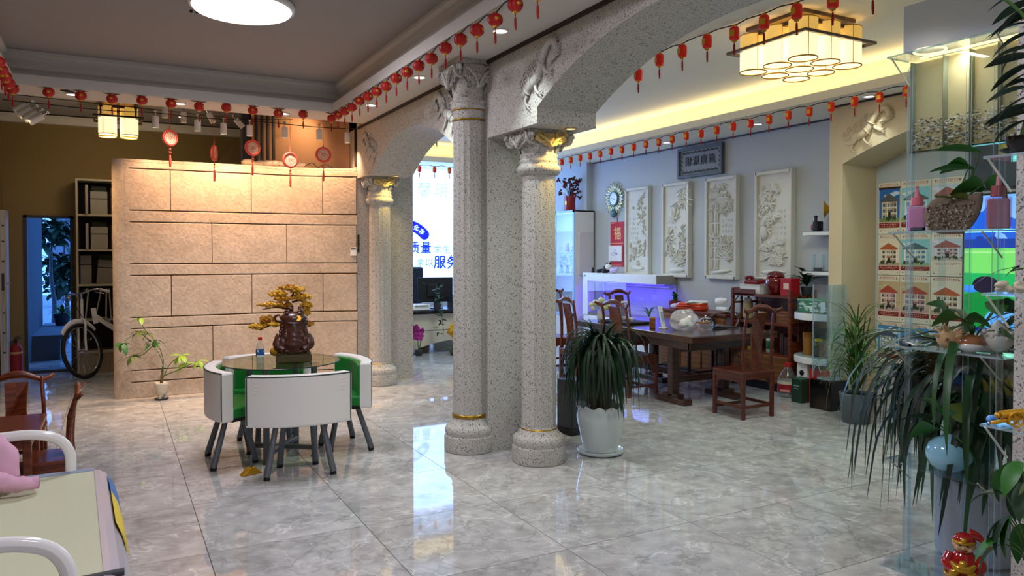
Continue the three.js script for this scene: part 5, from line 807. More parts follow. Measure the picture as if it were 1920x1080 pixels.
  make('carved stone-coloured panel of chrysanthemums and rocks, nearest of the four on the long wall', -6.56, () => { const g = [branch([[-0.2, -0.3], [-0.19, 0.1], [-0.17, 0.35]], 0.02, 0.008)]; for (let k = 0; k < 9; k++) g.push(flower(rr(-0.2, 0.2), rr(0.3, 0.52), rr(0.03, 0.05), 9)); for (let k = 0; k < 14; k++) g.push(spray(rr(-0.21, 0.0), rr(-0.1, 0.5), 5, 0.1, 0.03, rr(-3, -1), rr(0, 2))); for (let k = 0; k < 10; k++) g.push(flower(rr(-0.18, 0.2), rr(-0.5, -0.16), rr(0.035, 0.06), 10)); for (let k = 0; k < 14; k++) g.push(spray(rr(-0.2, 0.16), rr(-0.5, -0.2), 5, 0.1, 0.028, rr(-1, 1), rr(1.5, 3))); g.push(blob(-0.15, -0.08, 0.06, 0.1, 0.2, 0.03), blob(-0.14, 0.06, 0.045, 0.08, -0.3, 0.025), blob(0, -0.57, 0.2, 0.03, 0)); return { carving: g, text: insc(-0.05, 0.2, 5, 7, 0.052, 0.068) }; });
  const p = wallThing('calligraphy_plaque', 'framed grey plaque with four raised characters high on the long wall', 'plaque', 2.87, -7.88);
  const dk = S(0x4a4e52, 0.6);
  mesh('board', span(-0.41, 0.41, -0.18, 0.18, 0, 0.03), S(0x8a8c8c, 0.7), p);
  mesh('frame', [span(-0.44, -0.4, -0.21, 0.21, 0, 0.06, 0.006), span(0.4, 0.44, -0.21, 0.21, 0, 0.06, 0.006), span(-0.42, 0.42, 0.17, 0.21, 0, 0.06, 0.006), span(-0.42, 0.42, -0.21, -0.17, 0, 0.06, 0.006)], S(0x565c60, 0.55), p);
  ['cai', 'yuan', 'guang', 'jin'].forEach((k, i) => mesh('character', G(glyphGeo(k, -0.3 + i * 0.155, 0.085, 0.135, 0.011, 0.016)).translate(0, 0, 0.034), dk, p));
  const sc = []; for (const y of [-0.135, 0.135]) for (let k = 0; k < 9; k++) sc.push(sweep([[-0.36 + k * 0.08, y - 0.012, 0.03], [-0.34 + k * 0.08, y + 0.012, 0.034], [-0.31 + k * 0.08, y - 0.008, 0.034], [-0.29 + k * 0.08, y + 0.008, 0.03]], [0.006, 0.009, 0.005], 12, 6)); for (const x of [-0.37, 0.37]) for (let k = 0; k < 4; k++) sc.push(place(ball(1, 0, 0, 0, 1, 1, 1, 8), [x, -0.09 + k * 0.06, 0.032], 0, 0, 0.6, [0.009, 0.02, 0.008]));
  mesh('scroll_border', sc, dk, p);
}
{ // sunburst clock, calendar
  const t = wallThing('sunburst_clock', 'round wall clock with a silvery gold sunburst of petals above the red calendar', 'clock', 2.48, -9.88), pet = S(0xc9c28a, 0.3, { metalness: 0.6 }), gem = Pm(0xe8f0e8, 0.1);
  mesh('face', place(cyl(0.1, 0.1, 0.02, 0, 0, 0, 40), [0, 0, 0.04], PI / 2), S(0xdfeaf6, 0.25), t);
  mesh('bezel', new THREE.TorusGeometry(0.104, 0.012, 10, 44).translate(0, 0, 0.045), S(0x6f8a8c, 0.3, { metalness: 0.6 }), t);
  mesh('hand', [bar([0, 0, 0.054], [-0.055, 0.012, 0.054], 0.006, 0.003)], M.black, t); mesh('hand', [bar([0, 0, 0.056], [0.04, -0.02, 0.056], 0.008, 0.003)], M.black, t);
  for (let ring = 0; ring < 2; ring++) for (let k = 0; k < 22; k++) { const a = (k + ring * 0.5) / 22 * 2 * PI, r = ring ? 0.2 : 0.165; const m = mesh('petal', PETAL ??= place(ball(1, 0, 0, 0, 1, 1, 1, 10), [0, 0, 0], 0, 0, 0, [0.05, 0.015, 0.007]), k % 3 ? pet : gem, t); m.position.set(Math.cos(a) * r, Math.sin(a) * r, 0.025 + ring * 0.006); m.rotation.z = a + (ring ? 0.35 : -0.3); }
  const tips = []; for (let k = 0; k < 22; k++) { const a = k / 22 * 2 * PI; tips.push(ball(0.011, Math.cos(a) * 0.268, Math.sin(a) * 0.268, 0.025), rod([Math.cos(a) * 0.11, Math.sin(a) * 0.11, 0.02], [Math.cos(a) * 0.265, Math.sin(a) * 0.265, 0.022], 0.003, 5)); } mesh('ray', tips, pet, t);
  mesh('pendulum_bob', ball(0.07, 0.0, -0.235, 0.045, 0.9, 1, 0.5), S(0x3e6a6c, 0.3), t);
  const c = wallThing('wall_calendar', 'red wall calendar with a gold good-fortune character and a white date pad', 'calendar', 1.74, -9.83);
  mesh('backing', span(-0.18, 0.18, -0.355, 0.365, 0, 0.008), S(0xffffff, 0.6, { map: canvasTex(256, 512, (x, w, h) => { x.fillStyle = '#c2161c'; x.fillRect(0, 0, w, h); glyph(x, 'fu', 62, 56, 140, 15, '#e7b878'); x.fillStyle = '#e3a06a'; x.fillRect(10, 240, 236, 10); x.fillRect(40, 492, 170, 5); x.fillRect(18, 14, 60, 5); }) }), c);
  { const p = c.children[0].geometry; }
  mesh('date_pad', span(-0.2, 0.15, -0.27, -0.015, 0.008, 0.03, 0.003), S(0xffffff, 0.7, { map: canvasTex(256, 192, (x, w, h) => { x.fillStyle = '#efe9ea'; x.fillRect(0, 0, w, h); x.strokeStyle = '#4f78b8'; x.lineWidth = 5; seed(8); for (let k = 0; k < 16; k++) { const a = rr(60, 180), b = rr(60, 150); x.beginPath(); x.moveTo(a, b); x.lineTo(a + rr(-26, 26), b + rr(-26, 26)); x.stroke(); } x.fillStyle = '#c85a5a'; x.fillRect(150, 90, 20, 26); }) }), c);
  mesh('hanger', [rod([0, 0.36, 0.004], [0, 0.44, 0.004], 0.006, 6)], M.redDeep, c);
}
var PETAL;
{ // white display cabinet lit blue inside, with a red vase of dried flowers on top
  const t = thing('display_cabinet', 'tall white glass-fronted display cabinet lit blue inside, behind the nearest column', 'cabinet', [6.96, 0, -11.05]);
  const W2 = 0.6, D2 = 0.2, H = 2.32, wp = S(0xe4dedc, 0.4);
  mesh('side_panel', span(-D2, D2, 0.05, H, W2 - 0.03, W2, 0.004), wp, t); mesh('side_panel', span(-D2, D2, 0.05, H, -W2, -W2 + 0.03, 0.004), wp, t);
  mesh('top_panel', span(-D2, D2, H - 0.03, H, -W2, W2, 0.004), wp, t); mesh('back_panel', span(D2 - 0.02, D2, 0.05, H, -W2, W2), wp, t); mesh('base', span(-D2, D2, 0, 0.55, -W2, W2, 0.004), wp, t);
  mesh('side_relief', extr((() => { const s = new THREE.Shape(); s.moveTo(-0.12, -0.35); s.quadraticCurveTo(0, -0.41, 0.12, -0.35); s.lineTo(0.12, 0.35); s.lineTo(-0.12, 0.35); s.closePath(); return s; })(), 0.012, 0.004).translate(0.01, 1.6, W2), S(0xd6ccd2, 0.4), t);
  for (const y of [0.98, 1.25, 1.62, 1.98]) mesh('glass_shelf', span(-D2 + 0.03, D2 - 0.02, y - 0.005, y + 0.005, -W2 + 0.03, W2 - 0.03), Pm(0xd0ecff, 0.1, { transmission: 0.6, thickness: 0 }), t);
  mesh('door_frame', [span(-D2 - 0.012, -D2, 0.55, H, W2 - 0.045, W2), span(-D2 - 0.012, -D2, 0.55, H, -0.03, 0.03), span(-D2 - 0.012, -D2, H - 0.04, H, -W2, W2), span(-D2 - 0.012, -D2, 0.55, 0.6, -W2, W2)], S(0x9fc4ea, 0.4), t);
  mesh('glass_pane', span(-D2 - 0.008, -D2 - 0.005, 0.6, H - 0.04, -W2 + 0.02, W2 - 0.045), M.glass, t);
  mesh('led_strip', span(-D2 + 0.02, -D2 + 0.05, H - 0.045, H - 0.035, -W2 + 0.05, W2 - 0.05), S(0xffffff, 0.5, { emissive: 0x39a8ff, emissiveIntensity: 3 }), t);
  area('cabinet_light', [0.02, 0.24, 1.0], 7.5, 1.0, 0.1, [6.93, H - 0.05, -11.05], [6.97, 0, -11.05]);
  area('cabinet_light', [0.02, 0.24, 1.0], 5, 1.0, 0.05, [6.79, 1.6, -11.05], [7.2, 1.5, -11.05]);
  seed(55); const fm = S(0x22304a, 0.4), fp = S(0x7a3ac0, 0.4);
  [[1.255, -0.35], [1.255, -0.1], [1.255, 0.1], [1.255, 0.3], [1.255, 0.45], [1.625, 0.1], [1.625, 0.3], [1.625, 0.45]].forEach(([y, z], i) => { const o = thing('display_figurine', `small dark figurine on the ${y > 1.5 ? 'upper' : 'middle'} blue-lit cabinet shelf, ${ORD[y > 1.5 ? i - 5 : i]} from far end`, 'figurine', [6.94, y + 0.001, -11.05 + z], rr(-1, 1), 'figurines in the blue cabinet'); mesh('body', lathe([[0, 0], [0.05, 0], [0.045, 0.02], [0.03, 0.05], [0.035, 0.08], [0.02, 0.11], [0, 0.115]], 14), i === 5 ? fp : fm, o); mesh('head', ball(0.025, 0.005, 0.125, 0), i === 5 ? fp : fm, o); });
  const v = thing('red_vase', 'red vase of dried dark red flowers standing on top of the tall white cabinet', 'vase', [6.93, H, -10.86]);
  mesh('vase', lathe([[0, 0], [0.085, 0], [0.098, 0.02], [0.092, 0.14], [0.1, 0.26], [0.09, 0.26], [0.08, 0.24], [0, 0.22]], 28), Pm(0x8e1018, 0.25), v);
  mesh('gold_mark', [place(box(0.05, 0.06, 0.004), [-0.094, 0.14, 0.02], 0, -PI / 2, 0)], M.gold, v);
  const dm = [S(0x5a1420, 0.8), S(0x4a3a1c, 0.8), S(0x7a1a20, 0.8)];
  for (let k = 0; k < 30; k++) { const a = rr(0, 6.28), r = rr(0.08, 0.26), h = rr(0.3, 0.62) - r * 0.3; mesh('stem', sweep([[0, 0.2, 0], [Math.cos(a) * r * 0.4, 0.2 + (h - 0.2) * 0.6, Math.sin(a) * r * 0.4], [Math.cos(a) * r, h, Math.sin(a) * r]], [0.004, 0.003, 0.002], 8, 5), dm[1], v); const g = []; for (let j = 0; j < 6; j++) g.push(place(new THREE.IcosahedronGeometry(0.018, 0), [Math.cos(a) * r + rr(-0.025, 0.025), h + rr(-0.03, 0.03), Math.sin(a) * r + rr(-0.025, 0.025)], rnd(), rnd(), 0)); mesh('dried_bloom', g, dm[k % 3], v); }
}
{ // aquarium
  const t = thing('aquarium', 'large white-framed aquarium glowing violet blue against the long wall', 'aquarium', [6.99, 0, -9.32]), W2 = 0.94, D2 = 0.18, wp = S(0xe4e5e8, 0.35);
  mesh('cabinet', span(-D2, D2, 0.02, 0.6, -W2, W2, 0.008), wp, t);
  for (const z of [-0.47, 0.02, 0.51]) mesh('cabinet_door', span(-D2 - 0.012, -D2, 0.05, 0.58, z - 0.23, z + 0.23, 0.004), wp, t);
  mesh('hood', [span(-D2 - 0.01, D2, 1.155, 1.285, -W2, W2 - 0.005, 0.008)], wp, t);
  mesh('hood_end_shade', span(-D2 - 0.012, D2, 1.155, 1.283, W2 - 0.004, W2 + 0.004), S(0x9a9890, 0.5), t);  // end of the white hood coloured grey as its shaded side
  mesh('corner_post', span(-D2 - 0.012, -D2 + 0.02, 0.6, 1.16, -W2, -W2 + 0.14, 0.004), wp, t);
  mesh('front_glass', span(-D2 - 0.004, -D2, 0.6, 1.155, -W2 + 0.14, W2), M.glass, t); mesh('end_glass', span(-D2, D2, 0.6, 1.155, W2 - 0.004, W2), M.glass, t);
  mesh('back_glass', span(D2 - 0.006, D2, 0.6, 1.155, -W2, W2), S(0xb2b4b6, 0.5), t);
  mesh('gravel_bed', span(-D2 + 0.005, D2 - 0.01, 0.6, 0.645, -W2 + 0.02, W2 - 0.01), S(0x77756f, 0.9), t);
  mesh('lamp_bar', span(-0.04, 0.02, 1.135, 1.15, -W2 + 0.1, W2 - 0.08, 0.004), S(0xffffff, 0.5, { emissive: 0x3a20ff, emissiveIntensity: 3 }), t);
  mesh('water_pipe', [rod([0.1, 1.12, -W2 + 0.16], [0.1, 0.7, -W2 + 0.24], 0.012, 8), rod([0.13, 1.1, -0.7], [0.13, 1.1, 0.85], 0.012, 8)], S(0xd4d6d8, 0.4), t);
  mesh('display', span(-D2 - 0.018, -D2 - 0.012, 1.225, 1.25, -W2 + 0.04, -W2 + 0.085), S(0x10603a, 0.4, { emissive: 0x1a9a5a, emissiveIntensity: 0.6 }), t);
  area('aquarium_light', [0.08, 0.03, 1.0], 12, 1.7, 0.14, [6.97, 1.13, -9.32], [6.99, 0, -9.32]);
  const pl = thing('panda_plush', 'small black and white plush panda sitting on the aquarium hood', 'plush toy', [6.98, 1.285, -9.85], -PI / 2);
  mesh('body', ball(0.07, 0, 0.06, 0, 1, 0.85, 0.9), M.black, pl); mesh('head', ball(0.06, 0.09, 0.1, 0.02, 1, 0.9, 0.9), M.white, pl); for (const s of [-1, 1]) { mesh('ear', ball(0.02, 0.09 + s * 0.04, 0.15, 0.02), M.black, pl); mesh('leg', sweep([[s * 0.05, 0.04, 0.03], [s * 0.08, 0.03, 0.1], [s * 0.08, 0.03, 0.13]], [0.03, 0.03, 0.025], 8, 8), M.black, pl); }
  const pf = thing('pale_plush', 'small pale lilac plush toy lying on the aquarium hood beside the panda', 'plush toy', [6.94, 1.285, -9.6]); mesh('body', [ball(0.055, 0, 0.045, 0, 1, 0.8, 1.5), ball(0.035, 0, 0.07, 0.08)], S(0xcfc0e8, 0.8), pf);
  const bf = thing('black_figurine', 'tiny black figurine at the left end of the aquarium hood', 'figurine', [6.92, 1.285, -10.15]); mesh('body', lathe([[0, 0], [0.03, 0], [0.02, 0.03], [0.014, 0.06], [0.02, 0.075], [0, 0.09]], 14), M.black, bf);
  seed(61); for (const [z, lab] of [[0.55, 'bright green water plant rising in the right end of the aquarium']]) { const w = thing('water_plant', lab, 'plant', [6.98, 0.645, -9.32 + z]); const g = [strap(0.3, 0.03, 1.35, 1.6, 7), strap(0.24, 0.03, 1.2, 1.5, 7)]; for (let k = 0; k < 16; k++) { const l = mesh('leaf', g[k % 2], S(0x3f9a3a, 0.5, DS), w); l.rotation.y = rr(0, 6.28); l.position.y = 0.002; } }
}
// ------------------------------------------------------------------ tea table, chairs and what stands on the table
{
  const t = thing('tea_table', 'long dark glossy wooden tea table on trestle legs in the tea room', 'table', [5.72, 0, -6.8]);
  mesh('table_top', boxuv(span(-0.6, 0.6, 0.69, 0.76, -1.06, 1.06, 0.012), 1), M.woodDark, t);
  mesh('apron', boxuv(G(span(-0.5, 0.5, 0.6, 0.69, 0.88, 0.92), span(-0.5, -0.46, 0.6, 0.69, -0.9, 0.9), span(0.46, 0.5, 0.6, 0.69, -0.9, 0.9))), M.woodDark, t);
  for (const z of [-0.66, 0.56]) for (const x of [-0.42, 0.3]) { mesh('trestle_post', boxuv(bar([x, 0.06, z], [x, 0.69, z], 0.1, 0.09)), M.woodDark, t); mesh('trestle_foot', boxuv(G(bar([x, 0.03, z - 0.24], [x, 0.03, z + 0.24], 0.12, 0.06), span(x - 0.05, x + 0.05, 0.05, 0.1, z - 0.12, z + 0.12, 0.01))), M.woodDark, t); }
  for (const z of [-0.66, 0.56]) for (const y of [0.24, 0.57]) mesh('cross_rail', boxuv(bar([-0.42, y, z], [0.3, y, z], 0.035, 0.07)), M.woodDark, t);
  mesh('stretcher', boxuv(bar([-0.06, 0.24, -0.66], [-0.06, 0.24, 0.56], 0.05, 0.07)), M.woodDark, t);
  yokeChair('reddish wooden yoke-back chair standing in front of the tea table, nearest to the camera', [5.5, 0, -5.43], 0, { m: M.chairWood = Pm(0xffffff, 0.35, { map: woodRedTex, color: 0xd0b8a8, clearcoat: 0.3 }), h: 1.08 });
  yokeChair('wooden yoke-back chair on the left side of the tea table, beside the tall potted plant', [5.2, 0, -6.88], -PI / 2, { w: 0.52, d: 0.42, h: 1.05, m: M.woodRed });
  yokeChair('small wooden yoke-back chair just right of the nearest column, behind the plant', [4.95, 0, -7.5], -PI / 2, { w: 0.38, d: 0.4, h: 1.06, m: M.woodRed });
  yokeChair('wooden yoke-back chair at the far end of the tea table, before the glowing aquarium', [6.25, 0, -8.3], PI, { w: 0.38, h: 1.07, m: M.woodRed });
  yokeChair('wooden yoke-back chair half hidden by the nearest column, left of the aquarium', [5.42, 0, -8.8], PI, { w: 0.42, h: 1.1, m: M.woodRed });
  { // round-backed armchair
    const c = thing('horseshoe_armchair', 'dark wooden round-backed armchair behind the tea table', 'chair', [6.55, 0, -6.95], PI / 2);
    mesh('seat', boxuv(span(-0.27, 0.27, 0.43, 0.46, -0.22, 0.22, 0.008)), M.woodDark, c); for (const x of [-0.24, 0.24]) for (const z of [-0.19, 0.19]) mesh('leg', boxuv(bar([x, 0, z], [x, z > 0 ? 0.8 : 0.68, z], 0.035, 0.035)), M.woodDark, c);
    const p = []; for (let k = 0; k <= 14; k++) { const a = -0.35 + k / 14 * (PI + 0.7); p.push([Math.cos(a) * 0.29, 0.7 + 0.16 * Math.sin(Math.max(0, Math.min(PI, a))), 0.06 + Math.sin(a) * 0.2]); } mesh('arm_rail', sweep(p, [0.02, 0.022, 0.024, 0.022, 0.02], 40, 10), M.woodDark, c);
    mesh('splat', boxuv(bar([0, 0.46, 0.2], [0, 0.85, 0.26], 0.14, 0.014)), M.woodDark, c); for (const s of [-1, 1]) { mesh('stretcher', bar([s * 0.24, 0.1, -0.19], [s * 0.24, 0.1, 0.19], 0.025, 0.025), M.woodDark, c); mesh('arm_spindle', bar([s * 0.27, 0.46, 0.0], [s * 0.29, 0.72, 0.02], 0.022, 0.022), M.woodDark, c); }
  }
  const on = (n, l, cat, x, z, turn = 0) => thing(n, l, cat, [x, 0.76, z], turn);
  const st = on('payment_stand', 'small white upright payment stand with a plain pale blue panel on the tea table', 'sign', 5.42, -6.55, 0.55);
  mesh('board', place(box(0.11, 0.24, 0.012, 0, 0.12, 0, 0.004), [0, 0.012, 0], -0.18), M.white, st); mesh('panel', place(box(0.08, 0.1, 0.003, 0, 0.125, 0.008), [0, 0.012, 0], -0.18), S(0x9fb9d8, 0.5), st); mesh('foot', box(0.1, 0.014, 0.08, 0, 0.007, 0.0, 0.004), M.white, st);
  const cup = on('wooden_cup', 'small amber wooden cup left of the payment stand on the tea table', 'cup', 5.32, -6.62); mesh('cup', lathe([[0, 0], [0.03, 0], [0.033, 0.01], [0.036, 0.12], [0.031, 0.12], [0.028, 0.015], [0, 0.012]], 22), M.woodTan, cup); mesh('rim', new THREE.TorusGeometry(0.034, 0.004, 6, 24).rotateX(PI / 2).translate(0, 0.12, 0), M.gold, cup);
  const bag = on('plastic_bag', 'crumpled clear plastic bag with white contents on the tea table', 'bag', 5.5, -6.3);
  { seed(71); const g = new THREE.IcosahedronGeometry(0.14, 5), p = g.attributes.position, v = new THREE.Vector3(), nz = (x, y, z) => Math.sin(x * 37 + Math.sin(y * 29) * 2) + Math.sin(y * 41 + z * 23) + Math.sin(z * 53 - x * 17 + Math.sin(x * 31)); for (let i = 0; i < p.count; i++) { v.fromBufferAttribute(p, i); const k = 1 + 0.07 * nz(v.x, v.y, v.z); v.multiplyScalar(k); v.y = v.y * 0.85 + 0.115; if (v.y < 0.001) v.y = 0.001; p.setXYZ(i, v.x * 1.12, v.y, v.z); } const gg = G(g); gg.computeVertexNormals(); mesh('film', gg, Pm(0xffffff, 0.18, { transmission: 0.75, thickness: 0, side: THREE.DoubleSide }), bag);
    mesh('contents', [ball(0.06, 0.02, 0.09, 0, 1.2, 0.7, 0.9), ball(0.045, -0.04, 0.06, 0.02, 1.1, 0.7, 1), ball(0.04, 0.05, 0.05, 0.04, 1, 0.8, 0.9)], M.white, bag); }
  const gl = on('glass_tumbler', 'glass tumbler under a wooden coaster, right of the plastic bag on the tea table', 'glass', 5.5, -6.02); mesh('glass', lathe([[0, 0], [0.032, 0], [0.036, 0.1], [0.033, 0.1], [0.029, 0.006], [0, 0.005]], 24), M.glass, gl); mesh('coaster', cyl(0.075, 0.075, 0.012, 0.01, 0.107, 0), M.woodTan, gl);
  const ke = on('glass_kettle', 'clear glass kettle with dark handle on the tea table', 'kettle', 5.72, -6.2); mesh('body', lathe([[0, 0], [0.07, 0], [0.085, 0.03], [0.08, 0.09], [0.06, 0.125], [0.055, 0.125], [0.075, 0.085], [0.08, 0.03], [0, 0.005]], 30), M.glass, ke); mesh('lid', [lathe([[0, 0.145], [0.015, 0.14], [0.055, 0.13], [0.058, 0.125], [0, 0.125]], 24), ball(0.012, 0, 0.152, 0)], M.chrome, ke); mesh('handle', tube([[0.06, 0.115, 0], [0.12, 0.11, 0], [0.125, 0.05, 0], [0.08, 0.03, 0]], 0.009, 20, 8), M.black, ke); mesh('water', lathe([[0, 0.006], [0.074, 0.03], [0.076, 0.055], [0, 0.055]], 24), Pm(0xe8f0f0, 0.02, { transmission: 1, thickness: 0 }), ke);
  const co = on('cable_coil', 'loose black cable and small dark gadgets right of the kettle on the tea table', 'cable', 5.95, -6.25); mesh('cable', tube([[-0.12, 0.008, 0.06], [0, 0.008, 0.1], [0.12, 0.008, 0.02], [0.04, 0.01, -0.08], [-0.08, 0.01, -0.02], [0.05, 0.014, 0.05], [0.2, 0.008, 0.1]], 0.006, 50, 6), M.black, co); mesh('gadget', [box(0.09, 0.03, 0.05, -0.05, 0.017, 0.02, 0.006), box(0.05, 0.02, 0.08, 0.06, 0.014, -0.02, 0.006)], M.black, co);
  const tray2 = on('tea_tray', 'dark tea tray with small white cups on the far part of the tea table', 'tray', 5.45, -7.3); mesh('tray', box(0.34, 0.03, 0.55, 0, 0.015, 0, 0.01), M.black, tray2); for (let k = 0; k < 6; k++) { mesh('cup', lathe([[0, 0], [0.02, 0], [0.033, 0.04], [0.03, 0.04], [0.018, 0.005], [0, 0.004]], 18).translate(rr(-0.1, 0.1), 0.03, -0.22 + k * 0.085), M.ceramicWhite, tray2); }
  const fl = on('white_bouquet', 'pale green and white bouquet standing behind the plant on the tea table', 'flowers', 5.32, -7.62); mesh('vase', lathe([[0, 0], [0.04, 0], [0.055, 0.06], [0.035, 0.13], [0.04, 0.14], [0, 0.13]], 20), M.ceramicWhite, fl); for (let k = 0; k < 14; k++) mesh('blossom', ball(0.035, rr(-0.1, 0.1), rr(0.16, 0.27), rr(-0.1, 0.1), 1, 0.9, 1, 10), S(k % 3 ? 0xdfe8b0 : 0xf4f4ea, 0.8), fl);
  const wb = on('clear_jug', 'clear plastic jug on the far end of the tea table, left of the aquarium glow', 'jug', 5.7, -7.65); mesh('jug', lathe([[0, 0], [0.06, 0], [0.065, 0.16], [0.04, 0.2], [0.04, 0.22], [0.036, 0.22], [0.036, 0.2], [0.058, 0.155], [0.055, 0.005], [0, 0.005]], 24), M.pet, wb); mesh('lid', cyl(0.042, 0.042, 0.02, 0, 0.225, 0), M.white, wb);
}
{ // sideboard along the wall
  const t = thing('sideboard', 'brown wooden sideboard along the long wall behind the tea table', 'sideboard', [6.97, 0, -7.62]);
  mesh('carcass', boxuv(span(-0.19, 0.19, 0.06, 0.8, -0.62, 0.62, 0.004)), M.woodTan, t); mesh('top', boxuv(span(-0.22, 0.2, 0.8, 0.835, -0.65, 0.65, 0.006)), M.woodRed, t); mesh('plinth', span(-0.17, 0.18, 0, 0.06, -0.6, 0.6), M.black, t);
  for (const z of [-0.41, 0, 0.41]) { const d = mesh('door', boxuv(span(-0.205, -0.19, 0.09, 0.77, z - 0.19, z + 0.19, 0.004)), M.woodTan, t); mesh('knob', ball(0.013, -0.215, 0.5, z + 0.14), M.gold, d); }
  const on = (n, l, c, z, x = 6.95, turn = 0) => thing(n, l, c, [x, 0.835, z], turn);
  const ob = on('orange_bag', 'flat bright orange bag lying on the sideboard', 'bag', -7.75, 6.9, 0.2); mesh('bag', [box(0.2, 0.07, 0.42, 0, 0.035, 0, 0.03), box(0.18, 0.04, 0.36, 0, 0.08, 0.02, 0.018)], S(0xe0481a, 0.6), ob); mesh('fold', sweep([[-0.1, 0.05, -0.19], [-0.105, 0.06, 0], [-0.1, 0.045, 0.19]], [0.008, 0.012, 0.008], 12, 6), S(0xb83510, 0.6), ob);
  const np = on('paper_sheets', 'loose white papers lying on the orange bag', 'papers', -7.68, 6.9, 0.4); np.position.y += 0.1; for (let k = 0; k < 3; k++) mesh('sheet', place(box(0.16, 0.006, 0.24), [k * 0.01, 0.004 + k * 0.008, 0.02 * k], 0, k * 0.35, 0.06), M.white, np);
  const ph = on('small_potted_plant', 'small bright green plant in a red pot at the left end of the sideboard', 'plant', -8.12, 6.92); mesh('pot', lathe([[0, 0], [0.07, 0], [0.085, 0.1], [0.075, 0.1], [0, 0.08]], 22), M.redDeep, ph); const lg = leaf(0.1, 0.06, 0.4, 0.2, 5, HEART); seed(81); for (let k = 0; k < 18; k++) { const l = aim(mesh('leaf', lg, M.leafMid, ph), rr(0, 6.28), rr(-0.2, 1.1)); l.position.set(0, rr(0.09, 0.2), 0); }
  const pv = on('lilac_cloth', 'crumpled pale lilac cloth beside the small plant on the sideboard', 'cloth', -8.0, 6.84); mesh('cloth', [ball(0.07, 0, 0.035, 0, 1, 0.6, 1.4), ball(0.05, 0.02, 0.06, 0.06, 1, 0.7, 1.1)], S(0xc4bcd8, 0.8), pv);
  const dl = on('desk_lamp', 'white bent desk lamp with a dark arm on the sideboard', 'lamp', -7.12, 6.95); mesh('base', [cyl(0.07, 0.08, 0.02, 0, 0.01, 0), box(0.12, 0.05, 0.2, 0, 0.045, -0.08, 0.02)], M.white, dl); mesh('arm', [tube([[0, 0.02, 0], [0, 0.1, 0.05], [0, 0.22, 0.16], [0, 0.26, 0.2]], 0.008, 20, 7), tube([[0, 0.26, 0.2], [0, 0.12, 0.25], [0, 0.06, 0.24]], 0.006, 14, 7)], M.black, dl); mesh('head', sweep([[0, 0.13, -0.22], [0, 0.15, -0.12], [0, 0.16, -0.03]], [0.05, 0.045, 0.02], 10, 10, 0.5), M.white, dl);
}
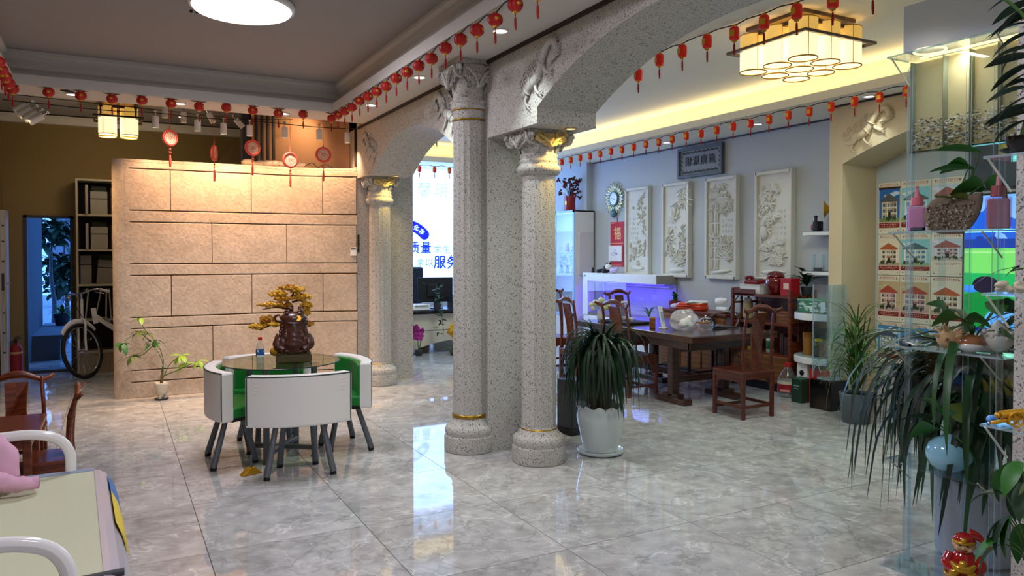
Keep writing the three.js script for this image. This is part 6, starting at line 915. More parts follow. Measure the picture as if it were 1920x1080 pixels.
{ // wooden shelf unit
  const t = thing('wooden_shelf', 'dark brown open wooden shelf unit with lattice sides against the long wall', 'shelf', [6.93, 0, -6.38]), w = M.woodRed, W2 = 0.44;
  for (const z of [-W2, W2]) { mesh('side_post', boxuv(G(bar([-0.2, 0, z], [-0.2, 1.18, z], 0.035, 0.035), bar([0.2, 0, z], [0.2, 1.18, z], 0.035, 0.035))), w, t); mesh('side_lattice', boxuv(G(span(-0.19, 0.19, 0.16, 0.6, z - 0.01, z + 0.01), ...[0.7, 0.8, 1.0, 1.1].map((y) => span(-0.19, 0.19, y - 0.012, y + 0.012, z - 0.01, z + 0.01)), ...[-0.06, 0.06].map((x) => span(x - 0.012, x + 0.012, 0.6, 1.15, z - 0.01, z + 0.01)))), w, t); }
  for (const y of [0.16, 0.42, 0.78, 1.1]) mesh('shelf_board', boxuv(span(-0.21, 0.2, y - 0.014, y + 0.014, -W2, W2)), w, t);
  mesh('back_panel', boxuv(span(0.19, 0.205, 0.1, 1.1, -W2, W2)), w, t); mesh('drawer_front', boxuv(span(-0.215, -0.2, 0.1, 0.41, -W2 + 0.02, W2 - 0.02, 0.004)), M.woodTan, t); mesh('plinth', span(-0.18, 0.19, 0, 0.1, -W2 + 0.02, W2 - 0.02), M.black, t); mesh('top_rail', boxuv(G(span(-0.21, -0.19, 1.1, 1.17, -W2, -W2 + 0.35), span(-0.2, 0.2, 1.1, 1.18, -W2 - 0.01, -W2 + 0.01))), w, t);
  const on = (n, l, c, y, z, x = 6.88, turn = -PI / 2) => thing(n, l, c, [x, y + 0.014, z], turn);
  const bx = on('white_box', 'white cardboard box under the red telephone on the shelf unit', 'box', 1.1, -6.6); mesh('box', box(0.32, 0.1, 0.2, 0, 0.05, 0, 0.004), M.white, bx); mesh('lid', box(0.325, 0.02, 0.205, 0, 0.101, 0, 0.003), S(0xd8d4cc, 0.6), bx);
  const ph = on('telephone', 'dark red desk telephone on a white box on the shelf unit', 'telephone', 1.212, -6.6); mesh('base', [place(box(0.22, 0.05, 0.16, 0, 0.03, 0, 0.015), [0, 0, 0], 0.15)], S(0x7c1216, 0.35), ph); mesh('handset', sweep([[-0.1, 0.07, -0.05], [-0.09, 0.085, 0], [-0.1, 0.07, 0.06]], [0.026, 0.018, 0.026], 14, 9), S(0x7c1216, 0.35), ph); mesh('keypad', place(box(0.08, 0.006, 0.09, 0.04, 0.058, 0.0), [0, 0, 0], 0.15), M.greyDark, ph);
  const jar = on('red_jar', 'round glossy dark red lidded jar on top of the shelf unit', 'jar', 1.1, -6.26, 6.85); mesh('body', lathe([[0, 0], [0.07, 0], [0.09, 0.03], [0.115, 0.1], [0.118, 0.16], [0.1, 0.215], [0, 0.215]], 36), Pm(0x6a0a12, 0.08, { clearcoat: 1 }), jar); mesh('lid', lathe([[0.102, 0.215], [0.1, 0.225], [0.085, 0.26], [0.03, 0.28], [0, 0.282]], 32), Pm(0x6a0a12, 0.08, { clearcoat: 1 }), jar);
  const rb = on('red_box', 'bright red square gift box with a pale label on the shelf unit', 'box', 1.1, -6.05, 6.85); mesh('box', box(0.15, 0.2, 0.15, 0, 0.1, 0, 0.004), S(0xb0101c, 0.45), rb); mesh('label', box(0.075, 0.07, 0.003, 0.01, 0.11, 0.076), S(0xe6c8b8, 0.6), rb);
  const dp = on('broad_leaf_plant', 'dark green broad-leaved plant on top of the shelf unit, below the wall shelves', 'plant', 1.1, -5.96, 7.02, 0); seed(33); mesh('pot', lathe([[0, 0], [0.05, 0], [0.065, 0.1], [0.055, 0.1], [0, 0.09]], 20), M.greyDark, dp); const pg = [leaf(0.26, 0.06, 0.55, 0.25, 8, LANCE), leaf(0.2, 0.055, 0.4, 0.25, 8, LANCE)]; for (let k = 0; k < 26; k++) { const l = aim(mesh('leaf', pg[k % 2], M.leafDark, dp), k * 2.4, rr(0, 1.1)); l.position.y = 0.1 + rr(0, 0.08); }
  const bottle = (n, l, y, z, col, h, r, lab) => { const b = on(n, l, 'bottle', y, z, 6.84); mesh('bottle', lathe([[0, 0], [r, 0], [r, h * 0.6], [r * 0.4, h * 0.78], [r * 0.36, h], [0, h]], 20), S(col, 0.3), b); mesh('label', lathe([[r * 1.01, h * 0.15], [r * 1.02, h * 0.5], [r * 1.01, h * 0.52]], 20), S(lab, 0.6), b); };
  const pk = on('cream_packet', 'cream coloured soft packet at the left of the middle shelf', 'packet', 0.78, -6.72); mesh('packet', [box(0.13, 0.22, 0.08, 0, 0.11, 0, 0.03), box(0.1, 0.05, 0.02, 0, 0.235, 0, 0.006)], S(0xb9a878, 0.7), pk);
  bottle('sauce_bottle', 'dark bottle with an orange and white label on the middle shelf of the unit', 0.78, -6.46, 0x2a1a10, 0.22, 0.045, 0xd8a878);
  const wbx = on('wooden_box', 'small brown slatted wooden box at the right of the middle shelf', 'box', 0.78, -6.1); mesh('box', boxuv(box(0.2, 0.14, 0.16, 0, 0.07, 0, 0.004)), M.woodTan, wbx); mesh('slat', [0.03, 0.07, 0.11].map((y) => box(0.206, 0.006, 0.166, 0, y, 0)), M.woodDark, wbx);
  const yb = on('yellow_box', 'yellow-green printed box on the lower shelf of the unit', 'box', 0.42, -6.62); mesh('box', box(0.12, 0.15, 0.1, 0, 0.075, 0, 0.004), S(0xa8a838, 0.6), yb); mesh('label', box(0.08, 0.06, 0.003, 0, 0.08, 0.051), S(0xd8d890, 0.6), yb);
  bottle('green_label_bottle', 'bottle with a white and green label on the lower shelf of the unit', 0.42, -6.33, 0xb8c4bc, 0.26, 0.045, 0x1d5a3a);
  const dkb = on('dark_book', 'dark book standing at the right of the lower shelf of the unit', 'book', 0.42, -6.12); mesh('book', [box(0.05, 0.24, 0.17, 0, 0.12, 0, 0.004), box(0.06, 0.2, 0.16, 0.06, 0.1, 0, 0.004)], S(0x341a18, 0.7), dkb);
  const rbn = thing('red_bin', 'plain bright red upright bin standing left of the shelf unit', 'bin', [6.8, 0, -7.02]); mesh('bin', lathe([[0, 0], [0.1, 0], [0.13, 0.52], [0.12, 0.52], [0.09, 0.02], [0, 0.02]], 28), S(0xc0142a, 0.45), rbn); mesh('rim', new THREE.TorusGeometry(0.127, 0.008, 8, 32).rotateX(PI / 2).translate(0, 0.52, 0), S(0xa01022, 0.4), rbn);
  const jug = thing('water_jug', 'large clear plastic jug with red cap and red-white label on the tea room floor', 'bottle', [6.62, 0, -5.87]);
  mesh('jug', lathe([[0, 0], [0.1, 0], [0.108, 0.02], [0.108, 0.05], [0.103, 0.055], [0.108, 0.06], [0.108, 0.19], [0.1, 0.23], [0.05, 0.31], [0.032, 0.33], [0.032, 0.345], [0, 0.345]], 32), M.pet, jug); mesh('cap', cyl(0.036, 0.036, 0.04, 0, 0.36, 0), M.red, jug);
  mesh('label', lathe([[0.109, 0.07], [0.1095, 0.075], [0.1095, 0.185], [0.109, 0.19]], 32), S(0xffffff, 0.5, { map: canvasTex(256, 96, (c, w, h) => { c.fillStyle = '#a01620'; c.fillRect(0, 0, w, h); c.fillStyle = '#d8d2c4'; c.fillRect(0, 6, w, 36); c.fillStyle = '#1a1a1a'; for (const x of [20, 84, 148, 212]) c.fillRect(x, 16, 28, 14); c.fillStyle = '#e8a0a0'; for (const x of [10, 70, 130, 190]) c.fillRect(x, 58, 40, 12); }) }), jug);
}
// ------------------------------------------------------------------ shelves at the niche wall, vitrine, gift boxes
{
  for (const [y, w] of [[1.84, 'upper'], [1.395, 'lower']]) { const t = thing('wall_shelf', `${w} white floating wall shelf left of the niche wall`, 'shelf', [7.06, y, -5.66]); mesh('board', span(-0.13, 0.12, -0.04, 0, -0.29, 0.29, 0.005), M.white, t); mesh('top_mat', span(-0.125, 0.11, 0, 0.004, -0.27, 0.28), S(0x3f4446, 0.6), t); }
  for (const [y, w] of [[0.95, 'upper'], [0.48, 'lower']]) { const t = thing('corner_shelf', `${w} white rounded corner shelf behind the clear display case`, 'shelf', [6.9, y, -5.6]); const s = new THREE.Shape(); s.moveTo(0.28, -0.3); s.lineTo(0.28, 0.3); s.lineTo(0.0, 0.3); s.quadraticCurveTo(-0.3, 0.28, -0.34, 0); s.quadraticCurveTo(-0.34, -0.28, -0.1, -0.3); s.closePath(); mesh('board', extr(s, 0.06, 0.006).rotateX(-PI / 2).translate(0, -0.066, 0), M.white, t); mesh('edge_line', extr(s, 0.004).rotateX(-PI / 2).translate(0, 0.001, 0), S(0x8f9a94, 0.5), t); }
  const gr = thing('gramophone', 'small ornamental gramophone with a golden horn on the upper wall shelf', 'ornament', [7.02, 1.845, -5.58]);
  mesh('horn', lathe([[0.012, -0.13], [0.016, -0.06], [0.03, 0.0], [0.06, 0.05], [0.11, 0.085], [0.125, 0.09], [0.108, 0.08], [0.055, 0.042], [0.024, -0.005], [0.008, -0.06]], 32).rotateX(PI / 2).rotateY(-PI / 2 - 0.25).translate(-0.06, 0.3, 0), M.gold, gr); mesh('box', box(0.16, 0.09, 0.16, 0, 0.045, 0, 0.006), M.woodDark, gr); mesh('arm', tube([[0, 0.09, 0.05], [0.04, 0.2, 0.03], [0.03, 0.29, 0], [-0.02, 0.3, 0]], 0.01, 20, 8), M.gold, gr); mesh('record', cyl(0.07, 0.07, 0.008, 0, 0.095, 0), M.black, gr); gr.scale.setScalar(0.8); gr.rotation.y = -0.7;
  const tb = thing('tequila_bottle', 'dark square bottle with red and black sides and a stopper on the upper wall shelf', 'bottle', [6.98, 1.845, -5.78]); mesh('body', [box(0.1, 0.11, 0.07, 0, 0.06, 0, 0.012)], S(0x1c1f22, 0.25), tb); mesh('red_side', ball(0.045, 0, 0.05, -0.05, 0.8, 1, 0.9), S(0x8c1a20, 0.3), tb); mesh('neck', [cyl(0.014, 0.02, 0.05, 0, 0.13, -0.03), cyl(0.02, 0.02, 0.025, 0, 0.165, -0.03)], M.black, tb);
  const aw = thing('acrylic_award', 'clear upright twin-pillar award with dark base on the lower wall shelf', 'award', [7.0, 1.4, -5.78]); for (const z of [-0.07, 0.05]) mesh('pillar', box(0.03, 0.19, 0.03, 0, 0.095, z, 0.004), M.plasticEdge, aw); mesh('base', box(0.06, 0.04, 0.1, 0, 0.02, -0.0, 0.004), M.greyDark, aw);
  const pt = thing('porcelain_plate', 'small painted red and gold porcelain dish on a stand on the lower wall shelf', 'ornament', [6.99, 1.4, -5.52], -PI / 2); mesh('plate', lathe([[0, 0], [0.05, 0.004], [0.095, 0.025], [0.09, 0.03], [0.05, 0.01], [0, 0.008]], 30).rotateX(PI / 2 - 0.25).translate(0, 0.11, 0), S(0xc9b26a, 0.4), pt); mesh('motif', lathe([[0, 0.012], [0.04, 0.012], [0.04, 0.014], [0, 0.014]], 18).rotateX(PI / 2 - 0.25).translate(0, 0.11, 0.002), S(0x8a1a1c, 0.5), pt); mesh('stand', [bar([-0.06, 0.006, 0], [0.06, 0.006, 0], 0.03, 0.012), bar([-0.05, 0, -0.03], [-0.05, 0.06, 0.01], 0.012, 0.012), bar([0.05, 0, -0.03], [0.05, 0.06, 0.01], 0.012, 0.012)], M.gold, pt);
  const gb = thing('green_tin', 'green and white latticework tin box on the upper corner shelf', 'box', [6.78, 0.955, -5.56], -PI / 2);
  const lat = canvasTex(256, 128, (c, w, h) => { c.fillStyle = '#3f7f62'; c.fillRect(0, 0, w, h); c.strokeStyle = '#cfe4d6'; c.lineWidth = 6; seed(14); for (let k = 0; k < 40; k++) { const x = rr(10, 236), y = rr(14, 110); c.strokeRect(x, y, rr(8, 26), rr(6, 14)); } c.strokeStyle = '#2c5f48'; c.lineWidth = 10; c.strokeRect(4, 4, w - 8, h - 8); });
  mesh('tin', box(0.42, 0.13, 0.26, 0, 0.065, 0, 0.006), S(0xffffff, 0.5, { map: lat }), gb); mesh('lid', box(0.425, 0.02, 0.265, 0, 0.135, 0, 0.004), S(0x6aa88a, 0.5), gb); mesh('sticker', box(0.06, 0.1, 0.004, 0.13, 0.075, 0.131), M.white, gb);
  const cp = thing('copper_canister', 'copper coloured cylindrical canister on the lower corner shelf', 'canister', [6.72, 0.486, -5.68]); mesh('can', cyl(0.055, 0.055, 0.2, 0, 0.1, 0), S(0xb07a34, 0.35, { metalness: 0.5 }), cp); mesh('lid', [cyl(0.057, 0.057, 0.05, 0, 0.225, 0), new THREE.TorusGeometry(0.057, 0.004, 6, 28).rotateX(PI / 2).translate(0, 0.2, 0)], S(0x9a6424, 0.35, { metalness: 0.5 }), cp);
  const ob = thing('orange_carton', 'orange carton standing at the back of the lower corner shelf', 'carton', [6.98, 0.486, -5.55]); mesh('carton', box(0.1, 0.3, 0.1, 0, 0.15, 0, 0.004), S(0xd8521c, 0.6), ob); mesh('flap', box(0.08, 0.03, 0.02, 0, 0.31, 0), S(0xb8400f, 0.6), ob);
  const jb = thing('snack_jar', 'glass jar with yellow lid beside the copper canister on the lower corner shelf', 'jar', [6.69, 0.486, -5.52]); mesh('jar', lathe([[0, 0], [0.045, 0], [0.05, 0.02], [0.05, 0.13], [0.035, 0.16], [0, 0.16]], 22), S(0x4a4436, 0.2), jb); mesh('lid', cyl(0.04, 0.04, 0.03, 0, 0.178, 0), S(0xd0b020, 0.5), jb);
  const t1 = thing('green_tin', 'dark green tall tea tin on the floor left of the black pedestal', 'tin', [6.52, 0, -5.6]); mesh('tin', box(0.14, 0.24, 0.14, 0, 0.12, 0, 0.006), S(0x173a2a, 0.5), t1); mesh('lid', box(0.145, 0.02, 0.145, 0, 0.25, 0, 0.004), S(0x24503c, 0.5), t1); mesh('label', [box(0.002, 0.012, 0.08, -0.071, 0.18, 0), box(0.002, 0.008, 0.06, -0.071, 0.15, 0)], S(0x8aa898, 0.6), t1);
  const t2 = thing('gift_bag', 'red and orange gift bag on the floor behind the clear display case', 'bag', [6.62, 0, -5.42]); mesh('bag', box(0.14, 0.36, 0.2, 0, 0.18, 0, 0.006), S(0xc01c18, 0.55), t2); mesh('panel', box(0.003, 0.14, 0.16, -0.0715, 0.1, 0), S(0xd86a1c, 0.55), t2); mesh('handle', tube([[-0.071, 0.35, -0.05], [-0.071, 0.42, 0], [-0.071, 0.35, 0.05]], 0.004, 14, 5), M.white, t2);
  const t3 = thing('gift_bag', 'white gift bag with a dark round mark tilted beside the red one', 'bag', [6.66, 0, -5.66]); mesh('bag', box(0.12, 0.4, 0.14, 0, 0.2, 0, 0.006), M.white, t3); mesh('mark', place(cyl(0.03, 0.03, 0.003, 0, 0, 0, 18), [-0.0615, 0.3, 0], 0, 0, PI / 2), M.black, t3);
  const v = thing('display_case', 'tall clear acrylic display case on a black pedestal before the niche wall', 'display case', [6.5, 0, -5.23]);
  mesh('pedestal', span(-0.13, 0.135, 0, 0.3, -0.13, 0.13, 0.004), M.blackGloss, v); mesh('base_plate', lathe([[0, 0.3], [0.115, 0.3], [0.12, 0.305], [0.115, 0.32], [0, 0.32]], 40), M.plasticEdge, v);
  for (const [a, b, c, d] of [[-0.11, 0.11, -0.11, -0.105], [-0.11, 0.11, 0.105, 0.11], [-0.11, -0.105, -0.11, 0.11], [0.105, 0.11, -0.11, 0.11]]) mesh('acrylic_pane', span(a, b, 0.32, 1.28, c, d), M.acrylic, v);
  for (const [x, z] of [[-0.11, -0.11], [-0.11, 0.11], [0.11, 0.11], [0.11, -0.11]]) mesh('edge', span(x - 0.005, x + 0.005, 0.32, 1.28, z - 0.005, z + 0.005), M.plasticEdge, v);
  mesh('top_pane', span(-0.11, 0.11, 1.275, 1.28, -0.11, 0.11), M.acrylic, v);
}
// ------------------------------------------------------------------ posters in the niche and the screen
{
  const house = (pal, kind) => (c, w, h) => {
    c.fillStyle = '#e6dcc8'; c.fillRect(0, 0, w, h); const top = kind === 3 ? 30 : 44, bot = kind === 2 ? h - 120 : h - 78;
    c.fillStyle = '#b83a3a'; seed(kind * 7 + 3); for (let k = 0; k < 12; k++) { c.fillRect(26 + k * 17, 10, 11, 4); c.fillRect(26 + k * 17, 17, rr(4, 11), 4); c.fillRect(29 + k * 17, 24, 9, 3); }
    if (kind === 0) { c.fillStyle = '#3a1614'; c.fillRect(0, 30, w, 14); }
    c.fillStyle = pal[0]; c.fillRect(6, top, w - 12, bot - top); c.fillStyle = pal[1]; for (let k = 0; k < 5; k++) { c.beginPath(); c.ellipse(rr(20, 230), rr(top + 16, top + 60), rr(18, 46), rr(6, 14), 0, 0, 7); c.fill(); }
    c.save(); c.beginPath(); c.rect(6, top, w - 12, bot - top); c.clip();
    const gx = 40, gw = w - 80, gy = top + (bot - top) * 0.34, gb = bot - 26; c.fillStyle = pal[2]; c.fillRect(gx, gy, gw, gb - gy); c.fillStyle = pal[5]; c.fillRect(gx + gw * 0.56, gy, gw * 0.44, gb - gy);
    c.fillStyle = pal[3]; c.beginPath(); c.moveTo(gx - 20, gy); c.lineTo(gx + gw * 0.45, gy - 48); c.lineTo(gx + gw + 20, gy); c.lineTo(gx + gw + 14, gy + 9); c.lineTo(gx - 14, gy + 9); c.fill();
    c.fillStyle = pal[4]; for (let r = 0; r < 3; r++) for (let k = 0; k < 4; k++) { c.fillRect(gx + 12 + k * (gw / 4), gy + 22 + r * ((gb - gy) / 3.1), gw / 7, (gb - gy) / 6); } c.fillStyle = '#f2ece0'; for (let r = 1; r < 3; r++) c.fillRect(gx - 4, gy + 6 + r * ((gb - gy) / 3.1), gw + 8, 5); for (const k of [0, 0.36, 0.62, 1]) c.fillRect(gx + gw * k - 4, gy + 10, 7, gb - gy - 10);
    c.fillStyle = pal[3]; c.fillRect(gx + gw * 0.38, gb - 52, gw * 0.26, 10); c.fillStyle = '#2a1c18'; c.fillRect(gx + gw * 0.42, gb - 40, gw * 0.18, 40); c.fillStyle = pal[6]; c.fillRect(6, gb, w - 12, bot - gb); c.fillStyle = '#2f4a28'; for (let k = 0; k < 9; k++) { c.beginPath(); c.arc(rr(6, w - 6), gb + rr(-8, 6), rr(6, 15), 0, 7); c.fill(); } c.restore();
    c.fillStyle = kind === 2 ? '#e6dcc8' : '#8a1d20'; c.fillRect(6, bot + 4, w - 12, 34); c.fillStyle = kind === 2 ? '#a83030' : '#e8c8b8'; for (let k = 0; k < 11; k++) c.fillRect(26 + k * 19, bot + 12, rr(6, 13), 5); for (let k = 0; k < 8; k++) c.fillRect(44 + k * 21, bot + 25, rr(6, 13), 4);
    c.fillStyle = '#6a6258'; for (const x of [24, w - 24]) { c.beginPath(); c.arc(x, h - 22, 5, 0, 7); c.fill(); }
  };
  const P = [['#2c6cb8', '#c8dcf0', '#c9b8a0', '#5a5a60', '#4a5a68', '#a89880', '#7a8a5a'], ['#8ecfd8', '#e6f2f2', '#dfe6d8', '#4a6a70', '#3f7ca8', '#c2ccc0', '#9ab08a'], ['#c8d4e0', '#e8e4ea', '#d8c4c8', '#a8605a', '#5a5668', '#bfa8b0', '#c8b8b0'], ['#c8b088', '#d8c8a8', '#d0a8a4', '#b4513f', '#6a5a64', '#b88c90', '#c8a0a0'], ['#e8dcc4', '#f0e8d8', '#dccab0', '#c0623a', '#4a4440', '#c4ae94', '#b8a088'], ['#3f8ccc', '#dcecf6', '#8f9ab0', '#4a5578', '#e0e6ee', '#76809a', '#a8a890']];
  const texs = P.map((p, i) => canvasTex(256, 340, house(p, [0, 1, 2, 1, 1, 3][i])));
  const ys = [[2.342, 1.80], [1.80, 1.371], [1.371, 0.885], [0.885, 0.45]], zs = [[-5.16, -4.91], [-4.91, -4.58], [-4.58, -4.255]], pick = [[0, 1, 2], [4, 1, 2], [3, 3, 4], [5, 5, 5]];
  const rowN = ['top', 'second', 'third', 'bottom'], colN = ['left', 'middle', 'right'], what = ['grey villa under a deep blue sky', 'pale villa under a turquoise sky', 'pinkish villa with tall windows', 'pink house with a red roof', 'cream house with an orange roof', 'grey villa under a bright blue sky'];
  ys.forEach(([y1, y0], r) => zs.forEach(([z0, z1], c) => {
    const t = thing('house_poster', `poster of a ${what[pick[r][c]]}, ${rowN[r]} row, ${colN[c]} column`, 'poster', [7.165, (y0 + y1) / 2, (z0 + z1) / 2], -PI / 2, 'house posters on the niche back wall');
    mesh('sheet', box(z1 - z0 - 0.006, y1 - y0 - 0.006, 0.008), [null, null, null, null, 1, null].map((k) => (k ? S(0xffffff, 0.45, { map: texs[pick[r][c]] }) : M.white)), t);
    for (const s of [-1, 1]) mesh('fixing', place(cyl(0.008, 0.008, 0.008, 0, 0, 0, 10), [s * (z1 - z0) * 0.38, (y1 - y0) / 2 - 0.03, 0.006], PI / 2), M.chrome, t);
  }));
  const tv = thing('wall_screen', 'bright wall screen showing a green field, blue trees and sky behind the clear partition', 'screen', [7.1, 1.45, -3.8], -PI / 2);
  const pic = canvasTex(512, 896, (c, w, h) => {
    const g = c.createLinearGradient(0, 0, 0, 300); g.addColorStop(0, '#7fb8ff'); g.addColorStop(1, '#9fccff'); c.fillStyle = g; c.fillRect(0, 0, w, h); c.fillStyle = '#1f62d8'; seed(19); for (let k = 0; k < 60; k++) { const x = rr(0, w); c.beginPath(); c.arc(x, rr(150, 270) + 50 * Math.sin(x * 0.012 + 2.4), rr(20, 50), 0, 7); c.fill(); } c.fillStyle = '#163fa0'; c.fillRect(0, 262, w, 60); for (let k = 0; k < 24; k++) { c.beginPath(); c.arc(rr(0, w), rr(262, 290), rr(12, 26), 0, 7); c.fill(); }
    c.fillStyle = '#7fe06a'; c.fillRect(0, 318, w, 170); c.fillStyle = '#a8ec8a'; c.fillRect(0, 335, w, 14); c.fillStyle = '#12b85a'; c.fillRect(0, 470, w, 200); c.fillStyle = '#2f8cff'; c.beginPath(); c.ellipse(210, 570, 260, 26, 0, 0, 7); c.fill(); c.fillStyle = '#118a3a'; c.beginPath(); c.ellipse(130, 700, 210, 120, 0, 0, 7); c.fill(); c.fillStyle = '#6ab4ff'; c.beginPath(); c.ellipse(250, 760, 130, 90, 0, 0, 7); c.fill(); c.fillStyle = '#0c3a8a'; c.fillRect(0, 800, w, 96); c.fillStyle = '#1a1430'; c.beginPath(); c.ellipse(128, 540, 76, 52, 0, 0, 7); c.fill(); c.fillStyle = '#3f9cff'; for (let k = 0; k < 9; k++) c.fillRect(rr(20, 460), rr(740, 800), rr(30, 80), 12); c.fillRect(0, 545, 60, 30);
  });
  mesh('picture', new THREE.PlaneGeometry(0.8, 1.36).translate(0, 0, 0.026), S(0x050505, 0.2, { emissive: 0xffffff, emissiveIntensity: 1.05, emissiveMap: pic }), tv); mesh('frame', box(0.84, 1.4, 0.05, 0, 0, 0, 0.006), M.black, tv);
  area('screen_light', [0.35, 0.75, 0.9], 0.9, 0.78, 1.3, [7.06, 1.45, -3.8], [0, 1.45, -3.8]);
  const pnl = thing('dark_signboard', 'dark blue-grey panel with a yellow sticker on the wall above the screen', 'panel', [7.15, 2.42, -3.75], -PI / 2); mesh('board', box(0.9, 0.44, 0.05, 0, 0, 0, 0.006), S(0x37404c, 0.5), pnl); mesh('sticker', box(0.12, 0.1, 0.004, -0.12, 0.12, 0.027), S(0xe0c050, 0.6), pnl);
}
// ------------------------------------------------------------------ big potted plant beside the nearest column
{
  const t = thing('potted_dracaena', 'large drooping dark green plant in a white glazed pot beside the nearest column', 'plant', [3.44, 0, -4.93]);
  const glaze = Pm(0xc9d4d4, 0.12, { clearcoat: 1, clearcoatRoughness: 0.04 });
  mesh('saucer', lathe([[0, 0], [0.16, 0], [0.185, 0.012], [0.19, 0.035], [0.18, 0.036], [0.165, 0.02], [0, 0.018]], 48), glaze, t);
  { const g = lathe([[0, 0.02], [0.135, 0.02], [0.142, 0.04], [0.16, 0.14], [0.185, 0.25], [0.192, 0.3], [0.185, 0.34], [0.182, 0.36], [0.195, 0.385], [0.19, 0.392], [0.175, 0.365], [0.17, 0.33], [0, 0.32]], 72), p = g.attributes.position; for (let i = 0; i < p.count; i++) { const x = p.getX(i), y = p.getY(i), z = p.getZ(i), a = Math.atan2(z, x), k = 1 + (y > 0.36 ? 0.02 * Math.sin(a * 12) : 0.006 * Math.abs(Math.sin(a * 14))); p.setXYZ(i, x * k, y + (y > 0.375 ? 0.012 * Math.sin(a * 12) : 0), z * k); } g.computeVertexNormals(); mesh('pot', g, glaze, t); }
  mesh('soil', lathe([[0, 0.335], [0.172, 0.335], [0.17, 0.32]], 32), M.soil, t);
  mesh('trunk', [sweep([[0, 0.32, 0], [0.005, 0.5, 0.01], [-0.01, 0.72, 0]], [0.05, 0.042, 0.038], 16, 12), sweep([[0.03, 0.32, 0.04], [0.06, 0.5, 0.05], [0.08, 0.66, 0.03]], [0.022, 0.018, 0.016], 12, 8), sweep([[-0.05, 0.32, -0.02], [-0.09, 0.5, 0.0], [-0.11, 0.7, 0.0]], [0.02, 0.017, 0.015], 12, 8)], M.stem, t);
  seed(301); const pool = []; for (let k = 0; k < 14; k++) pool.push(strap(rr(0.6, 0.84), rr(0.024, 0.033), rr(0.5, 1.2), rr(0.62, 0.9), 14, rr(-0.06, 0.06)));
  const sp2 = []; for (let k = 0; k < 4; k++) sp2.push(strap(rr(0.3, 0.4), 0.02, 1.3, 2.2, 8));
  const ms = [M.leafDeep, M.leafDark, M.leafDeep, S(0x1c4526, 0.4, DS)];
  for (let k = 0; k < 285; k++) { const top = rnd(), l = mesh('leaf', pool[k % 14], ms[k % 4], t); l.position.set(rr(-0.08, 0.08), 0.66 + top * 0.19, rr(-0.08, 0.08)); l.rotation.y = k * 2.39996 + rr(-0.2, 0.2); l.scale.set(rr(0.65, 1.0) * (0.75 + 0.25 * top), rr(0.85, 1.1), 1); }
  for (let k = 0; k < 24; k++) { const l = mesh('leaf', sp2[k % 4], ms[(k + 1) % 4], t); l.position.set(rr(-0.05, 0.05), 0.8, rr(-0.05, 0.05)); l.rotation.y = k * 2.4; }
  const s = thing('dark_box', 'dark glossy box-shaped stand behind the white pot, right of the nearest column', 'box', [3.62, 0, -5.62], 0.2); mesh('body', box(0.2, 0.44, 0.2, 0, 0.26, 0, 0.006), Pm(0x30363a, 0.25), s); mesh('base', box(0.24, 0.05, 0.24, 0, 0.025, 0, 0.006), M.black, s); mesh('edge', box(0.008, 0.42, 0.008, -0.03, 0.26, 0.102), M.chrome, s);
}
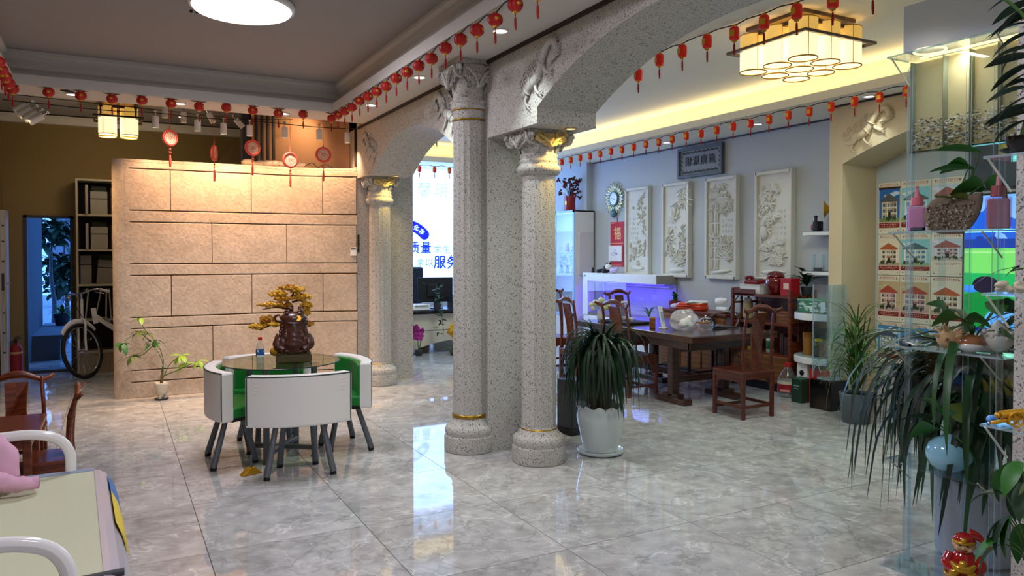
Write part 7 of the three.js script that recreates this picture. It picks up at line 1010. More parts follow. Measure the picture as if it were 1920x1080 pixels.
// ------------------------------------------------------------------ tall plants behind the clear partition
{
  const mk = (name, label, pos, n, opt) => {
    const t = thing(name, label, 'plant', pos); seed(opt.seed);
    const pool = []; for (let k = 0; k < 10; k++) pool.push(strap(rr(...opt.L), rr(...opt.W), rr(...opt.a), rr(...opt.b), 12, rr(-0.12, 0.12)));
    for (let k = 0; k < n; k++) { const l = mesh('leaf', pool[k % 10], opt.m[k % opt.m.length], t), top = rnd(); l.position.set(rr(-0.05, 0.05), opt.y + top * opt.dy, rr(-0.05, 0.05)); l.rotation.y = opt.yaw + (rnd() - 0.5) * opt.fan; l.scale.setScalar(rr(0.75, 1.05)); }
    return t;
  };
  const lm = [M.leafDark, S(0x1d4a24, 0.4, DS), M.leafDeep, S(0x2c5a2e, 0.42, DS)];
  const a = mk('strap_leaf_plant', 'large strap-leaved green plant in a white pot behind the clear partition', [4.0, 0, -2.28], 285, { seed: 401, L: [0.7, 1.3], W: [0.042, 0.062], a: [0.5, 1.42], b: [0.6, 1.0], y: 0.6, dy: 0.36, yaw: 2.4, fan: 6.28, m: lm });
  mesh('pot', lathe([[0, 0], [0.17, 0], [0.2, 0.03], [0.215, 0.4], [0.22, 0.43], [0.2, 0.43], [0.19, 0.39], [0, 0.38]], 48), S(0xc6c2cc, 0.5), a); mesh('soil', cyl(0.19, 0.19, 0.01, 0, 0.39, 0), M.soil, a); mesh('trunk', [sweep([[0, 0.38, 0], [0.01, 0.7, 0], [0, 1.0, 0]], [0.04, 0.035, 0.03], 12, 10)], M.stem, a);
  const b = mk('parlour_palm', 'paler fine-leaved palm beside the tan niche wall, behind the strap-leaved plant', [6.2, 0, -4.68], 150, { seed: 421, L: [0.36, 0.55], W: [0.016, 0.024], a: [0.6, 1.4], b: [0.9, 1.8], y: 0.3, dy: 0.5, yaw: 0, fan: 6.28, m: [M.leafOlive, S(0x4d6b2c, 0.5, DS), M.leafMid] });
  mesh('pot', lathe([[0, 0], [0.12, 0], [0.15, 0.26], [0.155, 0.28], [0.135, 0.28], [0.13, 0.25], [0, 0.24]], 36), S(0x5d6a72, 0.4), b); mesh('soil', cyl(0.13, 0.13, 0.01, 0, 0.25, 0), M.soil, b); mesh('stem', [...Array(5).keys()].map((k) => sweep([[0, 0.24, 0], [Math.cos(k * 1.3) * 0.05, 0.6, Math.sin(k * 1.3) * 0.05], [Math.cos(k * 1.3) * 0.12, 1.0, Math.sin(k * 1.3) * 0.12]], [0.012, 0.009, 0.006], 10, 7)), M.stemGreen, b);
  for (let k = 0; k < 12; k++) { const l = mesh('leaf', (PALML ??= strap(0.5, 0.016, 1.0, 2.0, 9)), M.leafOlive, b); l.position.set(0, 0.9, 0); l.rotation.y = 2.0 + k * 0.37; }
  const c = mk('dark_shrub', 'dense dark strap-leaved shrub at the right behind the clear partition shelves', [4.75, 0, -2.0], 150, { seed: 431, L: [0.6, 0.95], W: [0.035, 0.055], a: [0.7, 1.4], b: [0.9, 1.6], y: 0.5, dy: 0.6, yaw: 0, fan: 6.28, m: lm });
  mesh('pot', lathe([[0, 0], [0.15, 0], [0.18, 0.34], [0.19, 0.36], [0.17, 0.36], [0.16, 0.33], [0, 0.32]], 36), M.greyDark, c); mesh('soil', cyl(0.16, 0.16, 0.01, 0, 0.33, 0), M.soil, c); mesh('stem', sweep([[0, 0.32, 0], [0.02, 0.7, 0], [0, 1.1, 0]], [0.03, 0.026, 0.02], 10, 8), M.stem, c);
}
var PALML;
// ------------------------------------------------------------------ clear acrylic partition with shelves at the right edge
{
  const X = 3.64, t = thing('acrylic_display_tower', 'tall clear acrylic display tower with bracketed shelves at the right of the picture', 'display stand', [X, 0, -2.0]);
  const zs = [-0.44, -0.27, -0.14, -0.01, 0.16];
  for (const z of zs) { const H = z < -0.4 || z > 0.1 ? 2.56 : 2.11; mesh('post', [box(0.026, H, 0.026, 0, H / 2, z, 0.004)], z < -0.4 ? M.acrylicPost : M.acrylic, t); }
  for (const z of [-0.44, -0.14, -0.01]) for (const s of [-1, 1]) mesh('post_edge', span(-0.0145, -0.012, 0.05, 2.55, z + s * 0.013 - 0.0015, z + s * 0.013 + 0.0015), M.plasticEdge, t);
  for (let k = 0; k < 4; k++) { mesh('panel', span(0.004, 0.008, 0.03, 2.12, zs[k], zs[k + 1]), M.acrylic, t); }
  // the box of water and bubbles under the light box
  mesh('front_sheet', span(-0.012, -0.008, 2.12, 2.58, -0.44, 0.16), M.acrylic, t); mesh('back_sheet', span(0.03, 0.034, 2.12, 2.58, -0.44, 0.16), Pm(0xf0e2b8, 0.9, { transmission: 0.45, thickness: 0 }), t);
  mesh('floor_sheet', span(-0.012, 0.034, 2.115, 2.121, -0.44, 0.16), M.tealEdge, t);
  for (const z of [-0.44, -0.27, -0.14, -0.01, 0.16]) mesh('divider', span(-0.011, 0.03, 2.12, 2.58, z - 0.0015, z + 0.0015), Pm(0xb0b8a8, 0.2, { transmission: 0.4, thickness: 0 }), t);
  { seed(501); const b = [], d = []; const gs = [new THREE.IcosahedronGeometry(0.0055, 1), new THREE.IcosahedronGeometry(0.0038, 0)]; for (let k = 0; k < 900; k++) { const y = 2.125 + 0.14 * Math.pow(rnd(), 0.8) + 0.035 * rnd() * rnd(); (k % 3 ? b : d).push(place(gs[k % 2].clone(), [rr(-0.004, 0.026), y, rr(-0.435, 0.155)], 0, 0, 0, [1, rr(0.5, 1), rr(0.8, 1.8)])); }
    mesh('bubble', b, Pm(0xfff6e6, 0.15, { clearcoat: 0.5 }), t).userData.kind = 'stuff'; mesh('pebble', d, S(0x7a7060, 0.6), t).userData.kind = 'stuff'; }
  // plates with triangular brackets, reaching towards the camera
  const plate = (y, z0, z1, out, round) => { const s = new THREE.Shape(); s.moveTo(0, -z0); s.lineTo(-out, -z0); if (round) s.quadraticCurveTo(-out - 0.06, -(z0 + z1) / 2, -out, -z1); else s.lineTo(-out, -z1); s.lineTo(0, -z1); s.closePath(); const p = mesh('shelf_plate', extr(s, 0.008, 0.001).rotateX(-PI / 2).translate(0, y - 0.01, 0), M.acrylic, t); mesh('plate_edge', [span(-out - 0.002, -out + 0.001, y - 0.01, y - 0.001, z0, z1), span(-out, 0, y - 0.01, y - 0.001, z0 - 0.002, z0 + 0.001)].slice(round ? 1 : 0), M.plasticEdge, t); for (const z of [z0 + 0.012, z1 - 0.1]) mesh('bracket', [rod([-out + 0.02, y - 0.012, z], [-0.01, y - 0.13, z], 0.004, 8)], S(0xd8d8c8, 0.3), t); };
  plate(1.71, -0.43, 0.12, 0.19); plate(1.14, -0.43, 0.12, 0.19); plate(0.565, -0.43, 0.12, 0.2, true); plate(2.595, -0.46, 0.16, 0.17);
  mesh('light_ring', new THREE.TorusGeometry(0.07, 0.006, 8, 36).rotateX(PI / 2).translate(-0.07, 2.60, -0.3), S(0xfff4d8, 0.5, { emissive: 0xffe8b8, emissiveIntensity: 1.8 }), t);
  mesh('light_tube', span(0.0, 0.02, 2.592, 2.6, -0.4, 0.15), S(0xfff4d8, 0.5, { emissive: 0xffdf9a, emissiveIntensity: 2 }), t);
  area('partition_light', [1, 0.88, 0.66], 42, 0.46, 0.03, [X + 0.012, 2.575, -2.18], [X + 0.012, 0, -2.18]);
  mesh('light_box', span(-0.06, 0.16, 2.625, 2.86, -0.45, 0.75, 0.004), S(0xe6ecf4, 0.5), t);
  mesh('foot_plate', [span(-0.18, 0.02, 0.0, 0.012, -0.47, 0.3), span(-0.17, 0.0, 0.012, 0.04, -0.45, -0.44)], M.acrylic, t);
  const on = (n, l, c, y, z, x = X - 0.09, turn = 0, s = 1) => { const o = thing(n, l, c, [x, y, z], turn); o.scale.setScalar(s); return o; };
  const y1 = 1.7095, y2 = 1.1395, y3 = 0.5645;
  // perfume bottles
  const pinkB = (l, z, s, dark) => { const b = on('perfume_bottle', l, 'bottle', y1, z, X - 0.08, -1.03, 1.45); const body = S(dark ? 0xb98a84 : 0xeab4c4, 0.2); mesh('bottle', box(0.055 * s, 0.088 * s, 0.04, 0, 0.044 * s, 0, 0.008), body, b); mesh('glass_shell', box(0.064 * s, 0.094 * s, 0.046, 0, 0.047 * s, 0, 0.009), Pm(0xf4e6ff, 0.05, { transmission: 0.9, thickness: 0 }), b); mesh('collar', cyl(0.019 * s, 0.021 * s, 0.03 * s, 0, 0.109 * s, 0, 20), S(dark ? 0x9a4a54 : 0xd87082, 0.4), b); mesh('pump', [cyl(0.006, 0.009, 0.03, 0, 0.138 * s, 0, 12), cyl(0.004, 0.004, 0.02, 0, 0.155 * s, 0, 10), ...[0, 1, 2].map((k) => ball(0.007, 0, 0.135 * s + k * 0.012, 0, 1, 0.5, 1, 10))], S(0xe08a9c, 0.4), b); };
  pinkB('pink glass perfume bottle with pump at the left of the clear shelf', -2.352, 0.95, false);
  pinkB('larger dusky pink bottle behind the stone heart on the clear shelf', -1.96, 1.1, true);
  // heart-shaped planter of little stones with pothos
  const hp = on('heart_planter', 'heart-shaped planter crusted with little brown stones holding a green pothos', 'planter', y1, -2.16, X - 0.1, -1.03, 1.22);
  { const s = new THREE.Shape(); s.moveTo(-0.02, 0.0); s.bezierCurveTo(-0.1, 0.0, -0.085, 0.075, -0.065, 0.1); s.bezierCurveTo(-0.045, 0.122, -0.01, 0.115, 0.005, 0.098); s.bezierCurveTo(0.03, 0.12, 0.06, 0.118, 0.085, 0.125); s.bezierCurveTo(0.085, 0.08, 0.07, 0.03, 0.03, 0.0); s.closePath(); mesh('body', extr(s, 0.035, 0.016).translate(0, 0.002, -0.02), S(0x8a7a68, 0.85), hp); seed(511); const ms = [S(0x9a8876, 0.8), S(0xc4b59c, 0.8), S(0x6a5546, 0.85), S(0xa7a098, 0.7)]; const gg = [[], [], [], []]; for (let k = 0; k < 210; k++) { const x = rr(-0.085, 0.07), y = rr(0.004, 0.108); if (y > 0.112 - 0.25 * Math.abs(x) * (x > 0 ? 0.2 : 1) || y < -0.02 + (x > 0.03 ? (x - 0.03) * 1.6 : 0)) continue; gg[k % 4].push(place(new THREE.IcosahedronGeometry(rr(0.004, 0.0075), 0), [x, y, 0.032 + rr(-0.003, 0.005)], rnd() * 3, rnd() * 3, 0, [1, 0.75, 0.6])); } gg.forEach((g, i) => { mesh('stone_crust', g, ms[i], hp).userData.kind = 'stuff'; }); }
  const HL = leaf(0.12, 0.1, 0.35, 0.22, 8, HEART), HS = leaf(0.085, 0.075, 0.4, 0.22, 8, HEART), LL = leaf(0.16, 0.045, 0.3, 0.25, 8, LANCE);
  const pothos = (o, list) => { for (const [x0, y0, x, y, z, g, yaw, pit, roll, m] of list) { mesh('stem', sweep([[x0, y0, 0], [(x0 + x) / 2 + 0.006, (y0 + y) / 2 + 0.012, z / 2], [x, y, z]], [0.0032, 0.0026, 0.002], 10, 6), M.stemGreen, o); const l = aim(mesh('leaf', g, m ?? M.leafMid, o), yaw, pit, roll); l.position.set(x, y, z); } };
  pothos(hp, [[0.0, 0.1, 0.055, 0.25, 0.02, HL, 2.6, -0.1, 0.5], [0.02, 0.1, 0.07, 0.235, 0.0, LL, 3.3, 0.05, 0.4], [0.02, 0.1, 0.1, 0.17, 0.03, HL, 3.0, -0.2, 0.7], [0.03, 0.1, 0.11, 0.185, 0.03, HL, -0.4, -0.75, -0.9], [-0.02, 0.1, -0.04, 0.135, 0.03, HS, 1.2, -0.9, 0.2, M.leafOlive], [0.02, 0.1, 0.05, 0.12, 0.04, HS, 3.3, 0.1, 0.3, M.leafOlive], [0.03, 0.1, 0.09, 0.3, 0.01, LL, 2.9, 0.2, 0.6]]);
  const pen = (l, y, z, len, turn, cap) => { const p = on('marker_pen', l, 'pen', y + 0.009, z, X - 0.15, turn); mesh('barrel', rod([-len / 2, 0, 0], [len * 0.2, 0, 0], 0.0085, 14), M.black, p); mesh('cap', rod([len * 0.2, 0, 0], [len / 2, 0, 0], 0.0095, 14), cap, p); };
  pen('black pen lying at the left end of the upper clear shelf', y1, -2.3, 0.11, PI / 2 - 0.5, M.black);
  pen('black and white marker lying on the left front of the middle clear shelf', y2, -2.36, 0.15, PI / 2 - 0.7, M.blackGloss);
  const nb = on('white_card', 'thin white card under the marker on the middle clear shelf', 'card', y2 + 0.001, -2.38, X - 0.1, 0.8); mesh('card', box(0.14, 0.004, 0.05, 0, 0.002, 0, 0.001), M.white, nb); mesh('back', box(0.142, 0.001, 0.052, 0, 0.0005, 0), M.greyDark, nb);
  // shells planter on the middle shelf
  const sh = on('shell_planter', 'seashell planter of tan, brown and white shells holding a small pothos', 'planter', y2, -2.07, X - 0.08, -1.03, 1.45);
  { seed(521); const spiky = [ball(0.034, -0.065, 0.035, 0, 1.1, 0.9, 1)]; for (let k = 0; k < 26; k++) { const a = rr(0, 6.28), e = rr(-0.1, 1.3); spiky.push(rod([-0.065 + Math.cos(a) * 0.026 * Math.cos(e), 0.035 + 0.026 * Math.sin(e), Math.sin(a) * 0.026 * Math.cos(e)], [-0.065 + Math.cos(a) * 0.058 * Math.cos(e), 0.037 + 0.052 * Math.sin(e), Math.sin(a) * 0.058 * Math.cos(e)], 0.008, 6, 0.003)); } mesh('murex_shell', spiky, S(0xc4a277, 0.6), sh);
    mesh('cowrie_shell', ball(0.036, -0.005, 0.03, 0.03, 1.15, 0.82, 0.9, 20), Pm(0xa8714a, 0.2, { clearcoat: 0.6 }), sh); mesh('cowrie_belly', ball(0.034, -0.005, 0.021, 0.034, 1.13, 0.6, 0.9, 18), M.ceramicWhite, sh);
    mesh('conch_shell', [lathe([[0.004, 0.1], [0.018, 0.085], [0.03, 0.07], [0.044, 0.05], [0.05, 0.035], [0.03, 0.01], [0.01, 0]], 24).translate(0.07, 0.004, 0), ...[...Array(10).keys()].map((k) => ball(0.008, 0.07 + Math.cos(k) * 0.042, 0.05 + k * 0.002, Math.sin(k) * 0.042, 1, 1, 1, 8))], S(0xe0dcd4, 0.4), sh); mesh('tub', lathe([[0, 0], [0.04, 0], [0.055, 0.05], [0.05, 0.05], [0, 0.04]], 20).translate(0.02, 0.001, -0.05), S(0xd8d4ca, 0.6), sh); }
  pothos(sh, [[0, 0.05, -0.07, 0.13, 0.02, HS, 2.4, 0.3, 0.8], [0, 0.05, -0.045, 0.115, 0.03, HS, 2.9, -0.4, 0.6], [0, 0.05, -0.02, 0.11, 0.03, HS, 0.3, -0.3, -0.5], [0.01, 0.05, 0.05, 0.13, 0.02, HS, 0.5, 0.6, 0.6], [0.01, 0.05, 0.07, 0.15, 0.0, HL, -0.2, -0.4, -0.6, M.leafDark], [0.02, 0.05, 0.07, 0.07, 0.05, HS, -0.6, -0.5, -0.6], [0.0, 0.05, 0.0, 0.09, 0.05, HS, 3.6, -0.2, 0.3]]);
  // blue vase on the lower shelf
  const bv = on('blue_vase', 'pale blue glossy heart-like vase on the lower clear shelf holding broad leaves', 'vase', y3, -2.15, X - 0.12, -1.03, 1.35);
  mesh('vase', lathe([[0, 0], [0.034, 0], [0.058, 0.014], [0.074, 0.042], [0.075, 0.066], [0.064, 0.092], [0.044, 0.11], [0.024, 0.119], [0.016, 0.124], [0.018, 0.13], [0.012, 0.128], [0, 0.12]].map(([r, y]) => [r, y]), 44), Pm(0x8fcbe6, 0.12, { clearcoat: 1, clearcoatRoughness: 0.05 }), bv);
  pothos(bv, [[0, 0.1, -0.04, 0.15, 0.03, HL, 2.6, -0.45, 0.5], [0, 0.1, -0.02, 0.2, 0.02, HL, 2.2, 0.35, 0.8], [0, 0.1, 0.01, 0.19, 0.03, HL, 0.7, 0.4, 0.7, M.leafOlive], [0.01, 0.1, 0.03, 0.165, 0.04, HL, 0.05, -0.15, -0.4, M.leafDark], [0.01, 0.09, 0.015, 0.13, 0.06, HL, -0.5, -0.7, -0.4, M.leafMid], [0, 0.1, -0.05, 0.17, 0.0, HL, 3.3, 0.0, 0.4, M.leafDark], [0, 0.1, 0.0, 0.2, 0.05, HS, 3.9, 0.5, 0.2]]);
  // figurine at the foot
  const fg = thing('lucky_figurine', 'red and gold glazed figurine in a red cap holding a gold ingot, bottom right', 'figurine', [3.37, 0, -1.985], -1.05); fg.scale.setScalar(0.92);
  const rg = Pm(0xb00d12, 0.12, { clearcoat: 1, clearcoatRoughness: 0.06 }), gg = S(0xd9a93a, 0.25, { metalness: 0.7 }), skin = S(0xd9b48c, 0.4);
  mesh('pedestal', [cyl(0.09, 0.1, 0.1, 0, 0.05, 0, 30), cyl(0.075, 0.085, 0.03, 0, 0.115, 0, 30)], rg, fg);
  mesh('robe', [sweep([[0, 0.1, 0], [0, 0.16, 0], [0, 0.215, 0.0], [0, 0.255, 0.005], [0, 0.285, 0.005]], [0.095, 0.082, 0.066, 0.07, 0.036], 24, 24), ...[-1, 1].map((s) => sweep([[s * 0.055, 0.265, 0.01], [s * 0.07, 0.225, 0.035], [s * 0.03, 0.205, 0.075]], [0.024, 0.026, 0.022], 16, 14))], rg, fg);
  mesh('gold_trim', [new THREE.TorusGeometry(0.081, 0.007, 8, 36).rotateX(PI / 2).translate(0, 0.168, 0.003), sweep([[0, 0.165, 0.08], [-0.01, 0.13, 0.096], [-0.012, 0.08, 0.1]], [0.012, 0.014, 0.014], 10, 8, 0.4), ...[-1, 1].map((s) => sweep([[s * 0.02, 0.21, 0.08], [s * 0.045, 0.19, 0.082], [s * 0.05, 0.175, 0.08]], [0.016, 0.02, 0.01], 10, 10))], gg, fg);
  mesh('ingot', [sweep([[-0.05, 0.245, 0.075], [-0.025, 0.225, 0.09], [0.025, 0.225, 0.09], [0.05, 0.245, 0.075]], [0.008, 0.02, 0.02, 0.008], 18, 12), ball(0.02, 0, 0.243, 0.086)], gg, fg);
  const hd = mesh('head', [ball(0.044, 0, 0.315, 0.008, 1.05, 1, 1, 26), ball(0.007, 0, 0.31, 0.053), ...[-1, 1].flatMap((s) => [ball(0.012, s * 0.026, 0.303, 0.042, 1, 1, 0.6), ball(0.011, s * 0.046, 0.31, 0.005, 0.6, 1, 0.8)])], skin, fg);
  for (const s of [-1, 1]) { mesh('eye', ball(0.0055, s * 0.016, 0.322, 0.05, 1.3, 0.7, 0.6, 12), M.black, hd); mesh('eyebrow', sweep([[s * 0.009, 0.332, 0.05], [s * 0.017, 0.336, 0.048], [s * 0.026, 0.332, 0.044]], [0.0018, 0.0024, 0.0015], 8, 6), M.black, hd); } mesh('mouth', sweep([[-0.014, 0.299, 0.05], [0, 0.294, 0.053], [0.014, 0.299, 0.05]], [0.002, 0.0034, 0.002], 10, 6), S(0x8a1a18, 0.4), hd);
  mesh('cap', [ball(0.047, 0, 0.335, 0.0, 1.04, 0.8, 1.02, 24), sweep([[0.02, 0.365, -0.01], [0.055, 0.36, -0.01], [0.085, 0.335, 0]], [0.03, 0.02, 0.008], 14, 12)], rg, fg); mesh('cap_band', [new THREE.TorusGeometry(0.0455, 0.008, 8, 32).rotateX(PI / 2).translate(0, 0.332, 0.005), ball(0.015, 0, 0.345, 0.046), ball(0.014, 0.095, 0.325, 0)], gg, fg);
}
// ------------------------------------------------------------------ second stand at the right edge
{
  const t = thing('acrylic_stand', 'clear acrylic shelf stand before the column at the right edge of the picture', 'stand', [2.5, 0, -1.26]);
  for (const [x, z] of [[-0.05, -0.08], [-0.05, 0.1], [0.05, 0.1]]) mesh('post', box(0.016, 2.05, 0.016, x, 1.025, z, 0.003), M.acrylic, t);
  for (const y of [1.905, 1.475, 1.06]) { mesh('shelf_plate', span(-0.08, 0.08, y - 0.008, y, -0.12, 0.12), M.acrylic, t); mesh('plate_edge', [span(-0.082, -0.08, y - 0.008, y, -0.12, 0.12)], M.plasticEdge, t); mesh('bracket', rod([-0.07, y - 0.01, -0.11], [-0.0, y - 0.11, -0.08], 0.0035, 8), S(0xd8d8c8, 0.3), t); }
  mesh('foot_plate', span(-0.1, 0.1, 0, 0.012, -0.14, 0.14), M.acrylic, t);
  const on = (n, l, c, y, z, x = 2.48, turn = 0) => thing(n, l, c, [x, y + 0.0005, z], turn);
  const LL = leaf(0.135, 0.03, 0.35, 0.3, 8, LANCE), HL = leaf(0.1, 0.08, 0.4, 0.22, 8, HEART);
  const lp = on('hanging_leaf_plant', 'dark lance-leaved plant hanging into the upper right corner of the picture', 'plant', 1.905, -1.285, 2.45); seed(601);
  mesh('pot', lathe([[0, 0], [0.03, 0], [0.045, 0.05], [0.04, 0.05], [0, 0.045]], 20), M.blackGloss, lp);
  mesh('stem', [sweep([[0, 0.04, 0], [0.0, 0.3, 0.05], [-0.05, 0.46, -0.02], [-0.12, 0.5, -0.1]], [0.008, 0.007, 0.006, 0.003], 20, 8), sweep([[0, 0.04, 0], [0.02, 0.2, 0.06], [0.02, 0.3, 0.1]], [0.006, 0.005, 0.003], 12, 7)], M.stemGreen, lp);
  for (let k = 0; k < 17; k++) { const y = 0.1 + k * 0.024, l = aim(mesh('leaf', LL, k % 3 ? M.leafDeep : M.leafDark, lp), 1.9 + (k % 5) * 0.24 - 0.4, -0.35 + 0.25 * Math.sin(k * 1.7), 0.8 * Math.sin(k)); l.position.set(0.0, y, 0.03); }
  const wb = on('black_dish', 'small black dish on the upper clear shelf at the right edge', 'dish', 1.905, -1.31, 2.48); mesh('dish', lathe([[0, 0], [0.03, 0], [0.05, 0.018], [0.045, 0.02], [0, 0.008]], 24), M.black, wb); mesh('filling', ball(0.03, 0, 0.014, 0, 1, 0.4, 1), M.black, wb);
  const sc = on('scallop_shells', 'pile of small pale shells on the middle clear shelf at the right edge', 'shells', 1.475, -1.31, 2.47); seed(611); for (let k = 0; k < 7; k++) mesh('shell', place(ball(0.02, 0, 0, 0, 1, 0.55, 1, 12), [rr(-0.03, 0.03), 0.012 + 0.008 * (k % 3), rr(-0.05, 0.05)], rr(-0.4, 0.4), rr(0, 3), 0), S(0xcfc4aa, 0.5), sc);
  const iv = on('trailing_ivy', 'small trailing green vine beside the shells at the right edge', 'plant', 1.475, -1.2, 2.5); mesh('tub', lathe([[0, 0], [0.025, 0], [0.035, 0.04], [0.03, 0.04], [0, 0.035]], 18), M.greyDark, iv); mesh('vine', [sweep([[0, 0.035, 0], [-0.05, 0.08, -0.05], [-0.07, 0.07, -0.1]], [0.003, 0.0025, 0.002], 12, 6)], M.stemGreen, iv); for (const [x, y, z, a] of [[-0.06, 0.08, -0.08, 2.6], [-0.03, 0.07, -0.04, 1.6], [0, 0.06, 0, 0.6]]) { const l = aim(mesh('leaf', HL, M.leafDark, iv), a, -0.5, 0.4); l.position.set(x, y, z); l.scale.setScalar(0.55); }
  const cn = on('brass_cannon', 'small brass model cannon on the lower clear shelf at the right edge', 'ornament', 1.06, -1.3, 2.48, 2.5); mesh('barrel', [rod([-0.07, 0.055, 0], [0.05, 0.035, 0], 0.009, 18, 0.013), rod([-0.074, 0.056, 0], [-0.066, 0.0545, 0], 0.011, 18), ball(0.009, 0.058, 0.034, 0)], M.gold, cn); for (const s of [-1, 1]) mesh('wheel', [new THREE.TorusGeometry(0.022, 0.003, 8, 24).translate(0.01, 0.025, s * 0.016), ...[0, 1, 2].map((k) => rod([0.01 + Math.cos(k * 1.05) * 0.021, 0.025 + Math.sin(k * 1.05) * 0.021, s * 0.016], [0.01 - Math.cos(k * 1.05) * 0.021, 0.025 - Math.sin(k * 1.05) * 0.021, s * 0.016], 0.0016, 6))], M.gold, cn); mesh('carriage', [bar([-0.02, 0.034, 0], [0.075, 0.008, 0], 0.014, 0.01), rod([0.01, 0.025, -0.016], [0.01, 0.025, 0.016], 0.003, 8)], M.gold, cn);
  const bl = on('blue_marble', 'little blue glass trinket beside the brass cannon', 'ornament', 1.06, -1.365, 2.46); mesh('trinket', ball(0.016, 0, 0.013, 0, 1.3, 0.8, 1), Pm(0x5a9cf0, 0.1), bl); mesh('base', cyl(0.012, 0.014, 0.004, 0, 0.002, 0, 14), M.chrome, bl);
  const lo = thing('leafy_plant', 'green and yellowing leafy plant in a clear pot at the lower right edge', 'plant', [2.37, 0, -1.19]); seed(621); lo.scale.set(0.8, 1, 0.8);
  mesh('pot', lathe([[0, 0], [0.07, 0], [0.085, 0.6], [0.09, 0.62], [0.08, 0.62], [0.07, 0.58], [0, 0.56]], 30), S(0x4a5054, 0.3), lo); mesh('soil', cyl(0.07, 0.07, 0.01, 0, 0.575, 0), M.soil, lo); const BL = leaf(0.14, 0.058, 0.5, 0.25, 8, LANCE);
  for (let k = 0; k < 30; k++) { const a = k * 2.4, y = rr(0.72, 1.0); mesh('stem', sweep([[0, 0.57, 0], [Math.cos(a) * 0.04, (0.57 + y) / 2 + 0.06, -Math.sin(a) * 0.04], [Math.cos(a) * 0.09, y, -Math.sin(a) * 0.09]], [0.004, 0.003, 0.002], 8, 6), M.stemGreen, lo); const l = aim(mesh('leaf', BL, k % 5 === 0 ? M.leafOlive : k % 2 ? M.leafMid : M.leafDark, lo), a, rr(-1.3, -0.2), rr(-0.4, 0.4)); l.position.set(Math.cos(a) * 0.09, y, -Math.sin(a) * 0.09); }
}
// ------------------------------------------------------------------ the yard outside the doorway
{
  const dk = S(0x39424a, 0.9), pav = S(0x8a9298, 0.9), wh = S(0xb9bec4, 0.9);
  struct('ground', span(-9, 7, -0.25, -0.02, -34, -11.95), pav);
  struct('wall_outside', span(-1.9, -1.08, -0.02, 3.4, -15.2, -12.0), dk);
  struct('kerb', [span(-1.08, -0.72, -0.02, 0.3, -15.6, -13.2), span(-1.08, -0.6, 0.3, 0.36, -15.6, -13.2)], S(0x565e66, 0.9));
  struct('facade', span(-0.95, 0.5, -0.02, 7, -29.3, -29), wh);
  struct('facade_pier', [span(-1.6, -0.95, -0.02, 7, -27, -26), span(0.05, 0.9, -0.02, 7, -20, -19)], S(0x7a8088, 0.9));
  struct('path_edge', place(box(0.3, 0.02, 5, 0, 0, 0), [-0.62, -0.01, -14.2], 0, 0.1), S(0xa8b0b6, 0.9));
  const st = thing('stacked_tubs', 'stack of white tubs outdoors seen through the doorway', 'tubs', [-0.82, 0, -20]); for (let k = 0; k < 5; k++) mesh('tub', lathe([[0, 0], [0.16, 0], [0.2, 0.15], [0.19, 0.19], [0, 0.19]], 20).translate(0, 0.3 + k * 0.2, 0), S(0xd8dce0, 0.7), st); mesh('plinth', cyl(0.2, 0.22, 0.32, 0, 0.14, 0), wh, st);
  const tree = (label, pos, list, seedN) => { const t = thing('garden_tree', label, 'tree', pos); seed(seedN); mesh('trunk', sweep([[0, -0.02, 0], [0.03, 0.6, 0], [-0.02, 1.2, 0], [0.0, 1.9, 0]], [0.05, 0.04, 0.03, 0.015], 14, 8), M.greyDark, t); const lf = leaf(0.2, 0.09, 0.4, 0.2, 4, LANCE), g = []; for (const [x, y, z, r, n] of list) for (let k = 0; k < n; k++) { const a = rr(0, 6.28), q = Math.cbrt(rnd()) * r, e = rr(-1, 1); g.push(place(lf.clone(), [x + Math.cos(a) * q, y + e * r * 0.7, z + Math.sin(a) * q], rr(-0.6, 0.6), rr(0, 6.28), rr(-0.8, 0.4), rr(0.8, 1.5))); } mesh('foliage', g, M.leafDark, t).userData.kind = 'stuff'; };
  tree('dark leafy garden tree at the left of the view through the doorway', [-1.02, 0, -16.6], [[0.0, 2.06, 0, 0.26, 110], [-0.05, 1.9, 0, 0.24, 60]], 701);
  tree('dark rounded garden shrub in the middle of the view through the doorway', [-0.86, 0, -17.6], [[-0.05, 1.35, 0, 0.33, 150], [0.16, 1.28, 0, 0.28, 90], [-0.05, 1.0, 0, 0.34, 110]], 711);
  const pp = thing('outdoor_potted_plant', 'low green potted plant on the kerb outside the doorway', 'plant', [-0.78, 0.36, -15.0]); mesh('pot', lathe([[0, 0], [0.1, 0], [0.14, 0.2], [0.12, 0.2], [0, 0.18]], 22), M.greyDark, pp); const lf = leaf(0.24, 0.06, 0.5, 0.2, 5, LANCE); seed(721); for (let k = 0; k < 32; k++) { const l = aim(mesh('leaf', lf, M.leafMid, pp), rr(0, 6.28), rr(-0.3, 1.0)); l.position.y = 0.2; }
}

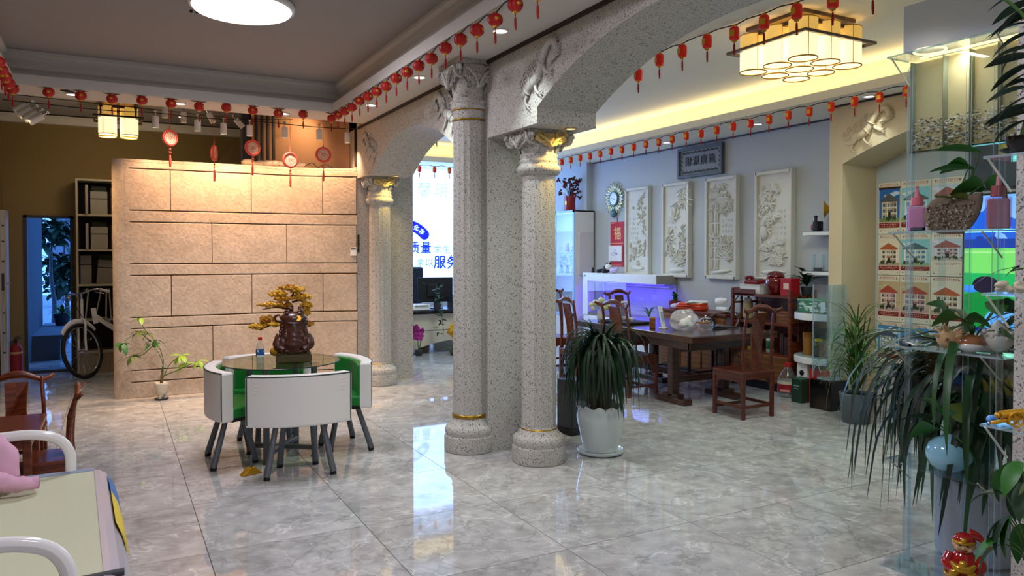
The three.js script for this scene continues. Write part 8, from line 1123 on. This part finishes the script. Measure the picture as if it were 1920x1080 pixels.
// ------------------------------------------------------------------ small things
{
  const sw = thing('wall_switch', 'small white wall switch with a dark top at the right end of the curved wall', 'switch', [2.6, 1.62, -8.985], -0.5); mesh('plate', box(0.075, 0.1, 0.014, 0, 0, 0, 0.004), M.white, sw); mesh('top_strip', box(0.06, 0.016, 0.004, 0, 0.036, 0.008), M.greyDark, sw);
  const dh = thing('pull_rod', 'slim dark vertical pull handle on the stone pier beside the far column', 'handle', [2.655, 1.72, -8.99]); mesh('bar', bar([0, -0.11, 0.03], [0, 0.11, 0.03], 0.02, 0.014), M.black, dh); for (const y of [-0.08, 0.08]) mesh('post', rod([0, y, -0.01], [0, y, 0.03], 0.006, 8), M.chrome, dh);
  const pf = thing('plastic_film', 'crumpled translucent plastic film lying on top of the curved wall', 'plastic sheet', [1.72, 2.635, -9.27]); seed(801); const fg = []; for (let k = 0; k < 9; k++) fg.push(ball(rr(0.05, 0.085), -0.3 + k * 0.075, rr(0.02, 0.04), rr(-0.02, 0.02), 1.1, rr(0.5, 0.8), 0.7, 9)); mesh('film', fg, Pm(0xd8c8b4, 0.4, { transmission: 0.35, thickness: 0 }), pf);
  const wr = thing('loose_wire', 'thin dark loose wire curled on top of the curved wall beside the film', 'wire', [2.2, 2.64, -9.2]); mesh('wire', tube([[-0.15, 0.006, 0], [-0.05, 0.06, 0.02], [0.02, 0.01, 0], [0.1, 0.05, 0.03], [0.2, 0.006, 0.05]], 0.005, 30, 6), M.wire, wr);
  const wd = thing('brass_wedge', 'small brass-coloured wedge on the floor under the glass table', 'door wedge', [0.86, 0, -5.66], 0.3); mesh('wedge', extr([[-0.07, 0], [0.07, 0], [0.02, 0.045], [-0.02, 0.045]], 0.05, 0.004).translate(0, 0.004, 0), M.gold, wd); mesh('grip', rod([0, 0.05, 0.025], [0.0, 0.14, 0.03], 0.009, 10), M.steel, wd);
  const sc = thing('security_camera', 'white dome security camera at the upper left picture edge', 'camera', [-1.2, 3.22, -9.86]); mesh('housing', [ball(0.07, 0, 0, 0), cyl(0.08, 0.08, 0.03, 0, 0.05, 0)], M.white, sc); mesh('lens', ball(0.028, 0.01, -0.01, 0.055), M.blackGloss, sc); mesh('bracket', rod([0, 0.05, 0], [0, 0.24, 0], 0.02, 10), M.white, sc);
}
renderer.render(scene, camera);
